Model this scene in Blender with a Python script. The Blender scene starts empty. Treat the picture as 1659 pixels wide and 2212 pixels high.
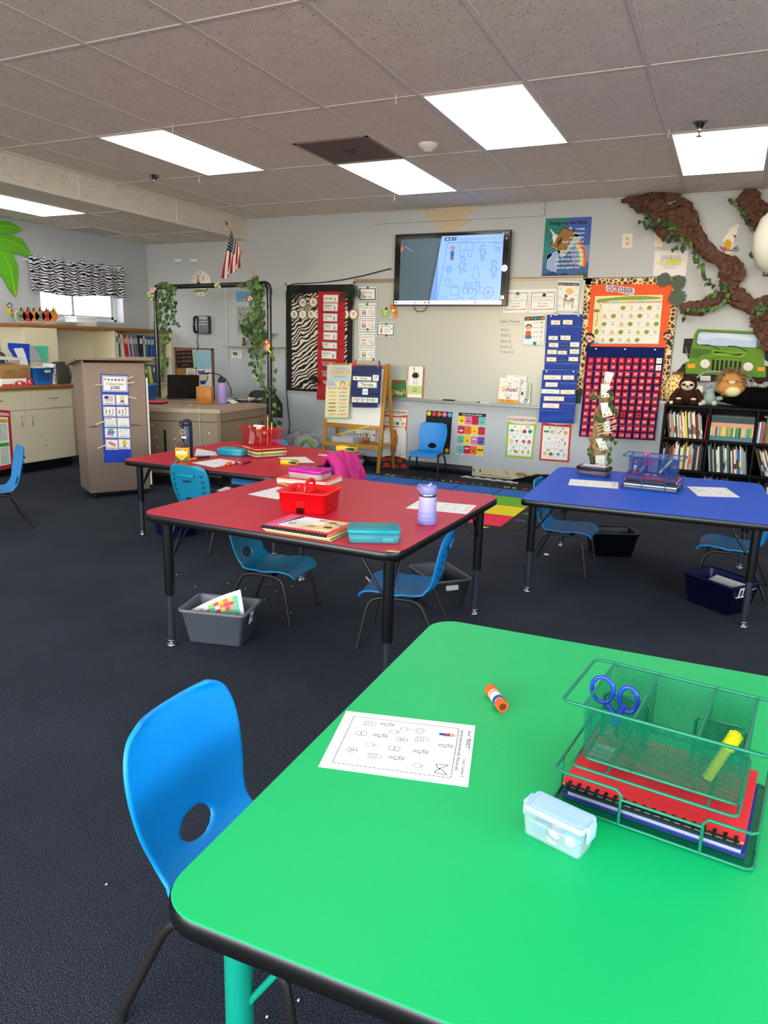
import bpy,math,random
from mathutils import Vector,Matrix
from mathutils.geometry import tessellate_polygon
SC=bpy.context.scene
COL=SC.collection
EYE=Vector((0.0,0.0,1.305))
FPX=1561.97
PITCH,YAW,ROLL=0.2241,-0.4342,0.0269
FWD=Vector((math.sin(YAW)*math.cos(PITCH),math.cos(YAW)*math.cos(PITCH),-math.sin(PITCH)))
_r=Vector((math.cos(YAW),-math.sin(YAW),0.0));_u=_r.cross(FWD)
RGT=_r*math.cos(ROLL)+_u*math.sin(ROLL)
UPV=-_r*math.sin(ROLL)+_u*math.cos(ROLL)
cd=bpy.data.cameras.new('camera');cam=bpy.data.objects.new('camera',cd);COL.objects.link(cam)
cd.sensor_fit='VERTICAL';cd.sensor_height=36.0;cd.lens=FPX*36.0/2212.0
cd.clip_start=0.05;cd.clip_end=200
mw=Matrix.Identity(4)
for i in range(3):
 mw[i][0]=RGT[i];mw[i][1]=UPV[i];mw[i][2]=-FWD[i];mw[i][3]=EYE[i]
cam.matrix_world=mw
SC.camera=cam
SC.view_settings.view_transform='Standard';SC.view_settings.look='None'
SC.view_settings.gamma=1.0;SC.view_settings.use_curve_mapping=False
SC.view_settings.exposure=0.0
SC.cycles.max_bounces=10;SC.cycles.diffuse_bounces=6;SC.cycles.transparent_max_bounces=24
LAMP=5.3          # emission of the fluorescent diffusers
wd=bpy.data.worlds.new('sky');SC.world=wd;wd.use_nodes=True
nt=wd.node_tree;bg=nt.nodes['Background']
sky=nt.nodes.new('ShaderNodeTexSky');sky.sky_type='NISHITA';sky.sun_disc=False
sky.sun_elevation=math.radians(38);sky.sun_rotation=math.radians(200)
nt.links.new(sky.outputs[0],bg.inputs[0]);bg.inputs[1].default_value=1.5
FILL=205.0  # power of the added lamps that lift the ceiling
def fill_light(name,loc,rot,w,h,e):  # area lamp added as fill
 d=bpy.data.lights.new(name,'AREA');d.shape='RECTANGLE';d.size=w;d.size_y=h;d.energy=e;d.color=(1.0,0.98,0.96)
 o=bpy.data.objects.new(name,d);COL.objects.link(o);o.location=loc;o.rotation_euler=rot
fill_light('fill_front',(-1.85,-3.28,1.55),(math.radians(90+46),0,0),7.0,1.4,FILL)  # added lamp behind the camera, tilted up to brighten the ceiling
fill_light('fill_right',(3.08,-.2,1.55),(math.radians(90+46),0,math.radians(90)),4.6,1.4,FILL*.6)  # weaker added lamp beyond the right wall, also tilted up
def ray(px,py):return FWD+RGT*((px-829.5)/FPX)-UPV*((py-1106.0)/FPX)
def onZ(px,py,z=0.0):
 d=ray(px,py);return EYE+d*((z-EYE.z)/d.z)
YW=7.2676        # back wall
XL=-6.70         # window wall
HC=EYE.z+1.3768  # ceiling
HL=2.46          # dropped ceiling left
def onY(px,py,y=YW):
 d=ray(px,py);return EYE+d*(y/d.y)
def onX(px,py,x=XL):
 d=ray(px,py);return EYE+d*(x/d.x)
def lin(c):
 c/=255.0
 return c/12.92 if c<=0.04045 else((c+0.055)/1.055)**2.4
def rgb(h):
 return(lin(int(h[0:2],16)),lin(int(h[2:4],16)),lin(int(h[4:6],16)),1.0)
MATS={}
def M(h,rough=0.6,metal=0.0,trans=0.0,alpha=1.0,emit=0.0,bump=0.0,bscale=200.0,mottle=0.0,mscale=30.0,coat=0.0,spec=0.5):
 k=(h,rough,metal,trans,alpha,emit,bump,bscale,mottle,mscale,coat,spec)
 if k in MATS:return MATS[k]
 m=bpy.data.materials.new('surface_'+h);m.use_nodes=True
 n=m.node_tree;b=n.nodes['Principled BSDF']
 b.inputs['Base Color'].default_value=rgb(h);b.inputs['Roughness'].default_value=rough
 b.inputs['Metallic'].default_value=metal;b.inputs['Specular IOR Level'].default_value=spec
 if trans:b.inputs['Transmission Weight'].default_value=trans;b.inputs['IOR'].default_value=1.3
 if alpha<1:b.inputs['Alpha'].default_value=alpha
 if coat:b.inputs['Coat Weight'].default_value=coat;b.inputs['Coat Roughness'].default_value=0.15
 if emit:b.inputs['Emission Color'].default_value=rgb(h);b.inputs['Emission Strength'].default_value=emit
 if bump or mottle:
  tc=n.nodes.new('ShaderNodeTexCoord')
  if bump:
   no=n.nodes.new('ShaderNodeTexNoise');no.inputs['Scale'].default_value=bscale;no.inputs['Detail'].default_value=3
   bp=n.nodes.new('ShaderNodeBump');bp.inputs['Strength'].default_value=bump;bp.inputs['Distance'].default_value=0.004
   n.links.new(tc.outputs['Object'],no.inputs['Vector']);n.links.new(no.outputs[0],bp.inputs['Height']);n.links.new(bp.outputs[0],b.inputs['Normal'])
  if mottle:
   no=n.nodes.new('ShaderNodeTexNoise');no.inputs['Scale'].default_value=mscale;no.inputs['Detail'].default_value=4
   mx=n.nodes.new('ShaderNodeMix');mx.data_type='RGBA'
   c=rgb(h);mx.inputs['A'].default_value=tuple(x*(1-mottle)for x in c[:3])+(1,);mx.inputs['B'].default_value=tuple(min(1,x*(1+mottle))for x in c[:3])+(1,)
   n.links.new(tc.outputs['Object'],no.inputs['Vector']);n.links.new(no.outputs[0],mx.inputs['Factor']);n.links.new(mx.outputs['Result'],b.inputs['Base Color'])
 MATS[k]=m
 return m
def nodemat(name):
 m=bpy.data.materials.new(name);m.use_nodes=True
 return m,m.node_tree,m.node_tree.nodes['Principled BSDF']
def ramp(n,stops,interp='LINEAR'):
 r=n.nodes.new('ShaderNodeValToRGB');e=r.color_ramp;e.interpolation=interp
 while len(e.elements)<len(stops):e.elements.new(0.5)
 for el,(p,c)in zip(e.elements,stops):el.position=p;el.color=c if not isinstance(c,str)else rgb(c)
 return r
def P(h,r=0.75):return M(h,r)
GLY={}
def _glyphs():
 s="ABCDEFGHIJKLMNOPQRSTUVWXYZabcdefghijklmnopqrstuvwxyz0123456789.,:?!&'-|/"
 def conv(t,off):
  c=bpy.data.curves.new('t','FONT');c.body=t;c.resolution_u=2;c.offset=off;c.size=1.0
  o=bpy.data.objects.new('t',c);COL.objects.link(o)
  dg=bpy.context.evaluated_depsgraph_get();me=bpy.data.meshes.new_from_object(o.evaluated_get(dg))
  vs=[(v.co.x,v.co.y)for v in me.vertices];fs=[tuple(p.vertices)for p in me.polygons]
  bpy.data.objects.remove(o);bpy.data.meshes.remove(me);bpy.data.curves.remove(c)
  return vs,fs
 bar=max(v[0]for v in conv('|',0)[0])
 for ch in s:
  adv=max(v[0]for v in conv(ch+'|',0)[0])-bar
  for b,off in((0,0.0),(1,0.025)):
   vs,fs=conv(ch,off);GLY[(ch,b)]=(vs,fs,adv+0.03*b)
_glyphs()
def text_w(t,b=0):return sum(GLY[(c,b)][2]if c!=' ' else 0.3 for c in t)
def rotz(a):return Matrix.Rotation(a,4,'Z')
def rotx(a):return Matrix.Rotation(a,4,'X')
def roty(a):return Matrix.Rotation(a,4,'Y')
def tr(x,y=None,z=None):
 return Matrix.Translation(x if y is None else(x,y,z))
def frame(o,x,y,z):
 m=Matrix.Identity(4)
 for i in range(3):m[i][0]=x[i];m[i][1]=y[i];m[i][2]=z[i];m[i][3]=o[i]
 return m
class MB:
 def __init__(s):s.v=[];s.f=[];s.fm=[];s.sm=[];s.mats=[];s.T=Matrix.Identity(4)
 def mi(s,m):
  if m not in s.mats:s.mats.append(m)
  return s.mats.index(m)
 def add(s,vs,fs,m,smooth=False,T=None):
  T=s.T if T is None else s.T@T
  o=len(s.v);s.v+=[T@Vector(q)for q in vs];k=s.mi(m)
  for q in fs:s.f.append(tuple(i+o for i in q));s.fm.append(k);s.sm.append(smooth)
 def box(s,x0,x1,y0,y1,z0,z1,m,T=None):
  vs=[(x,y,z)for z in(z0,z1)for y in(y0,y1)for x in(x0,x1)]
  s.add(vs,[(0,2,3,1),(4,5,7,6),(0,1,5,4),(2,6,7,3),(0,4,6,2),(1,3,7,5)],m,False,T)
 def loops(s,rings,m,smooth=True,cap0=True,cap1=True,closed=True,T=None):
  n=len(rings[0]);vs=[p for r in rings for p in r];fs=[]
  for i in range(len(rings)-1):
   for j in range(n if closed else n-1):
    k=(j+1)%n;fs.append((i*n+j,i*n+k,(i+1)*n+k,(i+1)*n+j))
  s.add(vs,fs,m,smooth,T)
  if cap0:s.add(rings[0],[tuple(range(n-1,-1,-1))],m,False,T)
  if cap1:s.add(rings[-1],[tuple(range(n))],m,False,T)
 def rbox(s,x0,x1,y0,y1,z0,z1,m,r=0.01,b=0.002,T=None,taper=0.0,n=4):
  r=min(r,(x1-x0)/2-1e-4,(y1-y0)/2-1e-4);b=min(b,(z1-z0)/2-1e-4,r*0.9)
  rings=[]
  for z,ins in((z0,b),(z0+b,0),(z1-b,0),(z1,b)):
   t=taper*(1-(z-z0)/(z1-z0))
   rings.append([(x,y,z)for x,y in rrect(x0+t,x1-t,y0+t,y1-t,r,n,ins)])
  s.loops(rings,m,True,True,True,True,T)
 def prism(s,pts,z0,z1,m,T=None,smooth=False):
  n=len(pts);s.loops([[(x,y,z0)for x,y in pts],[(x,y,z1)for x,y in pts]],m,smooth,False,False,True,T)
  tri=tessellate_polygon([[Vector((x,y,0))for x,y in pts]])
  s.add([(x,y,z1)for x,y in pts],[tuple(t)for t in tri],m,False,T)
  s.add([(x,y,z0)for x,y in pts],[tuple(reversed(t))for t in tri],m,False,T)
 def tube(s,path,r,m,n=8,closed=False,T=None,r1=None,flat=1.0):
  P_=[Vector(p)for p in path];N=len(P_);rings=[];up=None
  for i,p in enumerate(P_):
   if closed:t=(P_[(i+1)%N]-P_[i-1])
   else:t=P_[min(i+1,N-1)]-P_[max(i-1,0)]
   t.normalize()
   if up is None:
    up=Vector((0,0,1))if abs(t.z)<0.9 else Vector((1,0,0))
   x=up.cross(t);x.normalize();y=t.cross(x);up=y
   rr=r if r1 is None else r+(r1-r)*i/(N-1)
   rings.append([p+x*(rr*math.cos(2*math.pi*k/n))+y*(rr*flat*math.sin(2*math.pi*k/n))for k in range(n)])
  if closed:rings.append(rings[0])
  s.loops(rings,m,True,not closed,not closed,True,T)
 def lathe(s,prof,m,n=20,T=None,cap0=False,cap1=False,smooth=True):
  rings=[[(r*math.cos(2*math.pi*k/n),r*math.sin(2*math.pi*k/n),z)for k in range(n)]for r,z in prof]
  s.loops(rings,m,smooth,cap0,cap1,True,T)
 def ball(s,c,rx,ry,rz,m,n=14,T=None,k=8):
  c=Vector(c);pr=[]
  for i in range(k+1):
   a=-math.pi/2+math.pi*i/k
   pr.append([(c.x+rx*math.cos(a)*math.cos(2*math.pi*j/n),c.y+ry*math.cos(a)*math.sin(2*math.pi*j/n),c.z+rz*math.sin(a))for j in range(n)])
  s.loops(pr,m,True,False,False,True,T)
 def grid(s,fn,nu,nv,m,smooth=True,T=None):
  vs=[fn(i/nu,j/nv)for j in range(nv+1)for i in range(nu+1)]
  fs=[(j*(nu+1)+i,j*(nu+1)+i+1,(j+1)*(nu+1)+i+1,(j+1)*(nu+1)+i)for j in range(nv)for i in range(nu)]
  s.add(vs,fs,m,smooth,T)
 def build(s,name,parent=None,label=None,cat=None,group=None,kind=None):
  me=bpy.data.meshes.new(name);me.from_pydata([tuple(v)for v in s.v],[],s.f)
  for m in s.mats:me.materials.append(m)
  me.polygons.foreach_set('material_index',s.fm);me.polygons.foreach_set('use_smooth',s.sm)
  me.update()
  o=bpy.data.objects.new(name,me);COL.objects.link(o)
  if parent:o.parent=parent
  return tag(o,label,cat,group,kind)
def rrect(x0,x1,y0,y1,r,n=4,ins=0.0):
 x0+=ins;x1-=ins;y0+=ins;y1-=ins;r=max(r-ins,1e-4);pts=[]
 for cx,cy,a0 in((x1-r,y1-r,0),(x0+r,y1-r,90),(x0+r,y0+r,180),(x1-r,y0+r,270)):
  for k in range(n+1):
   a=math.radians(a0+90*k/n);pts.append((cx+r*math.cos(a),cy+r*math.sin(a)))
 return pts
def tag(o,label=None,cat=None,group=None,kind=None):
 if label:o['label']=label
 if cat:o['category']=cat
 if group:o['group']=group
 if kind:o['kind']=kind
 return o
def empty(name,loc=(0,0,0),rz=0.0,label=None,cat=None,group=None):
 o=bpy.data.objects.new(name,None);COL.objects.link(o);o.location=loc;o.rotation_euler=(0,0,rz)
 o.empty_display_size=0.05
 return tag(o,label,cat,group)
def copy_tree(o,parent=None):
 c=o.copy();COL.objects.link(c);c.parent=parent
 for ch in list(o.children):copy_tree(ch,c)
 return c
def struct(mb,name,parent=None):
 return mb.build(name,parent,kind='structure')
class Art:
 """picture coordinates 0..w, 0..h with y down, mapped on the quad TL,TR,BR,BL; layers are lifted a hair along the normal"""
 def __init__(s,mb,TL,TR,BR,BL,w,h,thick=0.0012,base=None,n=None,eps=0.0003):
  s.mb=mb;s.q=[Vector(p)for p in(TL,TR,BR,BL)];s.w=w;s.h=h;s.l=1;s.eps=eps
  s.n=Vector(n)if n is not None else(s.q[1]-s.q[0]).cross(s.q[0]-s.q[3]).normalized()
  s.k=((s.q[1]-s.q[0]).length/w)/((s.q[3]-s.q[0]).length/h)
  if base is not None:
   a=[p for p in s.q];b=[p-s.n*thick for p in s.q]
   mb.add(a+b,[(3,2,1,0),(4,5,6,7),(0,1,5,4),(1,2,6,5),(2,3,7,6),(3,0,4,7)],base)
 def p(s,x,y):
  u=x/s.w;v=y/s.h;a,b,c,d=s.q
  return(a*(1-u)+b*u)*(1-v)+(d*(1-u)+c*u)*v+s.n*(s.eps*s.l)
 def up(s,k=1):s.l+=k;return s
 def face(s,pts,m):
  s.mb.add([s.p(*q)for q in pts],[tuple(range(len(pts)-1,-1,-1))],m)
 def rect(s,x0,y0,x1,y1,m):s.face([(x0,y0),(x1,y0),(x1,y1),(x0,y1)],m)
 def frame(s,x0,y0,x1,y1,t,m):
  s.rect(x0,y0,x1,y0+t,m);s.rect(x0,y1-t,x1,y1,m);s.rect(x0,y0+t,x0+t*1,y1-t,m);s.rect(x1-t,y0+t,x1,y1-t,m)
 def ell(s,x,y,rx,ry,m,n=16,a0=0,a1=360,rot=0):
  c,q=math.cos(rot),math.sin(rot);pts=[]
  for i in range(n if a1-a0>=360 else n+1):
   a=math.radians(a0+(a1-a0)*i/n);dx=rx*math.cos(a);dy=ry*math.sin(a);pts.append((x+dx*c-dy*q,y+dx*q+dy*c))
  s.face(pts,m)
 def poly(s,pts,m):
  tri=tessellate_polygon([[Vector((x,y,0))for x,y in pts]])
  s.mb.add([s.p(*q)for q in pts],[tuple(t)for t in tri],m)
 def line(s,pts,t,m,closed=False):
  if closed:pts=list(pts)+[pts[0]]
  for(x0,y0),(x1,y1)in zip(pts,pts[1:]):
   dx,dy=x1-x0,y1-y0;L=math.hypot(dx,dy)or 1e-6;nx,ny=-dy/L*t/2,dx/L*t/2;ex,ey=dx/L*t*.3,dy/L*t*.3
   s.face([(x0-ex+nx,y0-ey+ny),(x1+ex+nx,y1+ey+ny),(x1+ex-nx,y1+ey-ny),(x0-ex-nx,y0-ey-ny)],m)
 def arc(s,x,y,rx,ry,t,m,a0=0,a1=360,n=14,rot=0):
  c,q=math.cos(rot),math.sin(rot);pts=[]
  for i in range(n+1):
   a=math.radians(a0+(a1-a0)*i/n);dx=rx*math.cos(a);dy=ry*math.sin(a);pts.append((x+dx*c-dy*q,y+dx*q+dy*c))
  s.line(pts,t,m)
 def dash(s,x0,y0,x1,y1,t,m,k=12):
  for i in range(k):
   a,b=(i+.15)/k,(i+.75)/k
   s.line([(x0+(x1-x0)*a,y0+(y1-y0)*a),(x0+(x1-x0)*b,y0+(y1-y0)*b)],t,m)
 def text(s,t,x,y,h,m,al='c',bold=1,maxw=None,rot=0.0,cols=None):
  """x,y = baseline anchor; h = capital height"""
  k=h/0.7;w=text_w(t,bold)*k/s.k;sx=1.0
  if maxw and w>maxw:sx=maxw/w;w=maxw
  cx={'l':0,'c':-w/2,'r':-w}[al];c,q=math.cos(rot),math.sin(rot)
  i=0
  for ch in t:
   if ch==' ':cx+=0.3*k*sx/s.k;continue
   vs,fs,adv=GLY[(ch,bold)]
   mm=cols[i%len(cols)]if cols else m;i+=1
   pts=[]
   for vx,vy in vs:
    dx=cx+vx*k*sx/s.k;dy=-vy*k;pts.append(s.p(x+dx*c-dy*q,y+dx*q+dy*c))
   s.mb.add(pts,fs,mm)
   cx+=adv*k*sx/s.k
 def scrib(s,x0,x1,y,t,m,seed=0,gap=0.18):
  """a line of tiny print too small to read"""
  R=random.Random(seed+int(x0*7+y*13));x=x0
  while x<x1:
   L=min(R.uniform(t*1.5,t*5),x1-x)
   s.rect(x,y-t/2,x+L,y+t/2,m);x+=L+t*R.uniform(.6,1.2)
 def kid(s,x,y,h,hair='5a3a20',shirt='3a6fc0',legs='3a4a6a',skin='e8b48c',dress=False):
  """small printed child, x,y = feet centre, h = height"""
  u=h/10;sk=P(skin)
  s.rect(x-1.1*u,y-3.4*u,x-.2*u,y,P(legs));s.rect(x+.2*u,y-3.4*u,x+1.1*u,y,P(legs))
  s.poly([(x-1.3*u,y-6.4*u),(x+1.3*u,y-6.4*u),(x+(1.9 if dress else 1.3)*u,y-3*u),(x-(1.9 if dress else 1.3)*u,y-3*u)],P(shirt))
  s.line([(x-1.2*u,y-6*u),(x-2.2*u,y-4*u)],.6*u,sk);s.line([(x+1.2*u,y-6*u),(x+2.2*u,y-4*u)],.6*u,sk)
  s.up();s.ell(x,y-8.3*u,1.9*u,1.8*u,P(hair),12);s.up();s.ell(x,y-7.9*u,1.5*u,1.45*u,sk,12)
  s.up();s.ell(x-.5*u,y-8*u,.2*u,.25*u,P('201810'),6);s.ell(x+.5*u,y-8*u,.2*u,.25*u,P('201810'),6);s.l-=3
 def kidline(s,x,y,h,t,m,pose=0,rot=0.0):
  """outline drawing of a child; y = feet"""
  u=h/10;c,q=math.cos(rot),math.sin(rot)
  def W(pts):return[(x+(a*c-b*q)*u,y-h/2+(a*q+b*c)*u)for a,b in pts]
  s.line(W([(1.7*math.cos(i*.45),-3.2+1.6*math.sin(i*.45))for i in range(14)]),t,m,True)
  s.line(W([(-1.6,-3.6),(-.6,-4.4),(.6,-3.9),(1.6,-3.4)]),t,m)
  s.line(W([(-1.1,-1.5),(-1.5,1.6),(1.5,1.6),(1.1,-1.5)]),t,m)
  e=(-3,-2.4)if pose==1 else(-2.6,.6)
  s.line(W([(-1.1,-1.1),(e[0],e[1]),(e[0]+.5,e[1]+.5),(-1.1,-.2)]),t,m)
  e=(2.6,.6)if pose!=2 else(3.2,-.6)
  s.line(W([(1.1,-1.1),(e[0],e[1]),(e[0]-.5,e[1]+.5),(1.1,-.2)]),t,m)
  l2=(3,3.6)if pose==2 else(1.2,4.8)
  s.line(W([(-1,1.6),(-1.2,4.8),(-.2,4.8),(0,2),(l2[0]-1,l2[1]),l2,(1.3,1.6)]),t,m)
  s.line(W([(-.5,-3),(-.4,-2.9)]),t*1.3,m);s.line(W([(.5,-3),(.6,-2.9)]),t*1.3,m);s.line(W([(-.5,-2.4),(0,-2.2),(.5,-2.4)]),t,m)
def sheet(name,corners,w,h,base,label,cat,group=None,plane='Y',at=None,lift=0.002,thick=0.0012):
 """a flat sheet whose four corners (TL,TR,BR,BL, photo pixels) lie on a wall or table plane"""
 fn={'Y':onY,'Z':onZ,'X':onX}[plane];at={'Y':YW,'X':XL}.get(plane,0)if at is None else at
 n={'Y':Vector((0,-1,0)),'Z':Vector((0,0,1)),'X':Vector((1,0,0))}[plane]
 q=[fn(px,py,at)+n*(lift+thick)for px,py in corners]
 mb=MB();a=Art(mb,*q,w,h,thick,base,n)
 a.done=lambda parent=None:mb.build(name,parent,label,cat,group)
 return a
INK=P('1c1c20');WH=P('f2f2ee');GREY=P('8a8a88')
XR,YF=3.0,-3.2
X0G,Y0G=-2.3667,2.8774       # ceiling grid origin
def gx(j):return X0G+0.6096*j
def gy(k):return Y0G+1.2192*k
mcar,n,b=nodemat('navy_carpet')
tc=n.nodes.new('ShaderNodeTexCoord');no=n.nodes.new('ShaderNodeTexNoise');no.inputs['Scale'].default_value=380;no.inputs['Detail'].default_value=2
r_=ramp(n,[(0.3,'0e1118'),(0.5,'20252f'),(0.72,'626b7a')])
n2=n.nodes.new('ShaderNodeTexNoise');n2.inputs['Scale'].default_value=2.2;n2.inputs['Detail'].default_value=5
mx=n.nodes.new('ShaderNodeMix');mx.data_type='RGBA';mx.blend_type='MULTIPLY';mx.inputs['Factor'].default_value=1
r2=ramp(n,[(0.3,(.8,.8,.8,1)),(0.7,(1.15,1.15,1.15,1))])
bp=n.nodes.new('ShaderNodeBump');bp.inputs['Strength'].default_value=0.8;bp.inputs['Distance'].default_value=0.004
L=n.links.new
L(tc.outputs['Object'],no.inputs['Vector']);L(tc.outputs['Object'],n2.inputs['Vector']);L(no.outputs[0],r_.inputs[0]);L(n2.outputs[0],r2.inputs[0])
L(r_.outputs[0],mx.inputs['A']);L(r2.outputs[0],mx.inputs['B']);L(mx.outputs['Result'],b.inputs['Base Color']);L(no.outputs[0],bp.inputs['Height']);L(bp.outputs[0],b.inputs['Normal'])
b.inputs['Roughness'].default_value=0.95;b.inputs['Specular IOR Level'].default_value=0.2
def wallmat(name,h):
 m,n,b=nodemat(name);tc=n.nodes.new('ShaderNodeTexCoord')
 no=n.nodes.new('ShaderNodeTexNoise');no.inputs['Scale'].default_value=55;no.inputs['Detail'].default_value=3
 bp=n.nodes.new('ShaderNodeBump');bp.inputs['Strength'].default_value=0.35;bp.inputs['Distance'].default_value=0.004
 n.links.new(tc.outputs['Object'],no.inputs['Vector']);n.links.new(no.outputs[0],bp.inputs['Height']);n.links.new(bp.outputs[0],b.inputs['Normal'])
 b.inputs['Base Color'].default_value=rgb(h);b.inputs['Roughness'].default_value=0.55
 return m
mwall=wallmat('painted_wall','b9bfc3')
def tilemat(name,base,dark):
 m,n,b=nodemat(name);tc=n.nodes.new('ShaderNodeTexCoord');L=n.links.new
 no=n.nodes.new('ShaderNodeTexNoise');no.inputs['Scale'].default_value=75;no.inputs['Detail'].default_value=3;no.inputs['Roughness'].default_value=.6
 r=ramp(n,[(0.0,dark),(0.335,dark),(0.375,base),(1.0,base)])
 n3=n.nodes.new('ShaderNodeTexNoise');n3.inputs['Scale'].default_value=9
 r3=ramp(n,[(0.35,(.93,.93,.93,1)),(0.65,(1,1,1,1))])
 mx=n.nodes.new('ShaderNodeMix');mx.data_type='RGBA';mx.blend_type='MULTIPLY';mx.inputs['Factor'].default_value=1
 bp=n.nodes.new('ShaderNodeBump');bp.inputs['Strength'].default_value=0.5;bp.inputs['Distance'].default_value=0.004
 L(tc.outputs['Object'],no.inputs['Vector']);L(tc.outputs['Object'],n3.inputs['Vector']);L(no.outputs[0],r.inputs[0]);L(n3.outputs[0],r3.inputs[0])
 L(r.outputs[0],mx.inputs['A']);L(r3.outputs[0],mx.inputs['B']);L(mx.outputs['Result'],b.inputs['Base Color'])
 L(no.outputs[0],bp.inputs['Height']);L(bp.outputs[0],b.inputs['Normal']);b.inputs['Roughness'].default_value=0.9
 return m
mtile=tilemat('acoustic_tile','efe6da','7d7064');mtile2=tilemat('acoustic_tile_beam','e0d8c8','8b7d6a')
mbar=M('d9d4cd',0.45)
mb=MB();mb.box(XL-.2,XR+.1,YF-.1,YW+.1,-0.1,0,mcar);struct(mb,'floor')
mb=MB();mb.box(-5.19,XR,YF,YW,HC,HC+.1,mtile);mb.box(XL,-5.21,YF,YW,HL,HL+.1,mtile2);struct(mb,'ceiling')
mb=MB();mb.box(-5.22,-5.19,YF,YW,HL,HC,mtile2)
mb.box(-5.225,-5.18,YF,YW,HL-.004,HL+.02,mbar);mb.box(-5.19,-5.165,YF,YW,HC-.012,HC,mbar)
for y in(6.95,6.08,4.86,3.64,2.42):mb.box(-5.19,-5.183,y-.008,y+.008,HL,HC,mbar)
struct(mb,'trim_1')
mb=MB()
for j in range(-4,9):
 x=gx(j);mb.box(x-.012,x+.012,YF,YW,HC-.004,HC+.005,mbar)
for k in range(-5,4):
 y=gy(k);mb.box(-5.17,XR,y-.010,y+.010,HC-.0035,HC+.005,mbar)
for x in(-5.63,-6.24):mb.box(x-.011,x+.011,YF,YW,HL-.004,HL+.005,mbar)
for y in(6.58,5.37,4.15,2.93,1.71):mb.box(XL,-5.22,y-.01,y+.01,HL-.0035,HL+.005,mbar)
mb.box(-5.17,XR,YW-.02,YW,HC-.006,HC,mbar)
struct(mb,'trim_2')
def wallwin(mb,ax,a0,a1,b0,b1,w0,w1,z0=.85,z1=2.35):
 for(p,q,lo,hi)in((b0,w0,0,HC+.1),(w1,b1,0,HC+.1),(w0,w1,0,z0),(w0,w1,z1,HC+.1)):
  if ax=='X':mb.box(a0,a1,p,q,lo,hi,mwall)
  else:mb.box(p,q,a0,a1,lo,hi,mwall)
def winframe(mb,ax,a0,a1,w0,w1,z0=.85,z1=2.35):
 m=M('d9dbdc',.4);n=5
 for i in range(n+1):
  c=w0+(w1-w0)*i/n;lo,hi=max(w0,c-.03),min(w1,c+.03)
  if ax=='X':mb.box(a0,a1,lo,hi,z0,z1,m)
  else:mb.box(lo,hi,a0,a1,z0,z1,m)
 for(lo,hi)in((z0,z0+.05),(z1-.05,z1)):
  if ax=='X':mb.box(a0,a1,w0,w1,lo,hi,m)
  else:mb.box(w0,w1,a0,a1,lo,hi,m)
mb=MB();mb.box(XL-.2,XR+.1,YW,YW+.15,0,HC+.1,mwall)
mb.box(-3.589,-1.772,YW-.022,YW,2.56,2.672,mwall)
struct(mb,'wall_back')
mb=MB();tanm=P('c9b899',);a=Art(mb,(-3.0,YW-.024,2.69),(-2.4,YW-.024,2.69),(-2.4,YW-.024,2.4),(-3.0,YW-.024,2.4),60,29,n=(0,-1,0),eps=.0004)
a.poly([(3,2),(48,1),(53,5),(40,12.5),(8,12.8),(1,8)],tanm)
a2=Art(mb,(-3.0,YW,2.69),(-2.4,YW,2.69),(-2.4,YW,2.4),(-3.0,YW,2.4),60,29,n=(0,-1,0),eps=.0006)
a2.poly([(12,13),(50,13),(44,19),(34,20),(28,28),(22,28),(18,22),(16,17)],tanm)
struct(mb,'trim_3')
WY0,WY1,WZ0,WZ1=5.655,6.83,1.50,2.13
mb=MB()
mb.box(XL-.2,XL,YF,WY0,0,HC+.1,mwall);mb.box(XL-.2,XL,WY1,YW+.15,0,HC+.1,mwall)
mb.box(XL-.2,XL,WY0,WY1,0,WZ0,mwall);mb.box(XL-.2,XL,WY0,WY1,WZ1,HC+.1,mwall)
struct(mb,'wall_left')
mb=MB();wallwin(mb,'X',XR,XR+.1,YF,YW+.1,-2.6,2.2);struct(mb,'wall_right')  # opening invented to let the added right lamp in
mb=MB();wallwin(mb,'Y',YF-.1,YF,XL-.2,XR+.1,-5.5,1.8);struct(mb,'wall_front')  # opening invented to let the added front lamp in
for nm_,q in(('added_window_front',('Y',YF-.06,YF-.02,-5.5,1.8)),('added_window_right',('X',XR+.02,XR+.06,-2.6,2.2))):mb=MB();winframe(mb,*q);struct(mb,nm_)  # invented, unseen windows framing the openings for the added fill lamps
mbase=M('10141f',0.4)
mb=MB()
mb.rbox(-6.0,-2.352,YW-.012,YW,0,.10,mbase,r=.004,b=.002)
mb.rbox(-1.36,XR,YW-.012,YW,0,.10,mbase,r=.004,b=.002)
struct(mb,'baseboard_back')
mplas=M('cfc4a8',.9,bump=.6,bscale=60,mottle=.18,mscale=35);mtan=M('9d8461',.9)
mb=MB();a=Art(mb,(-2.35,YW-.001,.105),(-1.38,YW-.001,.105),(-1.38,YW-.001,0),(-2.35,YW-.001,0),97,10.5,n=(0,-1,0),eps=.0005)
R=random.Random(5)
top=[(x,.2+R.uniform(0,.9))for x in range(0,98,4)];a.poly(top+[(97,10.4),(0,10.4)],mplas)
a.up()
for(x,y,s)in((52,4,5),(60,6,5),(70,4,6),(78,3,5),(86,4,4)):
 a.poly([(x+s*math.cos(t*.9)*R.uniform(.6,1.3),y+s*.5*math.sin(t*.9)*R.uniform(.6,1.2))for t in range(7)],mtan)
a.up()
for x in(1,8,56,70):a.rect(x,3,x+1.4,6.2,P('3a342c'))
a.line([(10,9),(20,7.5),(30,9.5),(42,8.4)],.5,P('6d6a4a'));a.poly([(33,1.5),(37,1.2),(41,6.2),(38,6.8)],P('b9a878'))
struct(mb,'trim_4')
mb=MB();prof=[]
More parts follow.
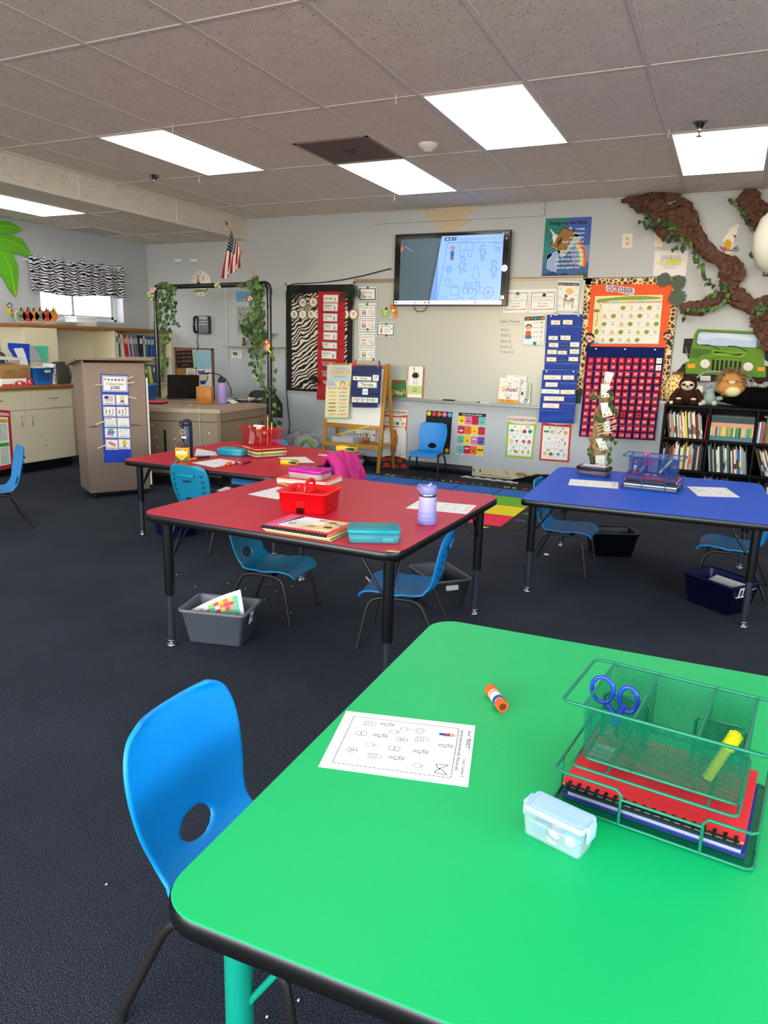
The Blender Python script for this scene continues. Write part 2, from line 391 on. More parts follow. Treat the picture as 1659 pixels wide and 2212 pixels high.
for i in range(25):
 t=i/24;x=-1.95+t*.72;y=YW-.015-.17*math.sin(math.pi*min(1,(1-t)*1.0)*.5)**1.5*(1-t*.2);prof.append((x,y,t))
mb.grid(lambda u,v:((-1.95+u*.75),YW-.016-.13*(1-u)**1.4-.02*v,.004+.095*v*min(1,u*2.2+.03)),24,4,mbase)
mb.grid(lambda u,v:((-1.95+u*.75),YW-.020-.13*(1-u)**1.4-.02*v,.004+.095*v*min(1,u*2.2+.03)),24,4,mbase)
tag(mb.build('peeled_baseboard'),'black baseboard strip peeling away from the wall beside the bare plaster','baseboard strip')
mb=MB();R=random.Random(3)
mb.grid(lambda u,v:(-2.42+u*.62+.01*math.sin(9*v),7.10-.05*u+v*.045+.008*math.sin(u*30),.004+.012*v*abs(math.sin(u*17))),30,3,M('c9c6bd',.8))
for x,y in((-2.4,7.09),(-2.26,7.08),(-2.05,7.05),(-1.86,7.03)):mb.ball((x,y,.006),.018,.012,.006,M('b9b2a2',.9),8,None,4)
tag(mb.build('drywall_debris'),'strip of crumbled white drywall lying on carpet below the torn wall','debris')
mfr=M('e6e8ea',0.35);mgl=M('ffffff',0.02,trans=1.0)
mb=MB();xo=XL-.15
for(y0,y1,z0,z1)in((WY0,WY1,WZ0,WZ0+.04),(WY0,WY1,WZ1-.04,WZ1),(WY0,WY0+.03,WZ0,WZ1),(WY1-.035,WY1,WZ0,WZ1)):
 mb.box(xo-.03,xo+.03,y0,y1,z0,z1,mfr)
w1=struct(mb,'window_1')
ym=6.21
mb=MB()
for(y0,y1)in((WY0+.03,ym+.02),(ym-.03,WY1-.035)):
 dx=.012 if y0>6 else-.012
 for q in((y0,y1,WZ0+.04,WZ0+.07),(y0,y1,WZ1-.07,WZ1-.04),(y0,y0+.03,WZ0+.04,WZ1-.04),(y1-.035,y1,WZ0+.04,WZ1-.04)):
  mb.box(xo+dx-.01,xo+dx+.01,*q,M('bfc4c8',.4))
mb.build('window_sash',w1)
mb=MB();mb.box(xo-.014,xo-.011,WY0+.05,ym,WZ0+.06,WZ1-.06,mgl);mb.box(xo+.010,xo+.013,ym,WY1-.05,WZ0+.06,WZ1-.06,mgl);mb.build('window_pane',w1)
mb=MB();mb.box(XL-.17,XL-.001,WY0+.001,WY1-.001,WZ0-.0,WZ0+.012,mfr);struct(mb,'window_sill',w1)
mb=MB();mb.box(-30,XL-.25,-8,30,-.2,-.1,M('c9c3b4',.9));struct(mb,'ground')
mbr,n,b=nodemat('red_brick');tc=n.nodes.new('ShaderNodeTexCoord');br=n.nodes.new('ShaderNodeTexBrick');br.inputs['Color1'].default_value=rgb('c87a70');br.inputs['Color2'].default_value=rgb('c07068');br.inputs['Mortar'].default_value=rgb('e0d0c8');br.inputs['Scale'].default_value=2
mp=n.nodes.new('ShaderNodeMapping');mp.inputs['Rotation'].default_value=(math.pi/2,0,math.pi/2)
n.links.new(tc.outputs['Object'],mp.inputs[0]);n.links.new(mp.outputs[0],br.inputs[0]);n.links.new(br.outputs[0],b.inputs['Base Color'])
p_=onX(236,660,-8.6);mb=MB();mb.rbox(-8.8,-8.4,p_.y-.10,p_.y+.30,-.1,3.2,mbr,r=.01);mb.rbox(-8.85,-8.35,p_.y-.15,p_.y+.35,3.2,3.3,M('d8d0c4',.8),r=.01)
tag(mb.build('brick_pillar'),'red brick pillar outside the window, seen through its right pane','pillar')
mb=MB();R=random.Random(11);mbk=M('9a948a',.9)
def limb(p,d,L_,r,dep):
 q=p+d*L_;mb.tube([p,(p+q)/2+Vector((R.uniform(-.05,.05),R.uniform(-.05,.05),0)),q],r,mbk,5,r1=r*.6)
 if dep:
  for i in range(3):
   e=(d+Vector((R.uniform(-.7,.7),R.uniform(-.8,.8),R.uniform(-.1,.6)))).normalized();limb(q,e,L_*R.uniform(.55,.85),r*.6,dep-1)
 else:
  for i in range(6):
   c=q+Vector((R.uniform(-.3,.3),R.uniform(-.3,.3),R.uniform(-.3,.3)));mb.ball(c,.09,.12,.05,M('b9c28a',.8),6,None,3)
limb(Vector((-12.5,8.9,-.1)),Vector((0,0,1)),1.3,.11,4)
tag(mb.build('garden_tree'),'small pale tree with thin branches outside the window','tree')
mdiff,n,b=nodemat('lit_diffuser')
tc=n.nodes.new('ShaderNodeTexCoord');sp=n.nodes.new('ShaderNodeSeparateXYZ');L=n.links.new;L(tc.outputs['Object'],sp.inputs[0])
ab=n.nodes.new('ShaderNodeMath');ab.operation='ABSOLUTE';L(sp.outputs['X'],ab.inputs[0])
sb=n.nodes.new('ShaderNodeMath');sb.operation='SUBTRACT';L(ab.outputs[0],sb.inputs[0]);sb.inputs[1].default_value=.15
a2=n.nodes.new('ShaderNodeMath');a2.operation='ABSOLUTE';L(sb.outputs[0],a2.inputs[0])
mr=n.nodes.new('ShaderNodeMapRange');L(a2.outputs[0],mr.inputs[0]);mr.inputs[1].default_value=0;mr.inputs[2].default_value=.15;mr.inputs[3].default_value=1.15;mr.inputs[4].default_value=.7
ml=n.nodes.new('ShaderNodeMath');ml.operation='MULTIPLY';L(mr.outputs[0],ml.inputs[0]);ml.inputs[1].default_value=LAMP
b.inputs['Base Color'].default_value=(.8,.8,.8,1);b.inputs['Emission Color'].default_value=(1.0,0.955,0.88,1);L(ml.outputs[0],b.inputs['Emission Strength'])
def make_light():
 o=empty('ceiling_light')
 mb=MB();w,h=.3048-.012,.6096-.010
 for q in((-w,w,-h,-h+.012),(-w,w,h-.012,h),(-w,-w+.012,-h,h),(w-.012,w,-h,h)):mb.box(q[0],q[1],q[2],q[3],-.004,.03,M('e9e6df',.4))
 mb.build('light_frame',o)
 mb=MB();mb.box(-w+.012,w-.012,-h+.012,h-.012,-.003,0.001,mdiff);mb.build('diffuser',o)
 return o
l0=make_light()
LTS=[(-2.5,1.5,HC,'lit rectangular ceiling light on the left, above the beam and the flag'),(1.5,1.5,HC,'largest lit ceiling light, hanging over the wall screen side'),
  (-.5,2.5,HC,'lit ceiling light directly behind the dark return grille'),(3.5,2.5,HC,'lit ceiling light at the right edge above the brown paper tree'),
  (-2.5,-.5,HC,None),(1.5,-.5,HC,None),(-.5,-2.5,HC,None),(3.5,-2.5,HC,None),(5.5,-.5,HC,None),(5.5,1.5,HC,None)]
for i,(j,k,z,lb)in enumerate(LTS):
 o=l0 if i==0 else copy_tree(l0)
 o.location=(gx(j),gy(k),z-.002)
 o['label']=lb or 'ceiling light over the part of the room behind the camera';o['category']='ceiling light';o['group']='ceiling lights' if lb else 'ceiling lights behind the viewer'
for(y,lb)in((4.76,'lit ceiling light in the low ceiling at the left edge'),(1.1,None)):
 o=copy_tree(l0);o.location=(-5.935,y,HL-.002)
 o['label']=lb or 'low ceiling light far left beyond the frame';o['category']='ceiling light';o['group']='low ceiling lights'
def grille(name,x0,x1,y0,y1,z,m,label,dirty=False):
 o=empty(name,(0,0,0),0,label,'ceiling vent')
 mb=MB();mb.box(x0,x1,y0,y1,z-.003,z,m)
 if dirty:
  cx,cy=(x0+x1)/2,(y0+y1)/2
  for dx,dy,ln in((-.03,0,.09),(.0,.03,.10),(.04,-.01,.08)):mb.box(cx+dx-.006,cx+dx+.006,cy+dy-ln/2,cy+dy+ln/2,z-.0045,z-.003,M('3a2a20',.9))
 mb.build('grille_face',o)
 mb=MB()
 for q in((x0,x1,y0,y0+.02),(x0,x1,y1-.02,y1),(x0,x0+.02,y0,y1),(x1-.02,x1,y0,y1)):mb.box(*q,z-.007,z-.002,mbar if not dirty else M('8a7d72',.5))
 mb.build('grille_frame',o)
grille('return_grille',gx(-1)+.012,gx(0)-.012,gy(2)-.61,gy(2)-.01,HC,M('6d6058',.8,mottle=.2,mscale=4),'dark brown dusty return air grille in the ceiling',True)
grille('supply_grille',XL+.01,-6.25,5.98,6.57,HL,M('b9b6b0',.7),'grey square grille in the low ceiling above the window')
p_=onZ(925,311,HC);mb=MB()
mb.lathe([(0,-.05),(.028,-.05),(.034,-.035),(.052,-.03),(.068,-.012),(.07,0)],M('e4e0d6',.5),24,tr(p_.x,p_.y,HC))
o=tag(mb.build('smoke_detector'),'round white smoke detector on the ceiling above the wall screen','smoke detector')
for(px,py,lb)in((333,379,'chrome sprinkler head hanging near the beam'),(1513,264,'chrome sprinkler head in front of the right ceiling light')):
 p_=onZ(px,py,HC);o=empty('sprinkler_head',(p_.x,p_.y,HC),0,lb,'sprinkler')
 mb=MB();mb.lathe([(.045,0),(.043,-.006),(.02,-.035),(.012,-.037)],M('8d8a86',.25,1.0),20);mb.build('escutcheon',o)
 mb=MB();mb.lathe([(.010,-.03),(.010,-.055),(.004,-.06),(.004,-.075),(.018,-.078),(.018,-.08),(0,-.08)],M('b9b6b0',.25,1.0),14)
 for s in(-1,1):mb.tube([(s*.008,0,-.05),(s*.012,0,-.062),(s*.004,0,-.076)],.0018,M('b9b6b0',.25,1.0),6)
 mb.build('deflector',o)
for(px,py,s,lb)in((430,387,1,'scrap of clear tape hanging from the ceiling by the left light'),(852,426,1.3,'thin clear strip hanging from the ceiling behind the screen light'),(1444,290,.8,'small clear hook on the ceiling grid beside the right light'),(373,281,.8,'clear tape scrap at the far left light corner'),(855,217,.8,'clear plastic ceiling hook beside the largest light')):
 p_=onZ(px,py,HC-.03);mb=MB();mb.tube([(0,0,.03),(.004,0,.01),(-.006,.004,0),(.006,-.004,-.012),(-.004,0,-.024*s)],.004,M('e8e2cc',.3,alpha=.6),6)
 mb.T=Matrix.Identity(4);o=mb.build('ceiling_hook');o.location=(p_.x,p_.y,HC-.03);tag(o,lb,'hook')
# ================================================================== FURNITURE
mblk=M('0b0b0c',.35);mtube=M('2a2522',.45,.3);mchrome=M('a9abb0',.22,1.0);mlegb=M('0d0d0f',.3);mlegg=M('4b4f5a',.35,.7)
def laminate(h,nm):
 m,n,b=nodemat(nm);tc=n.nodes.new('ShaderNodeTexCoord');no=n.nodes.new('ShaderNodeTexNoise');no.inputs['Scale'].default_value=700
 bp=n.nodes.new('ShaderNodeBump');bp.inputs['Strength'].default_value=.12;bp.inputs['Distance'].default_value=.001
 n.links.new(tc.outputs['Object'],no.inputs['Vector']);n.links.new(no.outputs[0],bp.inputs['Height']);n.links.new(bp.outputs[0],b.inputs['Normal'])
 b.inputs['Base Color'].default_value=rgb(h);b.inputs['Roughness'].default_value=.42;b.inputs['Specular IOR Level'].default_value=.35
 return m
TABLES={}
def table(key,x,y,rot,h,S,color,label,legs,rad=(.08,)*4,legmat=None,leglow=None):
 o=empty('activity_table',(x,y,0),rot,label,'table',None);TABLES[key]=(x,y,rot,h,S)
 lm=laminate(color,'laminate_'+key)
 def outline(ins,n=8):
  pts=[];w=S
  for(cx,cy,a0,r)in((w,w,0,rad[2]),(0,w,90,rad[3]),(0,0,180,rad[0]),(w,0,270,rad[1])):
   sx=-1 if cx else 1;sy=-1 if cy else 1;qx,qy=cx+sx*r,cy+sy*r;rr=r-ins
   for k in range(n+1):
    a=math.radians(a0+90*k/n);pts.append((qx+rr*math.cos(a),qy+rr*math.sin(a)))
  return pts
 mb=MB();out=outline(.004);mb.loops([[(px,py,h-.020)for px,py in out],[(px,py,h-.0012)for px,py in out],[(px,py,h)for px,py in outline(.0055)]],lm,False,False,True);mb.build('tabletop',o)
 mb=MB();rings=[]
 for z,ins in((h-.034,.012),(h-.034,.004),(h-.030,.001),(h-.018,0),(h-.006,.001),(h-.0012,.0042)):rings.append([(px,py,z)for px,py in outline(ins)])
 mb.loops(rings,mblk,True,True,False);mb.build('edge_band',o)
 R_=Matrix.Rotation(-rot,4,'Z')
 for(fx,fy)in legs:
  q=R_@Vector((fx-x,fy-y,0));a,c=min(max(q.x,.05),S-.05),min(max(q.y,.05),S-.05)
  sx,sy=(1 if a<S/2 else-1),(1 if c<S/2 else-1)
  mb=MB();mb.lathe([(.0215,.235),(.0215,h-.034)],legmat or mlegb,18,tr(a,c,0),True,False);lg=mb.build('leg',o)
  mb=MB();mb.lathe([(.0165,.028),(.0165,.24)],leglow or mlegg,16,tr(a,c,0))
  for k in range(5):mb.lathe([(.003,0),(.003,.0012)],mchrome,8,tr(a+.0165*sx*-1,c,.06+.03*k)@roty(math.pi/2),True,True)
  mb.build('leg_extension',lg)
  mb=MB();mb.lathe([(0,0),(.022,0),(.024,.004),(.018,.010),(.010,.014),(.010,.02),(.019,.022),(.019,.028),(0,.029)],mchrome,18,tr(a,c,0));mb.build('glide',lg)
  for d in((sx,0),(0,sy)):
   mb=MB();mb.tube([(a+d[0]*.02,c+d[1]*.02,h-.19),(a+d[0]*.022,c+d[1]*.022,h-.185),(a+d[0]*.12,c+d[1]*.12,h-.04)],.0055,legmat or mlegb,8);mb.build('brace',o)
  mb=MB();mb.box(a-.045,a+.045,c-.045,c+.045,h-.0385,h-.034,legmat or mlegb);mb.build('leg_plate',o)
 return o
table('green',-.656,.650,.035,.532,1.245,'00b868','green square table with black edge and teal legs in the foreground',[(-.56,.735),(.5,.8),(-.62,1.8),(.5,1.8)],(.078,)*4,M('0e9478',.3),mlegg)
t1=table('red',-2.203,2.2645,-.0193,.596,1.2192,'c21f3c','front red square table with red supply caddy and lavender bottle',[(-2.085,2.30),(-1.04,2.30),(-1.03,3.34),(-2.07,3.37)])
t2=table('crimson',-3.587,3.55,0,.535,1.2192,'c01834','rear red square table with wire basket and crayon box',[(-3.545,3.68),(-2.46,3.68),(-2.43,4.70),(-3.54,4.70)])
table('blue',-.925,3.70,.047,.542,1.245,'0054d4','royal blue square table with blue wire basket on the right',[(-.9,3.82),(.207,3.825),(.2,4.945),(-.92,4.96)],(.03,.06,.08,.08))
mb=MB();a=Art(mb,(-1.13,2.275,.5968),(-1.0,2.275,.5968),(-1.0,2.235,.5968),(-1.13,2.235,.5968),130,40,n=(0,0,1))
R=random.Random(8);pts=[(x,20+R.uniform(-4,4)-(x/130)**3*8)for x in range(10,96,6)]+[(x,29-(x/130)**3*8)for x in range(96,9,-8)]
def pos(px,py,key):return onZ(px,py,TABLES[key][3])
def chip():
 mb=MB();pts3=[pos(*q,'red')+Vector((0,0,.0006))for q in((832,1189.5),(845,1188.5),(858,1190.5),(866,1191),(862,1194),(850,1193.5),(838,1192.5))]
 mb.add(pts3,[tuple(range(7))],M('cfae6a',.9));mb.build('chipped_laminate',None)
 o=bpy.data.objects['chipped_laminate'];o.parent=t1;o.matrix_parent_inverse=(Matrix.Translation((-2.203,2.2645,0))@rotz(-.0193)).inverted()
chip()
mch={}
def chairmat(h):
 if h not in mch:mch[h]=M(h,.38,bump=.25,bscale=420,mottle=.05,mscale=8)
 return mch[h]
PROF=[(-.196,.240,.27),(-.185,.262,.30),(-.150,.277,.32),(-.09,.277,.325),(-.03,.268,.32),(.03,.262,.308),(.08,.262,.290),(.118,.273,.276),(.145,.300,.272),(.160,.335,.282),(.170,.38,.305),(.180,.43,.318),(.190,.48,.318),(.199,.52,.30),(.206,.548,.262),(.210,.566,.19)]
def shell(ribs):
 """single moulded shell: s runs from the seat front over the bend to the top of the back; y+ = front"""
 pts=[];n=len(PROF)
 def cr(p0,p1,p2,p3,t):return .5*((2*p1)+(-p0+p2)*t+(2*p0-5*p1+4*p2-p3)*t*t+(-p0+3*p1-3*p2+p3)*t**3)
 def ev(s):
  f=s*(n-1);i=min(int(f),n-2);t=f-i
  q=[PROF[max(0,min(n-1,i+k))]for k in(-1,0,1,2)]
  return tuple(cr(q[0][c],q[1][c],q[2][c],q[3][c],t)for c in range(3))
 NS,NW=60,28;vs=[];hole=(.592,.0)
 idx={};bm=MB();verts=[];faces=[]
 for j in range(NS+1):
  s=j/NS;y,z,w=ev(s)
  y2,z2,_=ev(min(1,s+.01));y1,z1,_=ev(max(0,s-.01));ty,tz=y2-y1,z2-z1;L_=math.hypot(ty,tz);ny,nz=-tz/L_,ty/L_   # normal towards the sitter
  for i in range(NW+1):
   u=i/NW*2-1;x=u*w/2;c=abs(u)**2.5
   bend=.022*c if s>.45 else .012*c
   if s<.3:bend=.004*c-.006*(1-u*u)
   verts.append((x,-y+(-ny)*bend,z+nz*bend,s,x))
 hs,hr,hx=.572,.050,.046
 def inh(k):v=verts[k];return((v[3]-hs)/hr)**2+(v[4]/hx)**2<1
 for j in range(NS):
  for i in range(NW):
   q=(j*(NW+1)+i,j*(NW+1)+i+1,(j+1)*(NW+1)+i+1,(j+1)*(NW+1)+i)
   s=sum(verts[k][3]for k in q)/4;x=sum(verts[k][4]for k in q)/4
   if((s-hs)/hr)**2+(x/hx)**2<1.0:continue
   faces.append(q)
 cnt={}
 for q in faces:
  for k in range(4):
   e=tuple(sorted((q[k],q[(k+1)%4])));cnt[e]=cnt.get(e,0)+1
 bd={k for e,c in cnt.items()if c==1 for k in e if .4<verts[k][3]<.8 and abs(verts[k][4])<.1}
 for k in bd:
  v=verts[k];ds,dx=(v[3]-hs)/hr,v[4]/hx;r=math.hypot(ds,dx)or 1;ns_,nx_=hs+hr*ds/r,hx*dx/r
  y,z,w=ev(ns_);verts[k]=(nx_,-y,z,ns_,nx_)
 used=sorted({k for q in faces for k in q});mp={k:i for i,k in enumerate(used)}
 me=bpy.data.meshes.new('shell');me.from_pydata([verts[k][:3]for k in used],[],[tuple(mp[k]for k in q)for q in faces]);me.update()
 for p in me.polygons:p.use_smooth=True
 return me
SHELLS={}
def make_chair(color,ribs):
 o=empty('school_chair')
 if 's' not in SHELLS:
  me=shell(False);t=bpy.data.objects.new('t',me);COL.objects.link(t)
  so=t.modifiers.new('a','SOLIDIFY');so.thickness=.010;so.offset=0
  sd=t.modifiers.new('b','SUBSURF');sd.levels=1;sd.render_levels=1
  dg=bpy.context.evaluated_depsgraph_get();m2=bpy.data.meshes.new_from_object(t.evaluated_get(dg));bpy.data.objects.remove(t);SHELLS['s']=m2
 me=SHELLS['s'].copy();me.materials.clear();me.materials.append(chairmat(color))
 for p in me.polygons:p.use_smooth=True
 sh=bpy.data.objects.new('seat_shell',me);COL.objects.link(sh);sh.parent=o
 for sx in(-1,1):
  fr=MB();x=.135*sx
  fr.tube([(x*1.12,.022+.080*k/5,.250+.004*(1-(k/5)**2))for k in range(-5,6)],.0085,mtube,10)
  fr.build('side_rail',o)
  for(sy,fy)in((1,.19),(-1,-.20)):
   pts=[(x*1.12,.10,.250),(x*1.13,.128,.240),(x*1.15,.146,.218),(x*1.18,.156,.18),(x*1.27,fy,.012)]if sy>0 else[(x*1.12,-.055,.250),(x*1.13,-.085,.240),(x*1.15,-.106,.214),(x*1.18,-.122,.18),(x*1.27,fy,.012)]
   mb=MB();mb.tube(pts,.0088,mtube,10);lg=mb.build('leg',o)
   mb=MB();mb.tube([(x*1.266,fy-.001*sy,.022),(x*1.273,fy,0.0)],.0105,M('151515',.6),10);mb.build('foot_cap',lg)
 mb=MB()
 for y in(.07,-.07):mb.box(-.15,.15,y-.012,y+.012,.243,.251,mtube)
 mb.build('cross_bar',o)
 if ribs:
  dk=chairmat({'0e82c4':'0a5d90','0f7fa0':'0a5c78','1188cc':'0a6298'}.get(color,'0a5d90'))
  mb=MB();yb=lambda z:-(.170+.04*(z-.38)/.18)-.010
  mb.rbox(-.065,.065,-.004,.004,-.010,.010,chairmat(color),r=.004,T=tr(0,yb(.485)-.003,.497))
  mb.rbox(-.030,.030,-.004,.002,-.006,.006,M('06283a',.5),r=.002,T=tr(0,yb(.455)-.002,.462))
  for k in range(5):
   z=.50-.035*k
   for sx in(-1,1):mb.lathe([(0,0),(.0065,0),(.0065,.003),(.0085,.004)],dk,10,tr(sx*(.112+.004*k-.0012*k*k),yb(z)-.003+.013,z)@rotx(math.pi/2),True,True)
  mb.build('back_recess',o)
 return o
def place_chair(color,x,y,deg,s,label,ribs=True):
 o=make_chair(color,ribs);o.location=(x,y,0);o.rotation_euler=(0,0,math.radians(deg));o.scale=(s,s,s)
 o.location.z=.0045 if y>6 else 0
 return tag(o,label,'chair','blue school chairs')
place_chair('0090e0',-.725,1.035,-89,1.06,'bright blue school chair pushed to the left of the green table')
place_chair('0f7fa0',-1.938,2.88,-84.5,.915,'teal blue school chair under the left side of the front red table')
place_chair('0e82c4',-1.21,2.868,103,.955,'blue school chair under the right side of the front red table, its ribbed back visible')
place_chair('1188cc',-.813,4.395,-90.8,.945,'blue school chair tucked under the left side of the blue table')
place_chair('1188cc',.14,4.47,86,.95,'blue school chair tucked under the right side of the blue table')
place_chair('0a86d8',-2.718,6.896,185.3,.962,'bright blue empty school chair standing against the wall facing the room',False)
place_chair('1188cc',-4.541,3.326,150.5,.983,'blue school chair cut off by the left edge of the photo')
place_chair('0f7fa0',-3.0,3.715,-1,.98,'teal school chair seen from behind at the rear red table, front side')
place_chair('3a95d8',-3.28,4.72,182,.98,'light blue school chair at the far side of the rear red table')
place_chair('0e82c4',-2.47,4.22,90,.98,'blue school chair at the rear red table with a pink jacket over its back')
def tote(x,y,deg,w,d,h,color,label,handle='06060a'):
 o=empty('storage_tote',(x,y,0),math.radians(deg),label,'bin','storage totes under the tables')
 m=M(color,.42,bump=.1,bscale=300);mb=MB();t=.028
 def ring(z,ins,off=0):k=1-z/h;return[(px,py,z)for px,py in rrect(-w/2+t*k,w/2-t*k,-d/2+t*k,d/2-t*k,.018,4,ins)]
 mb.loops([ring(.004,.004),ring(.004,0),ring(h-.012,0),ring(h-.012,-.009),ring(h-.002,-.009),ring(h,-.007),ring(h,.004),ring(h-.014,.004),ring(.008,.005)],m,True,True,True)
 mb.build('tote_body',o)
 for s in(-1,1):
  mb=MB();mb.rbox(-.035,.035,-.013,.013,0,.003,M(handle,.7),r=.006,b=.0008,T=tr(s*(w/2-t*.18),0,h-.040)@roty(s*(math.pi/2-.17))@rotz(math.pi/2));mb.build('handle_hole',o)
 return o
tote(-1.945,2.48,14,.30,.215,.162,'777b82','light grey plastic tote holding a coloured drawing, under the front red table','3c3e42')
tote(-1.255,3.42,-43.5,.31,.215,.165,'47494b','dark grey empty plastic tote behind the ribbed blue chair','b9b7b2')
tote(-.585,4.86,25,.30,.22,.168,'070a12','black plastic tote on carpet under the left of the blue table')
tote(.085,4.09,-38,.31,.23,.168,'050c38','navy plastic tote with papers under the right of the blue table','02030c')
tote(-3.345,3.80,-10,.28,.22,.165,'071c5a','dark blue plastic tote under the rear red table')
def rugmat(h):return M(h,.95,bump=.5,bscale=350,mottle=.12,mscale=60,spec=.1)
mb=MB();cx0,cx1,cy0,cy1=-3.68,-1.28,5.06,6.87
mb.prism(rrect(cx0,cx1,cy0,cy1,.16,8),.0003,.003,rugmat('3a3a3a'));
def rug(parts=mb):
 a=Art(parts,(cx0,cy1,.003),(cx1,cy1,.003),(cx1,cy0,.003),(cx0,cy0,.003),2400,1810,n=(0,0,1),eps=.0003)
 def X_(x):return(x-cx0)*1000
 def Y_(y):return(cy1-y)*1000
 cols=[-1.43,-1.850,-2.270,-2.690,-3.115,-3.54];rows=[(6.705,6.365,'3f78cc'),(6.355,5.975,'74c043'),(5.965,5.585,'f5e13a'),(5.575,5.20,'f0405c')]
 for r,(ya,yb,c)in enumerate(rows):
  for k in range(5):
   cc=c if k==0 or r==0 else['3f78cc','74c043','f5e13a','f0405c'][(r+k)%4]
   x1,x0=cols[k]-.006,cols[k+1]+.006
   if r==0 and k==4:a.poly([(X_(x0)+220,Y_(ya)-15),(X_(x1),Y_(ya)+10),(X_(x1),Y_(yb)),(X_(x0)+0,Y_(yb)),(X_(x0)+60,Y_(ya)+60)],rugmat(c))
   elif r==0 and k==3:a.poly([(X_(x0),Y_(ya)-30),(X_(x0)+200,Y_(ya)-10),(X_(x1),Y_(ya)),(X_(x1),Y_(yb)),(X_(x0),Y_(yb))],rugmat(c))
   else:a.rect(X_(x0),Y_(ya),X_(x1),Y_(yb),rugmat(cc))
 cs=['f2e23a','f23a4e','6fbf4a','4a72d8'];tx=['Pp','Oo','Nn','Mm','Ll','Kk','Jj','Ii','Hh','Gg']
 for i,px in enumerate((838,866,896,930,962,992,1028,1062,1100,1139)):
  q=onZ(px,1027+(px-838)*.105,.007);a.text(tx[i][0],X_(q.x)-38,Y_(6.775),62,rugmat(cs[i%4]),'c',1,60);a.text(tx[i][1],X_(q.x)+38,Y_(6.775),62,rugmat(cs[i%4]),'c',1,55)
 for i,(x,t)in enumerate(((-1.56,'Vv'),(-1.76,'Uu'),(-1.98,'Tt'),(-2.2,'Ss'))):a.text(t,X_(x),Y_(5.095),70,rugmat(cs[i%4]),'c',1,110)
 for i,(y,t)in enumerate(((5.45,'Ww'),(5.72,'Xx'),(6.0,'Yy'),(6.3,'Zz'))):a.text(t,X_(-1.355),Y_(y),60,rugmat(cs[3-i%4]),'c',1,90)
rug();tag(mb.build('alphabet_rug'),'charcoal classroom rug with blue, green, yellow and red squares and alphabet letters','rug')
pa=Vector((-4.711,4.324,0));pb=Vector((-4.456,4.753,0));pang=math.atan2(pb.y-pa.y,pb.x-pa.x);PW=(pb-pa).length;PD=.36
mbrn=M('8d7868',.6,mottle=.06,mscale=6);mbrd=M('6a574a',.6)
pod=empty('rolling_podium',(pa.x,pa.y,0),pang,'tall brown rolling podium cabinet with a slanted top and job chart','podium')
mb=MB();mb.rbox(0,PW,0,PD,.05,1.12,mbrn,r=.008,b=.004);mb.box(0.0,PW*.99,-.0015,0,.60,.603,mbrd);
for(x,z)in((.03,.602),(.05,.602),(.36,.604),(.40,.601)):mb.box(x,x+.035,-.0022,0,z,z+.006,M('2c2019',.9))
mb.build('podium_body',pod)
mb=MB()
mb.add([(-.045,-.02,1.143),(PW+.06,-.02,1.143),(PW+.06,PD+.05,1.085),(-.045,PD+.05,1.085),(-.045,-.02,1.160),(PW+.06,-.02,1.160),(PW+.06,PD+.05,1.102),(-.045,PD+.05,1.102)],
  [(3,2,1,0),(4,5,6,7),(0,1,5,4),(1,2,6,5),(2,3,7,6),(3,0,4,7)],mbrn)
mb.prism([(0,0),(PD,0),(PD,-.045),(0,.02)],0.0,.01,mbrn,T=frame((0.0,0,1.12),(0,1,0),(0,0,1),(1,0,0)))
mb.build('podium_top',pod)
mb=MB();mb.box(.04,PW-.04,.04,PD-.04,.025,.055,M('0a0a0a',.8));mb.build('plinth',pod)
for(x,y)in((.05,.045),(PW-.05,.045),(.05,PD-.045),(PW-.05,PD-.045)):
 mb=MB();mb.lathe([(.004,-.010),(.023,-.010),(.024,-.006),(.024,.006),(.023,.010),(.004,.010)],M('101010',.5),18,tr(x,y,.024)@roty(math.pi/2),True,True);mb.build('caster',pod)
mb=MB();mb.box(PW+.004,PW+.016,-.005,.10,.085,1.00,M('e9e5d8',.5))
for z in(.3,.5,.7,.9):mb.box(PW+.0035,PW+.017,-.0056,.101,z,z+.002,M('a09a88',.7))
mb.build('side_strip',pod)
mdesk=M('837059',.5,mottle=.05,mscale=5);mdtop=M('a8907a',.45,mottle=.05,mscale=9);mdark=M('181412',.6)
HD=.72;A_=Vector((-4.80,5.00,0));A0=Vector((-5.02,4.912,0));B_=Vector((-4.10,5.28,0));C_=Vector((-4.17,6.13,0));B2=Vector((-4.62,6.12,0));B3=Vector((-4.80,6.04,0));A2=Vector((-5.52,6.02,0));
desk=empty('teacher_desk',(0,0,0),0,'large brown metal corner desk with papers, laptop and bottle','desk')
poly=[A0,B_,C_,B2,B3,A2]
def grow(k):
 c=sum(poly,Vector())/6;return[(p.x+(p-c).normalized().x*k,p.y+(p-c).normalized().y*k)for p in poly]
mb=MB();mb.prism(grow(.0),HD-.035,HD,mdtop);mb.build('desk_top',desk)
mb=MB()
def panel(p,q,z0,z1,m,off=0.0,t=.02,u0=0,u1=1):
 d=(q-p).normalized();n_=Vector((d.y,-d.x,0));s_=p+(q-p)*u0-n_*.012;e_=p+(q-p)*u1-n_*.012
 mb.add([s_+n_*off+Vector((0,0,z0)),e_+n_*off+Vector((0,0,z0)),e_+n_*off+Vector((0,0,z1)),s_+n_*off+Vector((0,0,z1)),s_+n_*(off-t)+Vector((0,0,z0)),e_+n_*(off-t)+Vector((0,0,z0)),e_+n_*(off-t)+Vector((0,0,z1)),s_+n_*(off-t)+Vector((0,0,z1))],
   [(0,1,2,3),(7,6,5,4),(0,4,5,1),(1,5,6,2),(2,6,7,3),(3,7,4,0)],m)
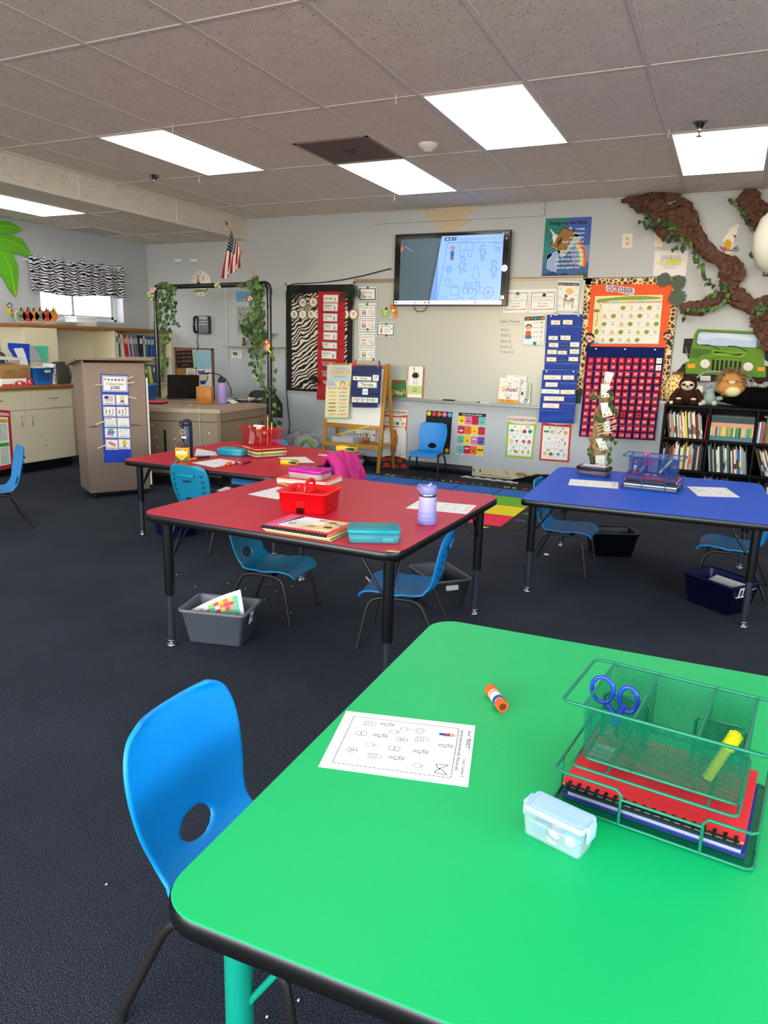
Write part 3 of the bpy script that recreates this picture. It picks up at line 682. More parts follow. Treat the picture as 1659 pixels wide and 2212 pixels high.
panel(A0,B_,.10,HD-.035,mdesk);panel(B_,C_,.10,HD-.035,mdesk);panel(A2,A0,.10,HD-.035,mdesk);panel(C_,B2,.10,HD-.035,mdesk)
panel(A_,B_,.60,.606,mdark,.001,.001,.03,.96);panel(B_,C_,.60,.606,mdark,.001,.001,.05,.95);panel(A_,B_,.10,.125,mdark,.001,.001)
mb.build('desk_body',desk)
for(u,z0,z1,w)in((.10,.33,.50,.018),(.32,.30,.52,.022),(.56,.30,.50,.022)):
 mb=MB();c=A_+(B_-A_)*u;panel(c-(B_-A_).normalized()*w/2,c+(B_-A_).normalized()*w/2,z0,z1,mblk,.004,.004);mb.build('cable_slot',desk)
for(p,q,u,z)in((A_,B_,.17,.56),(A_,B_,.20,.45),(A_,B_,.22,.36),(A_,B_,.44,.44),(A_,B_,.44,.33),(A_,B_,.86,.50),(B_,C_,.90,.54)):
 d=(q-p).normalized();n_=Vector((d.y,-d.x,0));c=p+(q-p)*u-n_*.010;mb=MB()
 mb.lathe([(.006,0),(.013,0),(.013,.003),(.006,.003)],M('b5ab98',.4,.6)if u!=.90 else mblk,14,frame(c+Vector((0,0,z)),d,Vector((0,0,1)),n_),True,True);mb.build('lock',desk)
for p in((A0*.9+A2*.1),(B_*.93+B3*.07),(C_*.9+B3*.1),B3,A2*.95+A_*.05):mb=MB();mb.box(p.x-.02,p.x+.02,p.y-.02,p.y+.02,0,.10,mblk);mb.build('desk_foot',desk)
mcab=M('d9cdb0',.5,mottle=.05,mscale=3);mwood=M('96622e',.4,mottle=.22,mscale=12);mctop=M('c8c2b4',.35)
XC=-6.13
def cabinet(y0,y1,label,doors,hdl):
 o=empty('base_cabinet',(0,0,0),0,label,'cabinet','cream base cabinets along the left wall')
 mb=MB();mb.box(XL+.01,XC-.018,y0+.001,y1-.001,.10,.81,mcab);mb.build('cabinet_body',o)
 mb=MB();mb.box(XL+.01,XC-.06,y0+.002,y1-.002,0,.10,mblk);mb.build('toe_kick',o)
 for(a_,b_,z0,z1,kind,hy)in doors:
  mb=MB();mb.rbox(0,b_-a_-.004,0,z1-z0-.004,0,.018,mcab,r=.002,b=.001,T=frame((XC-.018,a_+.002,z0+.002),(0,1,0),(0,0,1),(1,0,0)));d=mb.build(kind,o)
  mb=MB();c=(XC,hy,0)
  if kind=='drawer':zc=(z0+z1)/2+.01;mb.tube([(XC,hy-.05,zc),(XC+.022,hy-.05,zc),(XC+.022,hy+.05,zc),(XC,hy+.05,zc)],.0035,mchrome,8)
  else:zc=z1-.10;mb.tube([(XC,hy,zc-.05),(XC+.022,hy,zc-.05),(XC+.022,hy,zc+.05),(XC,hy,zc+.05)],.0035,mchrome,8)
  mb.build('handle',d)
 return o
cabinet(4.90,5.47,'cream base cabinet with a drawer over one stained door, beside the podium',[(4.90,5.47,.62,.80,'drawer',5.22),(4.90,5.47,.105,.615,'door',4.96)],0)
cabinet(4.33,4.90,'cream base cabinet covered by the red chart at the left edge',[(4.33,4.90,.62,.80,'drawer',4.6),(4.33,4.90,.105,.615,'door',4.84)],0)
cabinet(3.6,4.33,'cream base cabinet just beyond the left edge of the photo',[(3.6,4.33,.62,.80,'drawer',3.9),(3.6,4.33,.105,.615,'door',4.26)],0)
top=empty('countertop',(0,0,0),0,'long countertop with wooden front edge over the cream cabinets','countertop')
mb=MB();mb.box(XL+.005,XC-.0,3.5,5.455,.812,.850,mctop);mb.build('counter_surface',top)
mb=MB();mb.rbox(XC,XC+.022,3.5,5.48,.812,.852,mwood,r=.004,b=.003);mb.box(XL+.005,XC+.0,5.455,5.48,.812,.851,mwood);mb.build('wood_edge',top)
mb=MB()
for(y,z,a1_,b1_)in((5.06,.34,.004,.02),(5.1,.25,.02,.008),(5.27,.43,.012,.005),(5.40,.12,.006,.004)):mb.box(XC+.0005,XC+.0015,y,y+a1_,z,z+b1_,M('4a3f30',.9))
o=mb.build('scuff_marks');o.parent=bpy.data.objects['door']
XF=-6.34
unit=empty('shelf_unit',(0,0,0),0,'cream shelving unit with a wooden top under the window','shelf unit')
mb=MB();mb.rbox(XL+.005,XF+.0,5.06,YW-.005,1.405,1.440,mwood,r=.004,b=.003);mb.build('wood_top',unit)
mb=MB();mcb2=M('dcd2b6',.55)
mb.box(XL+.005,XF,5.13,5.50,.852,1.404,mcb2);mb.box(XL+.005,XF,5.50,5.52,0,1.404,mcb2)
mb.box(XL+.005,XL+.02,5.52,YW-.01,0,1.404,mcb2)
for y in(6.30,YW-.03):mb.box(XL+.02,XF,y,y+.02,0,1.404,mcb2)
mb.build('carcass',unit)
for z in(1.115,.80,.45):mb=MB();mb.box(XL+.02,XF-.005,6.32,YW-.03,z-.018,z,mcb2);mb.build('shelf_board',unit)
mb=MB()
for z in(.9,.96,1.02,1.08,1.14,1.2):
 for x in(-6.62,-6.41):mb.box(x,x+.006,6.2985,6.3,z,z+.006,P('4a4436'))
mb.build('peg_holes',unit)
KX,KY0,KY1=-.485,6.80,7.20;KZ=.885;CWd=.365
case=empty('bookcase',(0,0,0),0,'black cubby bookcase filled with picture books below the green car poster','bookcase')
mkb=M('050505',.6,spec=.15);mb=MB();t=.018;nC=4
mb.box(KX,KX+nC*CWd+t,KY0,KY1,KZ-t,KZ,mkb);mb.box(KX,KX+nC*CWd+t,KY0,KY1,0,.05,mkb)
mb.box(KX,KX+nC*CWd+t,KY1-.006,KY1,0,KZ,mkb)
for i in range(nC+1):mb.box(KX+i*CWd,KX+i*CWd+t,KY0,KY1,.05,KZ-t,mkb)
mb.build('case_frame',case)
SH=[.60,.325,.05]
for z in SH[:2]:mb=MB();mb.box(KX+t,KX+nC*CWd,KY0+.002,KY1-.006,z-t,z,mkb);mb.build('shelf_board',case)
mpipe=M('0c0d0d',.3,coat=.3);arch=empty('pipe_arch',(0,0,0),0,'black pipe arch draped with ivy standing behind the teacher desk','arch')
AL=Vector((-5.63,6.2,0));AR=Vector((-4.045,6.0,0));AH=1.86
for(p,nm)in((AL,'post'),(AR,'post')):
 mb=MB();mb.tube([(p.x,p.y,0),(p.x,p.y,AH-.06)],.024,mpipe,16);mb.build('post',arch)
 s=1 if p is AL else-1;d=(AR-AL).normalized()*s
 mb=MB();mb.tube([p+Vector((0,0,AH-.10))]+[p+d*(.055*(1-math.cos(a)))+Vector((0,0,AH-.055+.055*math.sin(a)))for a in[math.pi/2*k/6 for k in range(7)]]+[p+d*.10+Vector((0,0,AH))],.029,mpipe,16);mb.build('elbow',arch)
 mb=MB();mb.tube([p+Vector((0,-.2,.026)),p+Vector((0,.2,.026))],.024,mpipe,14);mb.build('foot_pipe',arch)
mb=MB();mb.tube([AL+(AR-AL).normalized()*.06+Vector((0,0,AH)),AR-(AR-AL).normalized()*.06+Vector((0,0,AH))],.024,mpipe,16);mb.build('cross_pipe',arch)
moak=M('b9822c',.45,mottle=.18,mscale=14)
EX0,EX1,EYF,EH=-3.93,-3.215,6.80,1.13
eas=empty('wooden_easel',(0,0,.0045),0,'wooden double-sided floor easel with whiteboard and hanging charts','easel')
def beam(p,q,w,d,m,name):
 mb=MB();p,q=Vector(p),Vector(q);t_=(q-p).normalized();x=Vector((1,0,0))if abs(t_.x)<.9 else Vector((0,1,0));y=t_.cross(x).normalized();x=y.cross(t_)
 mb.rbox(-w/2,w/2,-d/2,d/2,0,(q-p).length,m,r=.004,b=.002,T=frame(p,x,y,t_));return mb.build(name,eas)
for x in(EX0+.02,EX1-.02):
 beam((x,EYF,0),(x,EYF+.14,EH),.038,.022,moak,'leg');beam((x+.0,EYF+.40,0),(x+.0,EYF+.18,EH),.038,.022,moak,'leg')
yz=lambda z:EYF+.14*z/EH
beam((EX0+.03,yz(.47),.47),(EX1-.03,yz(.47),.47),.022,.045,moak,'rail');beam((EX0+.03,yz(1.10),1.10),(EX1-.03,yz(1.10),1.10),.022,.045,moak,'rail')
mb=MB();mb.box(EX0+.02,EX1-.02,yz(.2)-.02,EYF+.38,.262,.272,moak);mb.box(EX0+.02,EX1-.02,yz(.2)-.03,yz(.2)-.018,.25,.295,moak);mb.build('tray',eas)
mb=MB();mb.add([(EX0+.04,yz(.49)-.004,.49),(EX1-.04,yz(.49)-.004,.49),(EX1-.04,yz(1.09)-.004,1.09),(EX0+.04,yz(1.09)-.004,1.09),(EX0+.04,yz(.49)+.006,.49),(EX1-.04,yz(.49)+.006,.49),(EX1-.04,yz(1.09)+.006,1.09),(EX0+.04,yz(1.09)+.006,1.09)],[(0,1,2,3),(7,6,5,4),(0,4,5,1),(1,5,6,2),(2,6,7,3),(3,7,4,0)],M('efece4',.3));mb.build('whiteboard_panel',eas)
oc=empty('office_chair',(-4.62,6.62,0),math.radians(200),'grey plastic office chair behind the teacher desk','chair')
mg=M('2b2b2b',.55)
mb=MB();mb.grid(lambda u,v:((u-.5)*.44*(1-.25*max(0,v-.6)**2/.16),-.22-.03*math.cos((u-.5)*3)+.02*v,.50+.30*v-(abs(u-.5)*2)**6*.08*v),14,8,mg);mb.grid(lambda u,v:((u-.5)*.44*(1-.25*max(0,v-.6)**2/.16),-.235-.03*math.cos((u-.5)*3)+.02*v,.50+.30*v-(abs(u-.5)*2)**6*.08*v),14,8,mg);mb.build('backrest',oc)
mb=MB();mb.rbox(-.23,.23,-.2,.24,.42,.47,mg,r=.06,b=.015);mb.build('seat',oc)
mb=MB();mb.lathe([(.025,.06),(.025,.42)],mblk,14);
for k in range(5):mb.tube([(0,0,.08),(.25*math.cos(k*1.257),.25*math.sin(k*1.257),.05)],.015,mblk,8)
mb.build('pedestal',oc)
for k in range(5):mb=MB();mb.ball((.25*math.cos(k*1.257),.25*math.sin(k*1.257),.025),.025,.025,.025,mblk,10,None,6);mb.build('caster',oc)
mb=MB();mb.tube([(0,-.02,.43),(0,-.2,.44),(0,-.24,.52)],.014,mblk,8);mb.build('back_support',oc)
# ================================================================== THINGS ON THE BACK WALL
def crop(ox,oy,k):return lambda x,y:(ox+x/k,oy+y/k)
c5=crop(600,580,6.381);c6=crop(660,760,6.381);c7=crop(830,480,5.53);c8=crop(1060,440,6.381)
d1=crop(840,760,4.879);d2=crop(1050,640,6.381);d3=crop(1060,860,6.381);d4=crop(1240,580,6.381);d5=crop(1230,740,7.373);d6=crop(1330,400,5.043);d7=crop(1400,690,6.405);d8=crop(1400,850,6.405)
def wsheet(name,cs,fn,w,h,base,label,cat,group=None,y=None,lift=.002,thick=.0012):
 return sheet(name,[fn(*c)for c in cs],w,h,base,label,cat,group,'Y',y if y is not None else YW,lift,thick)
def pin(fn,x,y,color,label,r=.012,yy=None,name='magnet'):
 q=onY(*fn(x,y),(yy or YW)-.008);mb=MB()
 mb.lathe([(0,0),(r,0),(r,.004),(r*.75,.008),(0,.009)],M(color,.25),14,tr(q.x,q.y,q.z)@rotx(math.pi/2),False,True)
 return tag(mb.build(name),label,'magnet')
def zebramat(name,lightc,scale=9.0,dist=7.0,rot=0.0,trans=False):
 m,n,b=nodemat(name);tc=n.nodes.new('ShaderNodeTexCoord');mp=n.nodes.new('ShaderNodeMapping');mp.inputs['Rotation'].default_value=(0,rot,0)
 w=n.nodes.new('ShaderNodeTexWave');w.bands_direction='Z';w.inputs['Scale'].default_value=scale;w.inputs['Distortion'].default_value=dist;w.inputs['Detail'].default_value=1.2;w.inputs['Detail Scale'].default_value=1.1
 r=ramp(n,[(0.0,'0c0d0d'),(0.47,'0c0d0d'),(0.53,lightc),(1.0,lightc)])
 n.links.new(tc.outputs['Object'],mp.inputs[0]);n.links.new(mp.outputs[0],w.inputs[0]);n.links.new(w.outputs['Fac'],r.inputs[0]);n.links.new(r.outputs[0],b.inputs['Base Color']);b.inputs['Roughness'].default_value=.85
 if trans:b.inputs['Transmission Weight'].default_value=.0
 return m
mwb=M('b9bab1',.25,mottle=.03,mscale=2);malu=M('8e908e',.4,.6)
wb=empty('whiteboard',(0,0,0),0,'wide wall whiteboard with Table Points written on it','whiteboard')
mb=MB();mb.box(-3.79,-1.345,YW-.012,YW-.001,.775,1.975,mwb);wsf=mb
mb=MB()
for q in((-3.80,-3.78,.765,1.985),(-1.355,-1.335,.765,1.985),(-3.80,-1.335,1.97,1.99)):mb.box(q[0],q[1],YW-.018,YW-.001,q[2],q[3],malu)
mb.build('board_frame',wb)
mb=MB();mb.box(-3.78,-1.36,YW-.024,YW-.012,1.985,2.012,malu);mb.box(-3.76,-1.37,YW-.0245,YW-.024,1.992,2.003,M('a57a45',.7));mb.build('display_rail',wb)
mb=MB();mb.rbox(-3.80,-1.335,YW-.075,YW-.001,.755,.766,malu,r=.004,b=.002);mb.box(-3.80,-1.335,YW-.077,YW-.073,.752,.775,malu);mb.box(-3.80,-1.335,YW-.075,YW-.02,.748,.755,M('6a6a68',.5));mb.build('marker_tray',wb)
mb=wsf;a=Art(mb,onY(*d2(170,300),YW-.0125),onY(*d2(500,300),YW-.0125),onY(*d2(500,830),YW-.0125),onY(*d2(170,830),YW-.0125),330,530,n=(0,-1,0))
wr=P('4e504c')
for t,x,y,h in(('Table Points',10,66,42),('Red |',36,178,36),('Red2 |',36,252,36),('Blue |||',36,334,36),('Green ||',18,412,36),('Yellow |||',34,482,34)):a.text(t,x,y,h,wr,'l',0)
a.line([(16,98),(330,88)],3,wr);mb.build('writing_surface',wb)
for fn,x,y,w_,m_,nm,lb,ct in((d1,632,492,.10,'1b1b1b','board_eraser','black eraser lying on the whiteboard tray','eraser'),):
 q=onY(*fn(x,y),YW-.045);mb=MB();mb.rbox(q.x-.06,q.x+.06,YW-.07,YW-.03,.766,.788,M('1b1b1b',.7),r=.006,b=.003);mb.box(q.x-.058,q.x+.058,YW-.069,YW-.031,.7665,.772,M('7a7a76',.9));tag(mb.build(nm),lb,ct)
q=onY(*d1(1015,518),YW-.05);mb=MB();mb.tube([(q.x-.05,YW-.05,.774),(q.x+.045,YW-.05,.774)],.008,M('e8e8e6',.4),12);mb.tube([(q.x-.085,YW-.05,.774),(q.x-.05,YW-.05,.774)],.0085,M('17171a',.4),12);tag(mb.build('dry_erase_marker'),'white marker with a black cap lying on the whiteboard tray','marker')
def E(h,s=.85):return M(h,.25,emit=s,spec=.6)
tv=empty('wall_television',(0,0,0),0,'wall-mounted flat screen showing a blue-tinted verbs worksheet','television')
TY=7.19;tq=[onY(855,508,TY),onY(1106.5,494,TY),onY(1092,660,TY),onY(848.5,661,TY)]
tx0=(tq[0].x+tq[3].x)/2;tx1=(tq[1].x+tq[2].x)/2;tz1=(tq[0].z+tq[1].z)/2;tz0=(tq[2].z+tq[3].z)/2
mb=MB();mb.rbox(tx0,tx1,tz0,tz1,0,.045,M('0a0a0b',.25),r=.006,b=.003,T=frame((0,TY+.045,0),(1,0,0),(0,0,1),(0,-1,0)));mb.box(tx0+.4,tx1-.4,TY+.045,YW-.015,tz0+.2,tz1-.2,mblk);mb.build('screen_housing',tv)
mb=MB();a=Art(mb,(tx0,TY-.001,tz1),(tx1,TY-.001,tz1),(tx1,TY-.001,tz0),(tx0,TY-.001,tz0),1400,800,n=(0,-1,0),eps=.0002)
a.rect(14,14,1386,786,M('050506',.12));a.up()
a.rect(75,60,560,742,E('3c5560',.6));a.poly([(590,40),(1320,40),(1320,742),(470,742)],E('7ba6fa',.75));a.poly([(560,60),(592,60),(472,742),(560,742)],E('7ba6fa',.75))if False else None
a.poly([(560,60),(585,60),(472,742),(440,742)],E('3c5560',.6));a.up()
ln=E('3a4f86',.6);tb=E('d2ccf6',.85)
a.rect(14,742,1340,786,tb);a.up()
a.text('Type here to search',100,772,16,ln,'l',0);a.text('49F  Sunny',1060,772,16,ln,'l',0);a.text('10:13 AM',1250,762,13,ln,'l',0);a.text('10/17/2024',1245,780,13,ln,'l',0)
for x,c in((40,'2a3f9a'),(280,'e88a2a'),(360,'f0b030'),(410,'c02a50'),(460,'20242a')):a.ell(x,764,11,11,E(c,.5),10)
a.ell(1030,764,10,12,E('d85030',.5),8)
a.rect(625,56,770,92,E('4a5b86',.5));a.up();a.ell(660,74,10,8,tb,8);a.ell(700,74,10,8,tb,8);a.ell(742,74,5,5,tb,6)
a.text('Color the pictures that show verbs. Write the verbs.',790,92,26,E('5e7fcc',.6),'l',0,520);a.text('Unit 1: Lesson 3',1150,56,22,E('5e7fcc',.6),'l',0,170)
a.dash(665,112,1310,130,5,ln,26);a.dash(665,112,560,740,5,ln,30)
a.poly([(75,110),(100,130),(112,165),(95,192),(75,195)],E('d85a24',.6));a.poly([(75,115),(90,125),(95,150),(75,165)],E('2450c0',.6));a.line([(130,140),(225,190)],4,E('9db4c4',.6))
a.kid(725,300,150,'e88a3a','2a7ad8','6a3a20','9db8f2')
T=3.2
def window_doodle(x,y,s):a.line([(x-s,y-s*.5),(x-s*.7,y-s),(x+s*.7,y-s),(x+s,y-s*.5),(x+s,y+s*.2),(x-s,y+s*.2)],T,ln,True);a.line([(x,y-s),(x,y+s*.2)],T,ln);a.line([(x-s*.8,y+s*.3),(x-s*.8,y+s),(x-s*.3,y+s),(x-s*.3,y+s*.3)],T,ln);a.line([(x+s*.3,y+s*.3),(x+s*.3,y+s),(x+s*.8,y+s),(x+s*.8,y+s*.3)],T,ln)
window_doodle(890,185,80)
a.kidline(1090,310,170,T,ln,1);a.kidline(850,455,190,T,ln,2);a.kidline(1230,500,190,T,ln,0);a.kidline(1045,690,160,T,ln,2)
for s in(-1,1):
 a.line([(1262,150),(1262+s*50,110),(1262+s*46,165),(1262,190)],T,ln);a.line([(1262,180),(1262+s*34,200),(1262+s*20,235),(1262,200)],T,ln)
a.arc(1018,470,42,45,T,ln,-50,230);a.line([(990,430),(1010,370),(1035,370),(1050,430)],T,ln)
a.arc(690,400,18,18,T,ln);[a.line([(690+20*math.cos(k*.45),400+20*math.sin(k*.45)),(690+46*math.cos(k*.45),400+46*math.sin(k*.45))],T,ln)for k in range(14)];a.line([(688,446),(684,490)],T,ln)
a.line([(648,495),(722,495),(718,515),(650,515)],T,ln,True);a.line([(656,515),(666,575),(705,575),(712,515)],T,ln)
for x in(905,968):a.arc(x,640,32,28,T,ln);a.line([(x-30,640),(x-14,560),(x+14,560),(x+30,640)],T,ln);a.arc(x,560,18,16,T,ln,180,360);[a.line([(x-10,580+12*k),(x+10,580+12*k)],T,ln)for k in range(3)]
a.arc(1178,655,60,60,T*1.3,ln);[a.line([(1178,655),(1178+55*math.cos(k),655+55*math.sin(k))],T,ln)for k in range(6)]
a.line([(715,590),(835,600),(815,690),(725,680)],T,ln,True);a.line([(740,590),(750,570),(760,592),(790,575),(800,597)],T,ln)
a.arc(650,735,50,45,T,ln,180,360);a.arc(650,735,26,24,T,ln,180,360);a.arc(850,740,42,34,T,ln,180,360);a.arc(1000,735,40,30,T,ln,180,360)
a.up();a.ell(1350,400,36,36,E('d2ccf6',.85),20);a.up();a.frame(1340,390,1362,410,3,ln);a.rect(1325,690,1365,728,E('a9d4f4',.8));a.ell(1355,34,5,5,tb,6);a.ell(1320,34,6,6,tb,6);a.ell(1355,90,8,8,tb,6)
mb.build('screen',tv)
mb=MB();p0_=onY(*c7(355,1000),YW-.04);mb.tube([onY(*c7(x,y),YW-.04)for x,y in((350,985),(362,1040),(395,1066),(450,1066),(490,1050),(515,1000))],.004,mblk,8);tag(mb.build('screen_cable'),'short black cable loop hanging under the wall screen','cable')
mb=MB();mb.tube([onY(*c5(*q),YW-.02)for q in((1560,0),(1400,40),(1180,98),(900,155),(640,190),(400,205),(220,212),(150,235),(118,320),(118,600),(118,1100),(116,1500),(122,1700),(135,1850),(150,2000),(168,2150),(150,2330),(120,2420))],.0055,mblk,8)
tag(mb.build('power_cable'),'long black cable running from the screen around the zebra board to the floor','cable')
zb=empty('birthday_board',(0,0,0),0,'black-bordered zebra print bulletin board with round birthday letters','bulletin board')
zx0,zx1,zz0,zz1=-4.655,-3.80,.785,1.96
mb=MB();mb.box(zx0,zx1,YW-.010,YW-.001,zz0,zz1,M('101112',.8));mb.build('border_paper',zb)
mb=MB();R=random.Random(2);n_=26;bx0,bx1,bz0,bz1=zx0+.07,zx1-.075,zz0+.03,zz1-.09
pts=[(bx0+(bx1-bx0)*i/n_,bz1+(.006 if i%2 else-.002))for i in range(n_+1)]+[(bx1+(.006 if i%2 else-.002),bz1-(bz1-bz0)*i/40)for i in range(41)]+[(bx1-(bx1-bx0)*i/n_,bz0)for i in range(n_+1)]+[(bx0-(.006 if i%2 else-.002),bz0+(bz1-bz0)*i/40)for i in range(41)]
mb.prism([(x,z)for x,z in pts],0,.0015,zebramat('zebra_print','e3d5c8',7.5,9.0,.55),T=frame((0,YW-.0102,0),(1,0,0),(0,0,1),(0,-1,0)));mb.build('zebra_paper',zb)
mb=MB()
for q in((zx0-.018,zx0,zz0-.02,zz1+.02),(zx1,zx1+.01,zz0-.02,zz1+.02),(zx0-.018,zx1+.01,zz1,zz1+.02),(zx0-.018,zx1+.01,zz0-.02,zz0)):mb.box(q[0],q[1],YW-.016,YW-.001,q[2],q[3],M('c9cbcb',.35,.5))
mb.build('board_frame',zb)
for i,(x,y,t,c)in enumerate(((345,470,'H','z'),(490,465,'A','o'),(228,632,'B','z'),(345,632,'I','o'),(462,632,'R','o'),(545,632,'T','o'),(620,632,'H','z'),(700,632,'D','z'),(930,632,'A','z'),(1045,632,'Y','o'))):
 q=onY(*c5(x,y),YW-.018);mb=MB();T_=frame(q,(1,0,0),(0,0,1),(0,-1,0));r=.067*(.98 if y<500 else .96)*.72
 mb.prism([(r*1.28*math.cos(k*math.pi/14)*(1.0 if k%2 else .96),r*1.28*math.sin(k*math.pi/14)*(1.0 if k%2 else .96))for k in range(28)],0,.001,P('5f7048' if c=='z' else '6f7a4a'),T=T_)
 mb.prism([(r*1.12*math.cos(k*.3142),r*1.12*math.sin(k*.3142))for k in range(20)],.001,.0014,P('d0892c' if i%2 else '3c4a34'),T=T_)
 mb.prism([(r*.95*math.cos(k*.3142),r*.95*math.sin(k*.3142))for k in range(20)],.0014,.0018,P('f2efe8'),T=T_)
 a=Art(mb,q+Vector((-r,-.0022,r)),q+Vector((r,-.0022,r)),q+Vector((r,-.0022,-r)),q+Vector((-r,-.0022,-r)),100,100,n=(0,-1,0));a.text(t,50,74,50,INK,'c',0)
 row='upper' if y<500 else 'lower'
 vis=x<520 or x>900
 tag(mb.build('letter_disc'),'round birthday letter %s in the %s row of the zebra board'%({'H':'H','A':'A','B':'B','I':'I','R':'R','T':'T','D':'D','Y':'Y'}[t]if vis else t+' behind the red chart',row),'letter','birthday letters')
mivy=[M('35591c',.5),M('284a17',.5),M('4d7424',.5),M('1f3a12',.5)];mvine=M('5a6b34',.6)
def leaf(mb,p,d,n,size,m,w=.8):
 """heart-shaped leaf from stalk point p along d, facing n"""
 d=d.normalized();s=d.cross(n).normalized();n2=s.cross(d).normalized();o=[]
 for t,x in((0,0),(-.08,.25),(.12,.46),(.38,.48),(.7,.26),(1.0,0),(.7,-.26),(.38,-.48),(.12,-.46),(-.08,-.25)):
  o.append(p+d*(t*size)+s*(x*size*w)+n2*(-.10*size*abs(x)*2))
 c=p+d*size*.4+n2*size*.06
 mb.add([c]+o,[(0,i,i%10+1)for i in range(1,11)],m,True)
def palmfrond(mb,p,d,L_,m,n=11,droop=.5,w=.22,nrm=Vector((0,-1,0))):
 d=d.normalized();s=d.cross(nrm).normalized();mb.tube([p,p+d*L_*.5,p+d*L_],.0025,m,5)
 for i in range(n):
  t=(i+.5)/n;q=p+d*L_*t
  for sg in(-1,1):
   e=(d*.75+s*sg*(.9-.3*t)+Vector((0,0,-.25*droop))).normalized();l=L_*w*2.0*(1-.5*t);tip=q+e*l+nrm*.01
   mb.add([q,q+e*l*.5+d*l*.07+nrm*.006,tip,q+e*l*.5-d*l*.07+nrm*.002],[(0,1,2),(0,2,3)],m)
def fan(mb,c,base_ang,spread,L_,m,y,n=9):
 for i in range(n):
  a_=base_ang+spread*(i/(n-1)-.5);d=Vector((math.cos(a_),0,math.sin(a_)));palmfrond(mb,c+Vector((0,-.002*i,0)),d,L_*(.8+.2*math.sin(i*2.1)),m,12)
for(x,y,b_,L_,lb)in((250,235,-math.pi*.5,.20,'dark green palm frond pinned at the upper left corner of the zebra board'),(1010,240,-math.pi*.5,.21,'dark green palm frond pinned at the upper right corner of the zebra board')):
 mb=MB();q=onY(*c5(x,y),YW-.03);fan(mb,q,b_,1.9,L_,M('1c3320',.6),0,8);tag(mb.build('palm_leaf'),lb,'leaf')
mb=MB();q=onY(*c5(500,1500),YW-.03);fan(mb,q+Vector((0.02,0,.02)),-math.pi*.62,1.8,.12,M('14261a',.6),0,7);tag(mb.build('palm_leaf'),'dark green leaf low on the zebra board beside the red chart','leaf')
mred=M('b4101f',.6,bump=.3,bscale=20)
rs=empty('schedule_chart',(0,0,0),0,'long red pocket chart of daily schedule cards over the zebra board','pocket chart')
q=[onY(*c5(555,318),YW-.03),onY(*c5(935,318),YW-.03),onY(*c6(520,660),YW-.03),onY(*c6(155,660),YW-.03)]
mb=MB();mb.grid(lambda u,v:tuple((q[0]*(1-u)+q[1]*u)*(1-v)+(q[3]*(1-u)+q[2]*u)*v+Vector((0,.006*math.sin(v*38),0))),6,60,mred);mb.build('chart_cloth',rs)
mb=MB()
for k in range(11):
 v=.09+.082*k;L_=(q[0]*(1-v)+q[3]*v);R_=(q[1]*(1-v)+q[2]*v);z=L_.z
 mb.add([L_+Vector((.005,-.012,0)),R_+Vector((-.005,-.012,0)),R_+Vector((-.005,-.012,-.003)),L_+Vector((.005,-.012,-.003))],[(0,1,2,3)],M('7d0a16',.5))
mb.build('pocket_seam',rs)
SCH=[('WELCOME',632,362,838,470,'d8dbe2'),('MORNING/MEETING',630,478,832,588,'e8b0a0'),('LANGUAGE/ARTS',630,620,826,730,'d8c8c0'),('SNACK/& RECESS',634,755,828,858,'9aa4b8'),('MATH',632,872,824,985,'8a88a0'),('HAND-/WRITING',610,1012,818,1105,'404040'),('LUNCH &/RECESS',606,1130,812,1245,'8a8888')]
for i,(t,x0,y0,x1,y1,ec)in enumerate(SCH):
 sk=8 if i in(4,5,6)else 2
 a=wsheet('schedule_card',((x0,y0),(x1,y0+sk),(x1+(-4 if i!=5 else 5),y1+sk*.5),(x0+(0 if i!=5 else 18),y1-4)),c5,100,52,WH,'white %s schedule card in the red pocket chart'%t.replace('/',' ').replace('-','').lower(),'card','schedule cards in the red chart',YW-.045)
 a.frame(3,3,97,49,2,P(ec));a.up();L_=t.split('/')
 for j,s in enumerate(L_):a.text(s,8,(30 if len(L_)==1 else 22+15*j),10 if j==0 else 8,INK,'l',1-j,52)
 a.up();a.kid(78,46,26,'5a3a20',['d8d84a','4a6a8a','3a7a3a','c03030','808080','e09030','3a5a2a'][i],skin='c89070')
 a.done()
for(t,cs,lb)in(('SCIENCE',((220,130),(415,138),(428,200),(240,195)),'grey-pink science schedule card, second lowest in the red chart'),('ART',((222,258),(330,262),(345,350),(240,340)),'pink art schedule card partly behind the easel chart'),(' ',((228,395),(320,390),(330,440),(250,440)),'dark schedule card half hidden behind the weather chart')):
 a=wsheet('schedule_card',cs,c6,100,50,P('c9a0a8'),lb,'card','schedule cards in the red chart',YW-.045);a.frame(3,3,97,47,3,INK);a.up();a.text(t,10,30,16,INK,'l',1,80)if t.strip()else None;a.done()
def vcard(cs,label,title,tc_,sub=None,base='f2f2ee',edge='a9cfe0',fn=c5,w=250,h=200):
 a=wsheet('voice_card',cs,fn,w,h,P(edge),label,'card','voice level cards beside the whiteboard',YW-.016);a.rect(8,8,w-8,h-8,P(base));a.up()
 return a
a=vcard(((1112,250),(1368,250),(1368,448),(1112,452)),'card reading Voice Levels with wooden frame, topmost beside the whiteboard',0,0)
a.rect(14,22,236,186,P('5a2c18'));a.up();a.rect(30,32,222,172,WH);a.up();a.text('Voice',125,98,44,None,'c',0,150,cols=[P(x)for x in('3a6ab0','d04a30','e0a020','3a8a40','8a4ab0')]);a.text('Levels',125,158,42,None,'c',0,170,cols=[P(x)for x in('3a8a40','c03a30','e0a020','3a6ab0','8a4ab0','d06a20')]);a.done()
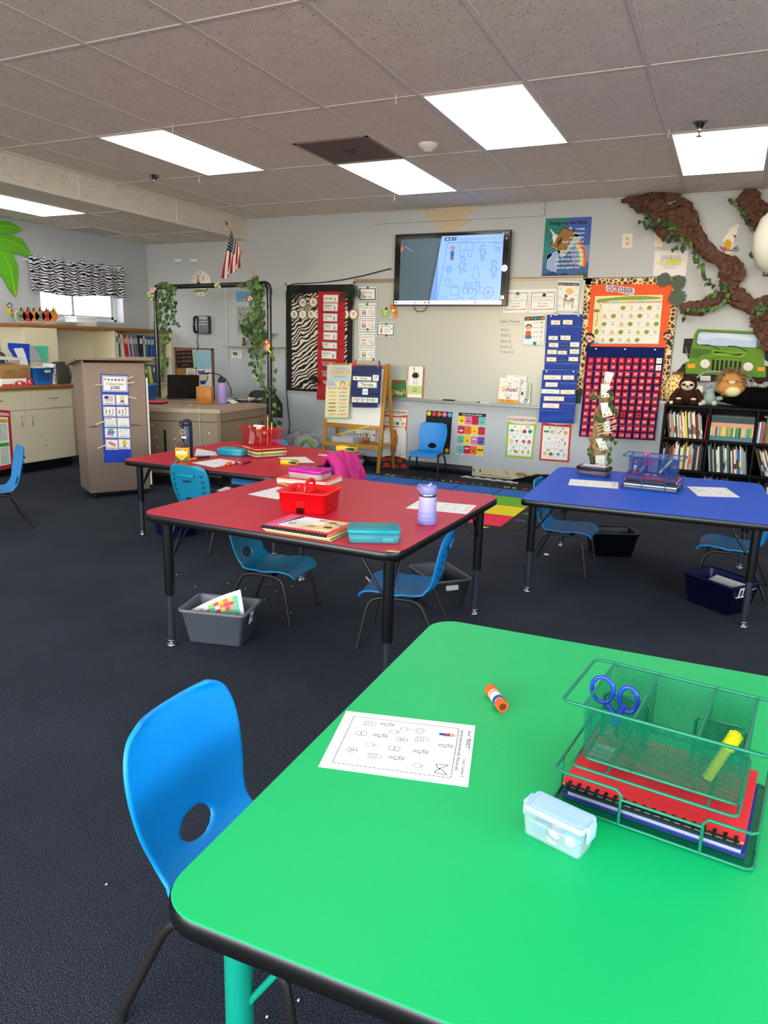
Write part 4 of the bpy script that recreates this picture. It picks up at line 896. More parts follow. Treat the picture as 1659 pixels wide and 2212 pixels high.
def two(cs,l1,l2,lab):
 a=vcard(cs,lab,0,0,w=250,h=400)
 for k,(t,c,k1,k2)in enumerate((l1,l2)):
  y=32+k*182;a.rect(18,y,236,y+158,P('2f3a30'));a.up();a.rect(24,y+6,230,y+152,WH);a.up()
  a.text(t,127,y+46,22,P(c),'c',1,190);a.kid(62,y+140,72,'2a1a10',k1);a.kid(92,y+140,72,'5a3a20',k2)
  for j in range(3):a.scrib(132,216,y+76+j*20,6,GREY,j)
  a.ell(200,y+132,14,9,P('e0a030'),10);a.l-=2
 a.done()
two(((1112,475),(1365,472),(1362,868),(1112,870)),('Outside Voice','7a90a8','d04a50','4a5ab0'),('Whole Group','b05060','7a3a8a','3a5ac0'),'pair of cards for outside voice and whole group under the top card')
two(((1112,880),(1362,875),(1360,1272),(1112,1272)),('Normal Voice','c06a50','f0f0f0','e0e0e0'),('Whisper Voice','a0a040','4a90b0','3a60a0'),'pair of cards for normal voice and whisper voice, lowest of the column')
a=vcard(((1368,742),(1615,740),(1612,942),(1362,935)),'card reading Silent Voice pinned right of the voice column',0,0)
a.rect(12,18,238,184,P('1f2a1c'));a.up();a.rect(22,28,228,172,WH);a.up();a.text('Silent Voice',125,66,22,P('6a8a30'),'c',1,180);a.kid(66,160,84,'201810','c03a30','c03a30')
for j in range(3):a.scrib(110,185,96+j*20,6,GREY,j)
a.line([(190,80),(220,105)],8,P('7a5a20'));a.done()
a=wsheet('star_cutout',((1400,510),(1575,510),(1575,700),(1400,700)),c5,100,108,None,'lime green star cutout with white lettering on the whiteboard','cutout',None,YW-.018)
pts=[(50+(50 if k%2==0 else 22)*math.sin(k*math.pi/5+.1),52-(52 if k%2==0 else 23)*math.cos(k*math.pi/5+.1))for k in range(10)];a.poly(pts,P('8fc63a'));a.up()
for j,t in enumerate(('Reach','your','Stars')):a.text(t,50,48+j*14,10,WH,'c',1,36)
a.done()
a=wsheet('tiger_cutout',((1545,470),(1660,470),(1660,690),(1545,690)),c5,100,190,None,'orange striped tiger cutout peeking below the wall screen','cutout',None,YW-.018)
og=P('e88a2a');st=P('2a1a10');a.ell(40,70,38,42,og);a.ell(12,30,14,14,og);a.ell(66,34,14,14,og);a.poly([(40,100),(90,95),(98,150),(80,172),(85,188),(50,180),(46,140)],og);a.up()
for(x0,y0,x1,y1)in((10,50,24,56),(8,72,22,72),(60,45,74,60),(66,110,80,118),(60,130,78,138),(40,32,42,48)):a.line([(x0,y0),(x1,y1)],5,st)
a.ell(42,92,20,14,WH,12);a.up();a.ell(42,84,6,4,st,8);a.ell(26,66,4,5,st,8);a.ell(56,66,4,5,st,8);a.done()
for fn,x,y,c,lb in((c5,1242,266,'1c48a8','blue magnet on the top voice card'),(c5,1232,492,'2c9a2c','green magnet above the outside voice card'),(c5,1238,838,'c81e68','pink magnet below the whole group card'),(c5,1240,898,'e8e8e8','white magnet above the normal voice card'),(c5,1182,1250,'d8d020','yellow magnet at the bottom of the voice cards'),(c5,1320,1258,'c02a5a','small crimson magnet at the bottom of the voice cards'),(c5,1497,552,'1c48a8','blue magnet on the green star'),(c5,1560,675,'e8e8e8','white magnet beside the green star'),(c5,1495,765,'2c9a4c','green magnet on the silent voice card'),(c5,1497,922,'8a2a6a','purple magnet under the silent voice card'),
  (c8,372,1238,'0a8a9a','teal magnet on the left verse card'),(c8,738,1258,'2a2c30','dark magnet on the right verse card'),(d2,712,305,'0a7f86','teal magnet covering the title of the listening poster'),(d2,670,650,'0a8a8e','teal magnet at the foot of the listening poster')):
 pin(fn,x,y,c,lb,.013 if fn is c5 else .016,YW-.02)
def block(name,cs,fn,w,h,base,label,cat,y,th):return wsheet(name,cs,fn,w,h,base,label,cat,None,y,0.0,th)
a=block('alphabet_card',((1418,190),(1630,195),(1608,642),(1398,632)),c6,200,440,P('d8742c'),'tall ostrich picture card with a red letter O on the tray','card',YW-.045,.003)
a.rect(7,7,193,433,P('f4efe6'));a.up();a.rect(7,270,193,385,P('c3d78a'));a.up();a.arc(100,328,20,22,9,P('c8401c'))
k=P('16181a');a.ell(102,130,48,38,k,18,rot=-.2);a.line([(72,118),(78,90),(84,50),(80,38)],7,P('3a3a38'));a.ell(78,34,10,6,k,8);a.line([(88,165),(86,210),(90,240)],4,P('8a8478'));a.line([(112,165),(116,210),(112,240)],4,P('8a8478'));a.line([(90,240),(74,248)],4,k);a.line([(112,240),(128,246)],4,k);a.poly([(130,105),(148,90),(146,118),(158,122),(136,132)],P('e8e4dc'));a.done()
a=block('picture_book',((1200,385),(1378,392),(1388,630),(1192,622)),c6,180,235,P('2f7a38'),'green picture book with a crowd of cartoon animals standing on the tray','book',YW-.05,.012)
a.rect(0,150,180,200,P('8fbf6a'));a.up();R=random.Random(4)
for k in range(34):a.ell(R.uniform(15,165),R.uniform(110,205),R.uniform(6,12),R.uniform(8,14),P(R.choice(['d84a30','e8b030','3a5ac0','f0efe8','8a4a90','e07a20','7a3a20'])),8)
a.up();a.poly([(25,20),(80,14),(150,24),(140,50),(90,58),(40,50)],P('9a3a20'));a.done()
a=block('orange_box',((1110,515),(1190,518),(1190,622),(1100,620)),c6,100,100,P('e0765a'),'orange pencil box standing on the left of the whiteboard tray','box',YW-.065,.05)
a.ell(20,55,28,34,P('efe6d8'),16);a.up();a.ell(20,55,18,24,P('8aa86a'),14);a.done()
mb=MB();q=onY(*c6(1155,500),YW-.04)
for k in range(4):mb.tube([q+Vector((-.014+.010*k,0,-.03)),q+Vector((-.016+.011*k,0,.008))],.004,M('ef5a2a',.5),8)
tag(mb.build('orange_pencils'),'bundle of orange pencils standing in the orange box','pencils')
a=block('number_card',((1388,390),(1405,392),(1405,632),(1386,630)),c6,20,200,WH,'thin white card edge standing between the green book and ostrich card','card',YW-.03,.002);a.done()
a=block('picture_book',((1172,272),(1392,285),(1362,540),(1150,528)),d1,220,260,P('f3efe6'),'white dotted picture book reading All is Our School on the tray','book',YW-.055,.010)
R=random.Random(7)
for k in range(110):a.ell(R.uniform(5,215),R.uniform(5,220),3.4,3.4,P(R.choice(['c83a3a','d86a2a','d8a030','6a3a50','b85a70'])),6)
a.rect(0,226,220,260,P('f0a51c'));a.up()
for k in range(26):a.ell(R.uniform(5,215),R.uniform(230,256),8,5,P(R.choice(['d8401c','f0c020','e07018'])),6)
a.text('All',112,66,16,P('3a6a5a'),'c',0);a.text('is our',112,88,14,P('3a3a3a'),'c',0);a.up();a.text('School',120,140,46,None,'c',1,160,cols=[P(x)for x in('c8a030','d85a2a','3a6a9a','c03a4a','3a3a6a','3a8a9a')])
a.poly([(75,165),(100,205),(110,190),(120,205),(145,160),(125,222),(90,222)],P('8ab0b8'));a.done()
a=block('activity_card',((1240,245),(1458,255),(1440,538),(1225,530)),d1,220,290,P('f1f0ec'),'white framed card with blue question mark behind the dotted book','card',YW-.030,.002)
a.frame(10,10,210,280,2,INK);a.up();a.text('You',160,60,22,INK,'l',0,44);a.text('?',176,100,40,P('2a6ac0'),'c',1)
for k in range(4):a.scrib(160,200,140+k*26,4,GREY,k)
a.ell(180,190,12,18,P('3a3a3a'));a.done()
a=block('letter_strip',((1455,325),(1498,330),(1485,542),(1430,538)),d1,50,220,P('efece2'),'white card with green scribble edge and blue letter on the right of the tray','card',YW-.040,.002)
for k in range(12):a.line([(8,14+16*k),(38,6+16*k)],7,P('2f6a3a'))
a.arc(8,196,14,18,8,P('1a6ab0'));a.done()
a=wsheet('verse_poster',((762,205),(1395,180),(1335,1028),(698,1040)),c8,640,850,P('3d6aa0'),'blue Pledge to the Bible poster above the whiteboard','poster',None,YW,.003)
for(x0,y0,x1,y1,c)in((0,0,640,120,'2a8a8a'),(0,120,250,420,'2f7a80'),(420,40,640,380,'4a64b0'),(0,420,300,700,'3f6f96')):pass
for k,(pts,c)in enumerate(((((0,0),(330,0),(160,260),(0,330)),'1f8078'),(((330,0),(640,0),(640,300),(420,260)),'3a62b8'),(((0,330),(160,260),(120,520),(0,640)),'2f8a86'),(((120,330),(360,120),(520,300),(260,560)),'a9c8c8'),(((60,520),(240,420),(200,780),(60,700)),'a0b8d8'),(((380,420),(640,380),(640,620),(420,640)),'7a94cc'))):a.poly(list(pts),P(c))
a.up()
for k,c in enumerate(('d8584a','e8a04a','e8e07a','7ac87a','6a8ae0','b06ac0')):
 pts=[(400+(.2+.0)*0+200*math.cos(t)-k*26+40,560-230*math.sin(t)+0)for t in(0.0,.3,.6,.9,1.2,1.5)]
 pts=[(430+(180-k*26)*math.cos(t),640-(330-k*30)*math.sin(t))for t in(-.15,.2,.5,.8,1.1,1.35)];pts+=[(430+(154-k*26)*math.cos(t),640-(300-k*30)*math.sin(t))for t in(1.35,1.1,.8,.5,.2,-.15)];a.poly(pts,P(c))
a.up();a.poly([(80,360),(260,120),(440,200),(300,480)],P('5a3a18'));a.up();a.poly([(100,358),(262,140),(424,206),(294,455)],P('9a7442'));a.up();a.line([(110,385),(300,480)],14,P('d0a850'));a.poly([(180,330),(260,250),(250,330),(200,400)],P('5a2e20'))
a.up();a.poly([(60,130),(150,220),(170,260),(120,240)],P('eef2f4'));a.poly([(130,210),(190,235),(170,280),(140,360),(110,260)],P('eef2f4'))
a.up();a.poly([(0,800),(110,760),(160,740),(240,790),(320,760),(400,800),(640,780),(640,850),(0,850)],P('28406e'));a.up();a.poly([(400,810),(480,790),(640,770),(640,850),(380,850)],P('4a5a2c'))
for x in(480,525,570):a.line([(x,800),(x,750)],3,P('3a3a4a'));a.line([(x-16,762),(x+16,760)],3,P('3a3a4a'))
a.up();a.text('Pledge to the Bible',322,92,46,P('1a2436'),'c',1,560);a.l+=1
for x_,y_,t in((560,170,'I pledge'),(560,230,'allegiance'),(560,290,'to the Bible,'),(560,348,"God's Holy Word."),(568,405,'I will make it a'),(562,466,'lamp unto my feet,'),(568,526,'a light unto my path,'),(560,588,'and will hide its Words'),(556,648,'in my heart that I might'),(530,705,'not sin against God.')):a.text(t,x_,y_,27,P('f2f4f6'),'r',1,480 if len(t)>22 else None)
a.done()
for(cs,lb,ls)in((((195,1190),(545,1180),(510,1500),(168,1512)),'white verse card with rope border partly behind the wall screen',('Children,','obey your parents in the Lord','for this is right.','Ephesians 6:1')),(((545,1180),(910,1172),(905,1500),(520,1505)),'white verse card with rope border left of the ready to learn poster',('"Honor your father and mother"','which is the first commandment','with a promise.','Ephesians 6:2'))):
 a=wsheet('verse_card',cs,c8,360,325,WH,lb,'card',None,YW-.014);R=random.Random(1)
 for k in range(34):
  c=P(R.choice(['b8903a','2a2c2a','8a9a70','4a5a50']));x=30+k*9
  a.ell(x,48,6,5,c,6);a.ell(x,278,6,5,c,6)
  if k<24:a.ell(26,52+k*9.4,5,6,c,6);a.ell(334,52+k*9.4,5,6,c,6)
 for k,t in enumerate(ls):a.text(t.replace('"',"'"),180,115+k*42,15,P('3a3a3a'),'c',1 if k==3 else 0,290)
 a.done()
a=wsheet('learning_poster',((915,1050),(1245,1060),(1205,1500),(912,1490)),c8,300,430,P('a9ccd8'),'ready to learn poster showing a blonde girl at a desk','poster',None,YW-.018)
a.rect(8,14,292,418,WH);a.up();a.frame(14,30,286,408,2,INK);a.rect(18,34,282,74,P('3a3a3a'));a.up();a.text('READY TO LEARN',150,66,22,None,'c',1,250,cols=[P(x)for x in('f07a9a','f0d060','f09a50','70c0d0')])
a.ell(165,150,48,46,P('f2c832'),18);a.up();a.ell(165,162,36,34,P('f0c4a0'),16);a.up();a.line([(145,165),(153,160)],3,INK);a.line([(172,162),(182,162)],3,INK);a.arc(162,172,9,6,2,INK,20,160);a.poly([(110,190),(140,200),(140,240),(100,225)],P('7a4a9a'))
a.rect(85,240,235,268,P('b88a5a'));a.rect(95,270,225,290,P('9a9a9a'));a.rect(118,300,202,330,P('d8e0a0'));a.up()
for x in(100,218):a.line([(x,290),(x-6,378)],9,P('6a6c70'))
a.rect(130,236,180,262,WH)
for x0,x1,y in((24,66,110),(24,66,126),(220,276,100),(22,60,230),(22,60,246),(236,276,200),(22,60,340),(22,60,356),(220,270,350)):a.scrib(x0,x1,y,5,GREY,int(y))
a.done()
a=wsheet('listening_poster',((518,262),(828,248),(800,688),(500,690)),d2,310,440,P('b5d3e0'),'listening poster of a boy with glasses beside the Table Points writing','poster',None,YW-.016)
a.rect(10,10,300,424,WH);a.up();a.rect(16,22,294,78,P('2f3032'));a.up();a.text('ON THE RUG',155,68,34,None,'c',1,260,cols=[P(x)for x in('f07a9a','f0a040','f0d060','60b0a0','70c0d0')])
a.ell(80,168,46,42,P('5a3424'),16);a.up();a.ell(80,180,40,34,P('f0c4a0'),16);a.up();a.arc(62,178,13,12,3,INK);a.arc(96,178,13,12,3,INK);a.poly([(44,222),(112,222),(120,292),(36,292)],P('e0622a'));a.ell(80,310,52,28,P('5f7fa0'),16)
for k in range(5):a.scrib(145,222,112+66*k,6,GREY,k);a.arc(262,112+66*k,22,20,2,GREY);a.ell(262,112+66*k,12,9,P(['c05a4a','8a8a90','d06a80','e0b08a','e0b850'][k]),10)
a.line([(16,415),(296,408)],3,INK);a.done()
mbp=M('0b3a9e',.5,bump=.15,bscale=12,spec=.25);mbs=M('2a62c4',.3)
def pocket_chart(fn,cs,label,seams,yy=YW-.03,m=mbp,name='pocket_chart',sm=mbs,wave=.0015):
 o=empty(name,(0,0,0),0,label,'pocket chart');q=[onY(*fn(*c),yy)for c in cs]
 f=lambda u,v,dy=0:(q[0]*(1-u)+q[1]*u)*(1-v)+(q[3]*(1-u)+q[2]*u)*v+Vector((0,wave*math.sin(v*30+u*3)+dy,0))
 mb=MB();mb.grid(lambda u,v:f(u,v),10,50,m);mb.grid(lambda u,v:f(u,v,.004),10,50,m);mb.build('chart_sheet',o)
 mb=MB()
 for v in seams:
  mb.add([f(.01,v,-.006),f(.99,v,-.006),f(.99,v+.006,-.006),f(.01,v+.006,-.006)],[(0,1,2,3)],sm)
 mb.build('pocket_seam',o)
 for u in(.12,.5,.88)if name=='hundreds_chart' else(.12,.88):
  mb=MB();mb.lathe([(.004,0),(.008,0),(.008,.002),(.004,.002)],M('c9c9cc',.3,1),12,tr(f(u,.025,-.006))@rotx(math.pi/2),True,True);mb.build('grommet',o)
 return o
pocket_chart(d2,((840,255),(1338,250),(1282,1018),(800,1010)),'upper blue pocket chart of sight word cards',(.215,.49,.615,.735,.88))
pocket_chart(d2,((780,1015),(1268,1020),(1205,1758),(722,1738)),'lower blue pocket chart of handwritten strips',(.24,.37,.50,.62,.76),YW-.086)
def word(fn,cs,t,label,edge='b8a060',ink=None,yy=YW-.042,w=130,h=70,bold=0,base='f4f2ea'):
 a=wsheet('word_card',cs,fn,w,h,P(base),label,'card','word cards in the blue pocket charts',yy);a.frame(2,2,w-2,h-2,5,P(edge));a.up()
 if t:a.text(t,w/2,h*.66,h*.38,ink or P('3a3a40'),'c',bold,w*.8)
 a.done()
def wc(x0,y0,x1,y1,t,e='a89858',**k):word(d2,((x0,y0),(x1,y0+2),(x1-3,y1+4),(x0-3,y1)),t,'small word card reading %s in the upper blue chart'%t,e,**k)
for q in((895,328,1026,392,'find'),(1060,325,1195,390,'have'),(862,545,992,602,'with'),(1026,540,1168,602,'play'),(865,640,1000,702,'they'),(1158,632,1288,698,'too'),(845,735,978,797,'be'),(986,748,1118,800,'what'),(1155,728,1286,795,'look'),(832,838,972,900,'you'),(1138,835,1272,895,'do')):wc(*q,e='a06a50' if q[4]in('you','what','they')else 'a89858')
for(cs,lb)in((((1008,672),(1135,676),(1132,694),(1005,692)),'dark word card sunk in its pocket between they and too'),(((985,876),(1112,878),(1108,896),(983,894)),'dark word card sunk in its pocket between you and do')):word(d2,cs,'',lb,'5a4a60',base='6a6478',h=16)
for(cs,t)in((((800,1085),(1038,1088),(1032,1152),(793,1150)),'pledge'),(((1056,1088),(1216,1090),(1212,1152),(1052,1150)),'loyal'),(((820,1184),(990,1188),(985,1250),(815,1248)),'symbol'),(((765,1275),(1018,1285),(1014,1348),(760,1340)),'Genesis'),(((1028,1288),(1228,1288),(1222,1352),(1022,1350)),'create'),(((800,1376),(1080,1382),(1074,1446),(795,1440)),'firmament'),(((782,1470),(1012,1480),(1006,1545),(778,1536)),'expanse')):
 word(d2,cs,t,'white strip with %s in pencil in the lower blue chart'%t,'d8806a' if t!='Genesis' else '60a8a8',P('9a9a94'),YW-.098,w=240,h=64)
for(x,y,lb)in((960,255,'silver binder clip at the upper left of the blue chart'),(1245,248,'silver binder clip at the upper right of the blue chart')):
 q=onY(*d2(x,y),YW-.036);mb=MB();mb.rbox(-.02,.02,-.006,.006,-.012,.012,M('b9babd',.25,.9),r=.004,T=tr(q));mb.tube([q+Vector((-.01,-.008,.012)),q+Vector((-.014,-.012,.03)),q+Vector((.014,-.012,.03)),q+Vector((.01,-.008,.012))],.0015,mchrome,6);tag(mb.build('binder_clip'),lb,'clip')
mor=M('ec5a1c',.7,mottle=.03,mscale=4)
ob=empty('october_board',(0,0,0),0,'orange bulletin board with giraffe print border and October calendar','bulletin board')
ox0,ox1,oz0,oz1=-1.335,-.505,.885,1.985
mb=MB();mb.box(ox0,ox1,YW-.010,YW-.001,oz0,oz1,mor);mb.build('backing_paper',ob)
mgir,n,b=nodemat('giraffe_print');tc=n.nodes.new('ShaderNodeTexCoord');vo=n.nodes.new('ShaderNodeTexVoronoi');vo.feature='DISTANCE_TO_EDGE';vo.inputs['Scale'].default_value=26
r=ramp(n,[(0.0,'ecd8a4'),(0.085,'ecd8a4'),(0.13,'5a3416'),(1.0,'7a4a20')]);n.links.new(tc.outputs['Object'],vo.inputs['Vector']);n.links.new(vo.outputs['Distance'],r.inputs[0]);n.links.new(r.outputs[0],b.inputs['Base Color']);b.inputs['Roughness'].default_value=.8
mb=MB();F_=frame((0,YW-.0102,0),(1,0,0),(0,0,1),(0,-1,0));bw=.055
def scal(x0,z0,x1,z1,nx,nz,k):
 L_=math.hypot(x1-x0,z1-z0);dx,dz=(x1-x0)/L_,(z1-z0)/L_;o=[(x0,z0),(x1,z1)];inner=[]
 for i in range(k*4+1):t=1-i/(k*4);inner.append((x0+(x1-x0)*t+nx*(bw+.006*math.sin(i*math.pi/2)),z0+(z1-z0)*t+nz*(bw+.006*math.sin(i*math.pi/2))))
 mb.prism(o+inner,0,.0012,mgir,T=F_)
scal(ox0,oz1,ox1,oz1,0,-1,22);scal(ox1,oz1,ox1,oz0,-1,0,26);scal(ox0,oz0,ox0,oz1,1,0,26);mb.build('giraffe_border',ob)
mb=MB()
for q in((ox0-.006,ox0,oz0-.02,oz1+.006),(ox1,ox1+.006,oz0-.02,oz1+.006),(ox0-.006,ox1+.006,oz1,oz1+.006)):mb.box(q[0],q[1],YW-.014,YW-.001,q[2],q[3],M('4a4a48',.4,.5))
mb.box(ox0-.006,ox1+.006,YW-.014,YW-.001,oz0-.022,oz0,M('d0d0cc',.4));mb.build('board_frame',ob)
a=wsheet('month_banner',((440,215),(850,262),(832,375),(432,330)),d4,400,115,None,'purple OCTOBER banner with pumpkin at the top of the orange board','banner',None,YW-.014)
pts=[]
for i in range(9):pts.append((10+i*47,4+abs(math.sin(i*1.7))*6))
a.poly(pts+[(398,60),(390,112),(300,108),(200,100),(90,96),(12,100),(0,50)],P('ddd0dc'));a.up();a.text('OCTOBER',200,88,70,P('77647c'),'c',1,350);a.up();a.ell(158,88,24,16,P('e08a2a'),12);a.poly([(140,10),(160,24),(150,70),(135,60)],P('8a8a90'));a.done()
a=wsheet('wall_calendar',((292,380),(1225,362),(1165,1042),(240,1038)),d4,930,670,P('efe2b4'),'safari month calendar with number cutouts on the orange board','calendar',None,YW-.014)
a.rect(110,80,930,658,P('f1ede0'));a.rect(0,610,100,670,P('b8d4e2'));a.rect(0,658,930,670,P('b8d4e2'));a.up()
for i,c in enumerate(('d8a8a0','a0c8b0','b8cc90','e0b078','98b0d8','c8a0b8','e0a098')):a.rect(112+i*117,80,222+i*117,104,P(c))
a.poly([(20,60),(60,40),(160,34),(300,20),(500,10),(700,12),(880,30),(930,50),(800,60),(600,66),(400,62),(200,70),(130,92),(30,90)],P('85a845'))
for(pts)in(((60,90),(90,130),(84,180)),((30,420),(60,330),(50,250))):a.line(pts,8,P('9a8250'))
a.ell(40,205,44,24,P('6f9038'),14);a.ell(60,500,30,40,P('6f9038'),14);a.line([(30,340),(50,345),(50,400),(34,400)],7,P('c89a50'))
for i in range(8):a.rect(110+i*117,106,113+i*117,658,P('c8c0a8'))
for j in range(6):a.rect(110,108+j*110,930,111+j*110,P('c8c0a8'))
a.done()
def calpos(i,j):
 u,v=i/6,j/4;x=(432*(1-u)+1160*u)*(1-v)+(395*(1-u)+1105*u)*v;y=(545*(1-u)+540*u)*(1-v)+(985*(1-u)+985*u)*v;return x,y
kinds={}
def words(n):
 a1='zero one two three four five six seven eight nine ten eleven twelve thirteen fourteen fifteen sixteen seventeen eighteen nineteen'.split();t1_='x x twenty thirty forty fifty sixty seventy eighty ninety'.split()
 if n>=100:return 'one hundred'+(' '+words(n-100)if n>100 else '')
 return a1[n]if n<20 else t1_[n//10]+('-'+a1[n%10]if n%10 else '')
for dno in range(1,32):
 k=dno+1;i,j=k%7,k//7;x,y=calpos(i,j);kd=['leaf','zebra','tent'][(dno-1)%3];s=47
 a=wsheet('calendar_piece',((x-s,y-s),(x+s,y-s),(x+s,y+s),(x-s,y+s)),d4,100,100,None,'%s-shaped calendar piece numbered %s on the October calendar'%(kd,words(dno)),'calendar piece','calendar pieces on the October calendar',YW-.0165)
 if kd=='leaf':a.poly([(4,62),(14,30),(46,12),(80,16),(98,40),(86,74),(56,94),(22,90)],P('dce0c8'));a.up();a.poly([(14,60),(24,34),(48,20),(76,24),(90,40),(80,68),(54,84),(26,80)],P('8ea455'));ic=P('2e3a1c')
 elif kd=='zebra':a.poly([(6,12),(22,4),(40,10),(90,8),(98,30),(84,60),(88,92),(72,92),(70,74),(34,76),(32,94),(16,92),(16,50)],P('f0efec'));a.up();[a.line([(14+k*13,16),(18+k*13,30)],3,INK)for k in range(6)];[a.line([(20+k*12,66),(22+k*12,76)],3,INK)for k in range(5)];ic=INK
 else:a.poly([(50,4),(66,26),(92,72),(84,90),(50,96),(16,90),(8,72),(34,26)],P('ddd8bc'));a.up();a.line([(14,62),(86,62)],3,P('8a8468'));a.line([(50,8),(50,22)],3,P('8a8468'));ic=INK
 a.up();a.text(str(dno),50,66,30,ic,'c',0,46);a.done()
for(x,y,lb)in((1290,493,'small pink paper square high on the orange board'),(1303,785,'small pink paper square beside the right monkey')):
 a=wsheet('paper_square',((x-14,y),(x,y-18),(x+20,y),(x,y+18)),d4,10,10,P('f0b8a8'),lb,'paper');a.done()
def monkey(cs,flip,label):
 a=wsheet('monkey_cutout',cs,d4,100,170,None,label,'cutout',None,YW-.02);X_=(lambda x:100-x)if flip else(lambda x:x)
 g=P('1f3a26');bk=P('141816');pk=P('f0b4a4')
 a.poly([(X_(x),y)for x,y in((8,40),(20,10),(60,0),(90,18),(98,50),(90,84),(60,92),(50,140),(20,168),(4,150),(20,120),(14,80))],g);a.up()
 a.ell(X_(54),36,38,32,bk,16);a.poly([(X_(x),y)for x,y in((46,70),(62,80),(46,130),(16,150),(30,110))],bk);a.up()
 a.ell(X_(36),44,20,22,pk,14);a.ell(X_(62),46,18,20,pk,14);a.ell(X_(48),66,22,18,pk,14);a.ell(X_(84),56,12,14,pk,12);a.ell(X_(18),96,12,12,pk,10);a.up();a.ell(X_(38),44,3,4,bk,8);a.ell(X_(58),46,3,4,bk,8);a.ell(X_(47),58,3,2,bk,6);a.done()
monkey(((140,882),(292,882),(292,1160),(140,1160)),False,'monkey cutout peeking at the left border of the orange board')
monkey(((1225,868),(1365,868),(1365,1090),(1225,1090)),True,'monkey cutout peeking at the right border of the orange board')
def monstera(mb,c,ang,s,m,yy):
 F2=frame((c.x,yy,c.z),(math.cos(ang),0,math.sin(ang)),(-math.sin(ang),0,math.cos(ang)),(0,-1,0));pts=[]
 for k in range(15):
  t=k/14;w=.52*math.sin(math.pi*min(1,t*.92+.08))**.7;pts.append((t,w));
  if k%3==2 and k<13:pts.append((t+.02,w*.45))
 poly=[(x*s,w*s)for x,w in pts]+[(x*s,-w*s)for x,w in reversed(pts)]
 mb.prism(poly,0,.0015,m,T=F2)
for i,(x,y,an,s,lb)in enumerate(((1330,180,2.9,.125,'left dark monstera leaf in the corner of the orange board'),(1350,250,.6,.13,'upper dark monstera leaf in the corner of the orange board'),(1400,300,-1.25,.15,'lower dark monstera leaf in the corner of the orange board'))):
 mb=MB();monstera(mb,onY(*d4(x,y),YW),an,s,M('173c22',.45),YW-.02-.004*i);tag(mb.build('monstera_leaf'),lb,'leaf')
a=wsheet('leaf_paper',((1245,1290),(1335,1275),(1300,1480),(1240,1475)),d2,80,190,P('1e3a20'),'dark green spotted paper between the blue charts and hundreds chart','paper',None,YW-.012);R=random.Random(3)
for k in range(14):a.ell(R.uniform(8,70),R.uniform(10,180),2.5,2.5,P('d8e0c8'),5)
a.done()
pocket_chart(d5,((285,60),(1522,78),(1352,1560),(150,1495)),'large navy hundreds pocket chart with red number cards',(.262,.54,.845),YW-.05,M('0a1c5c',.75,bump=.2,bscale=14,spec=.15),'hundreds_chart',M('2a4c9c',.5),.002)
R=random.Random(12);mcr=P('cf1426')
for no in range(1,121):
 i,j=(no-1)%10,(no-1)//10;u,v=i/9,j/11
 x=(343*(1-u)+1436*u)*(1-v)+(232*(1-u)+1293*u)*v+R.uniform(-8,8);y=(283*(1-u)+290*u)*(1-v)+(1446*(1-u)+1494*u)*v+R.uniform(-4,4);s=43;sk=-8
 wht=no in(10,20);dk=no in(86,88)
 a=sheet('number_card',[d5(x-s-sk*.5,y-s),d5(x+s-sk*.5,y-s),d5(x+s+sk*.5,y+s),d5(x-s+sk*.5,y+s)],100,100,P('f0ede6')if wht else mcr,'%s card printed %s in the navy hundreds chart'%('white' if wht else 'red',words(no)),'number card','number cards in the hundreds chart','Y',YW-.062,0,.0008)
 a.text(str(no),50,69,38,P('b82030')if wht else(P('7a0c18')if dk else WH),'c',0 if wht else 1,78);a.done()
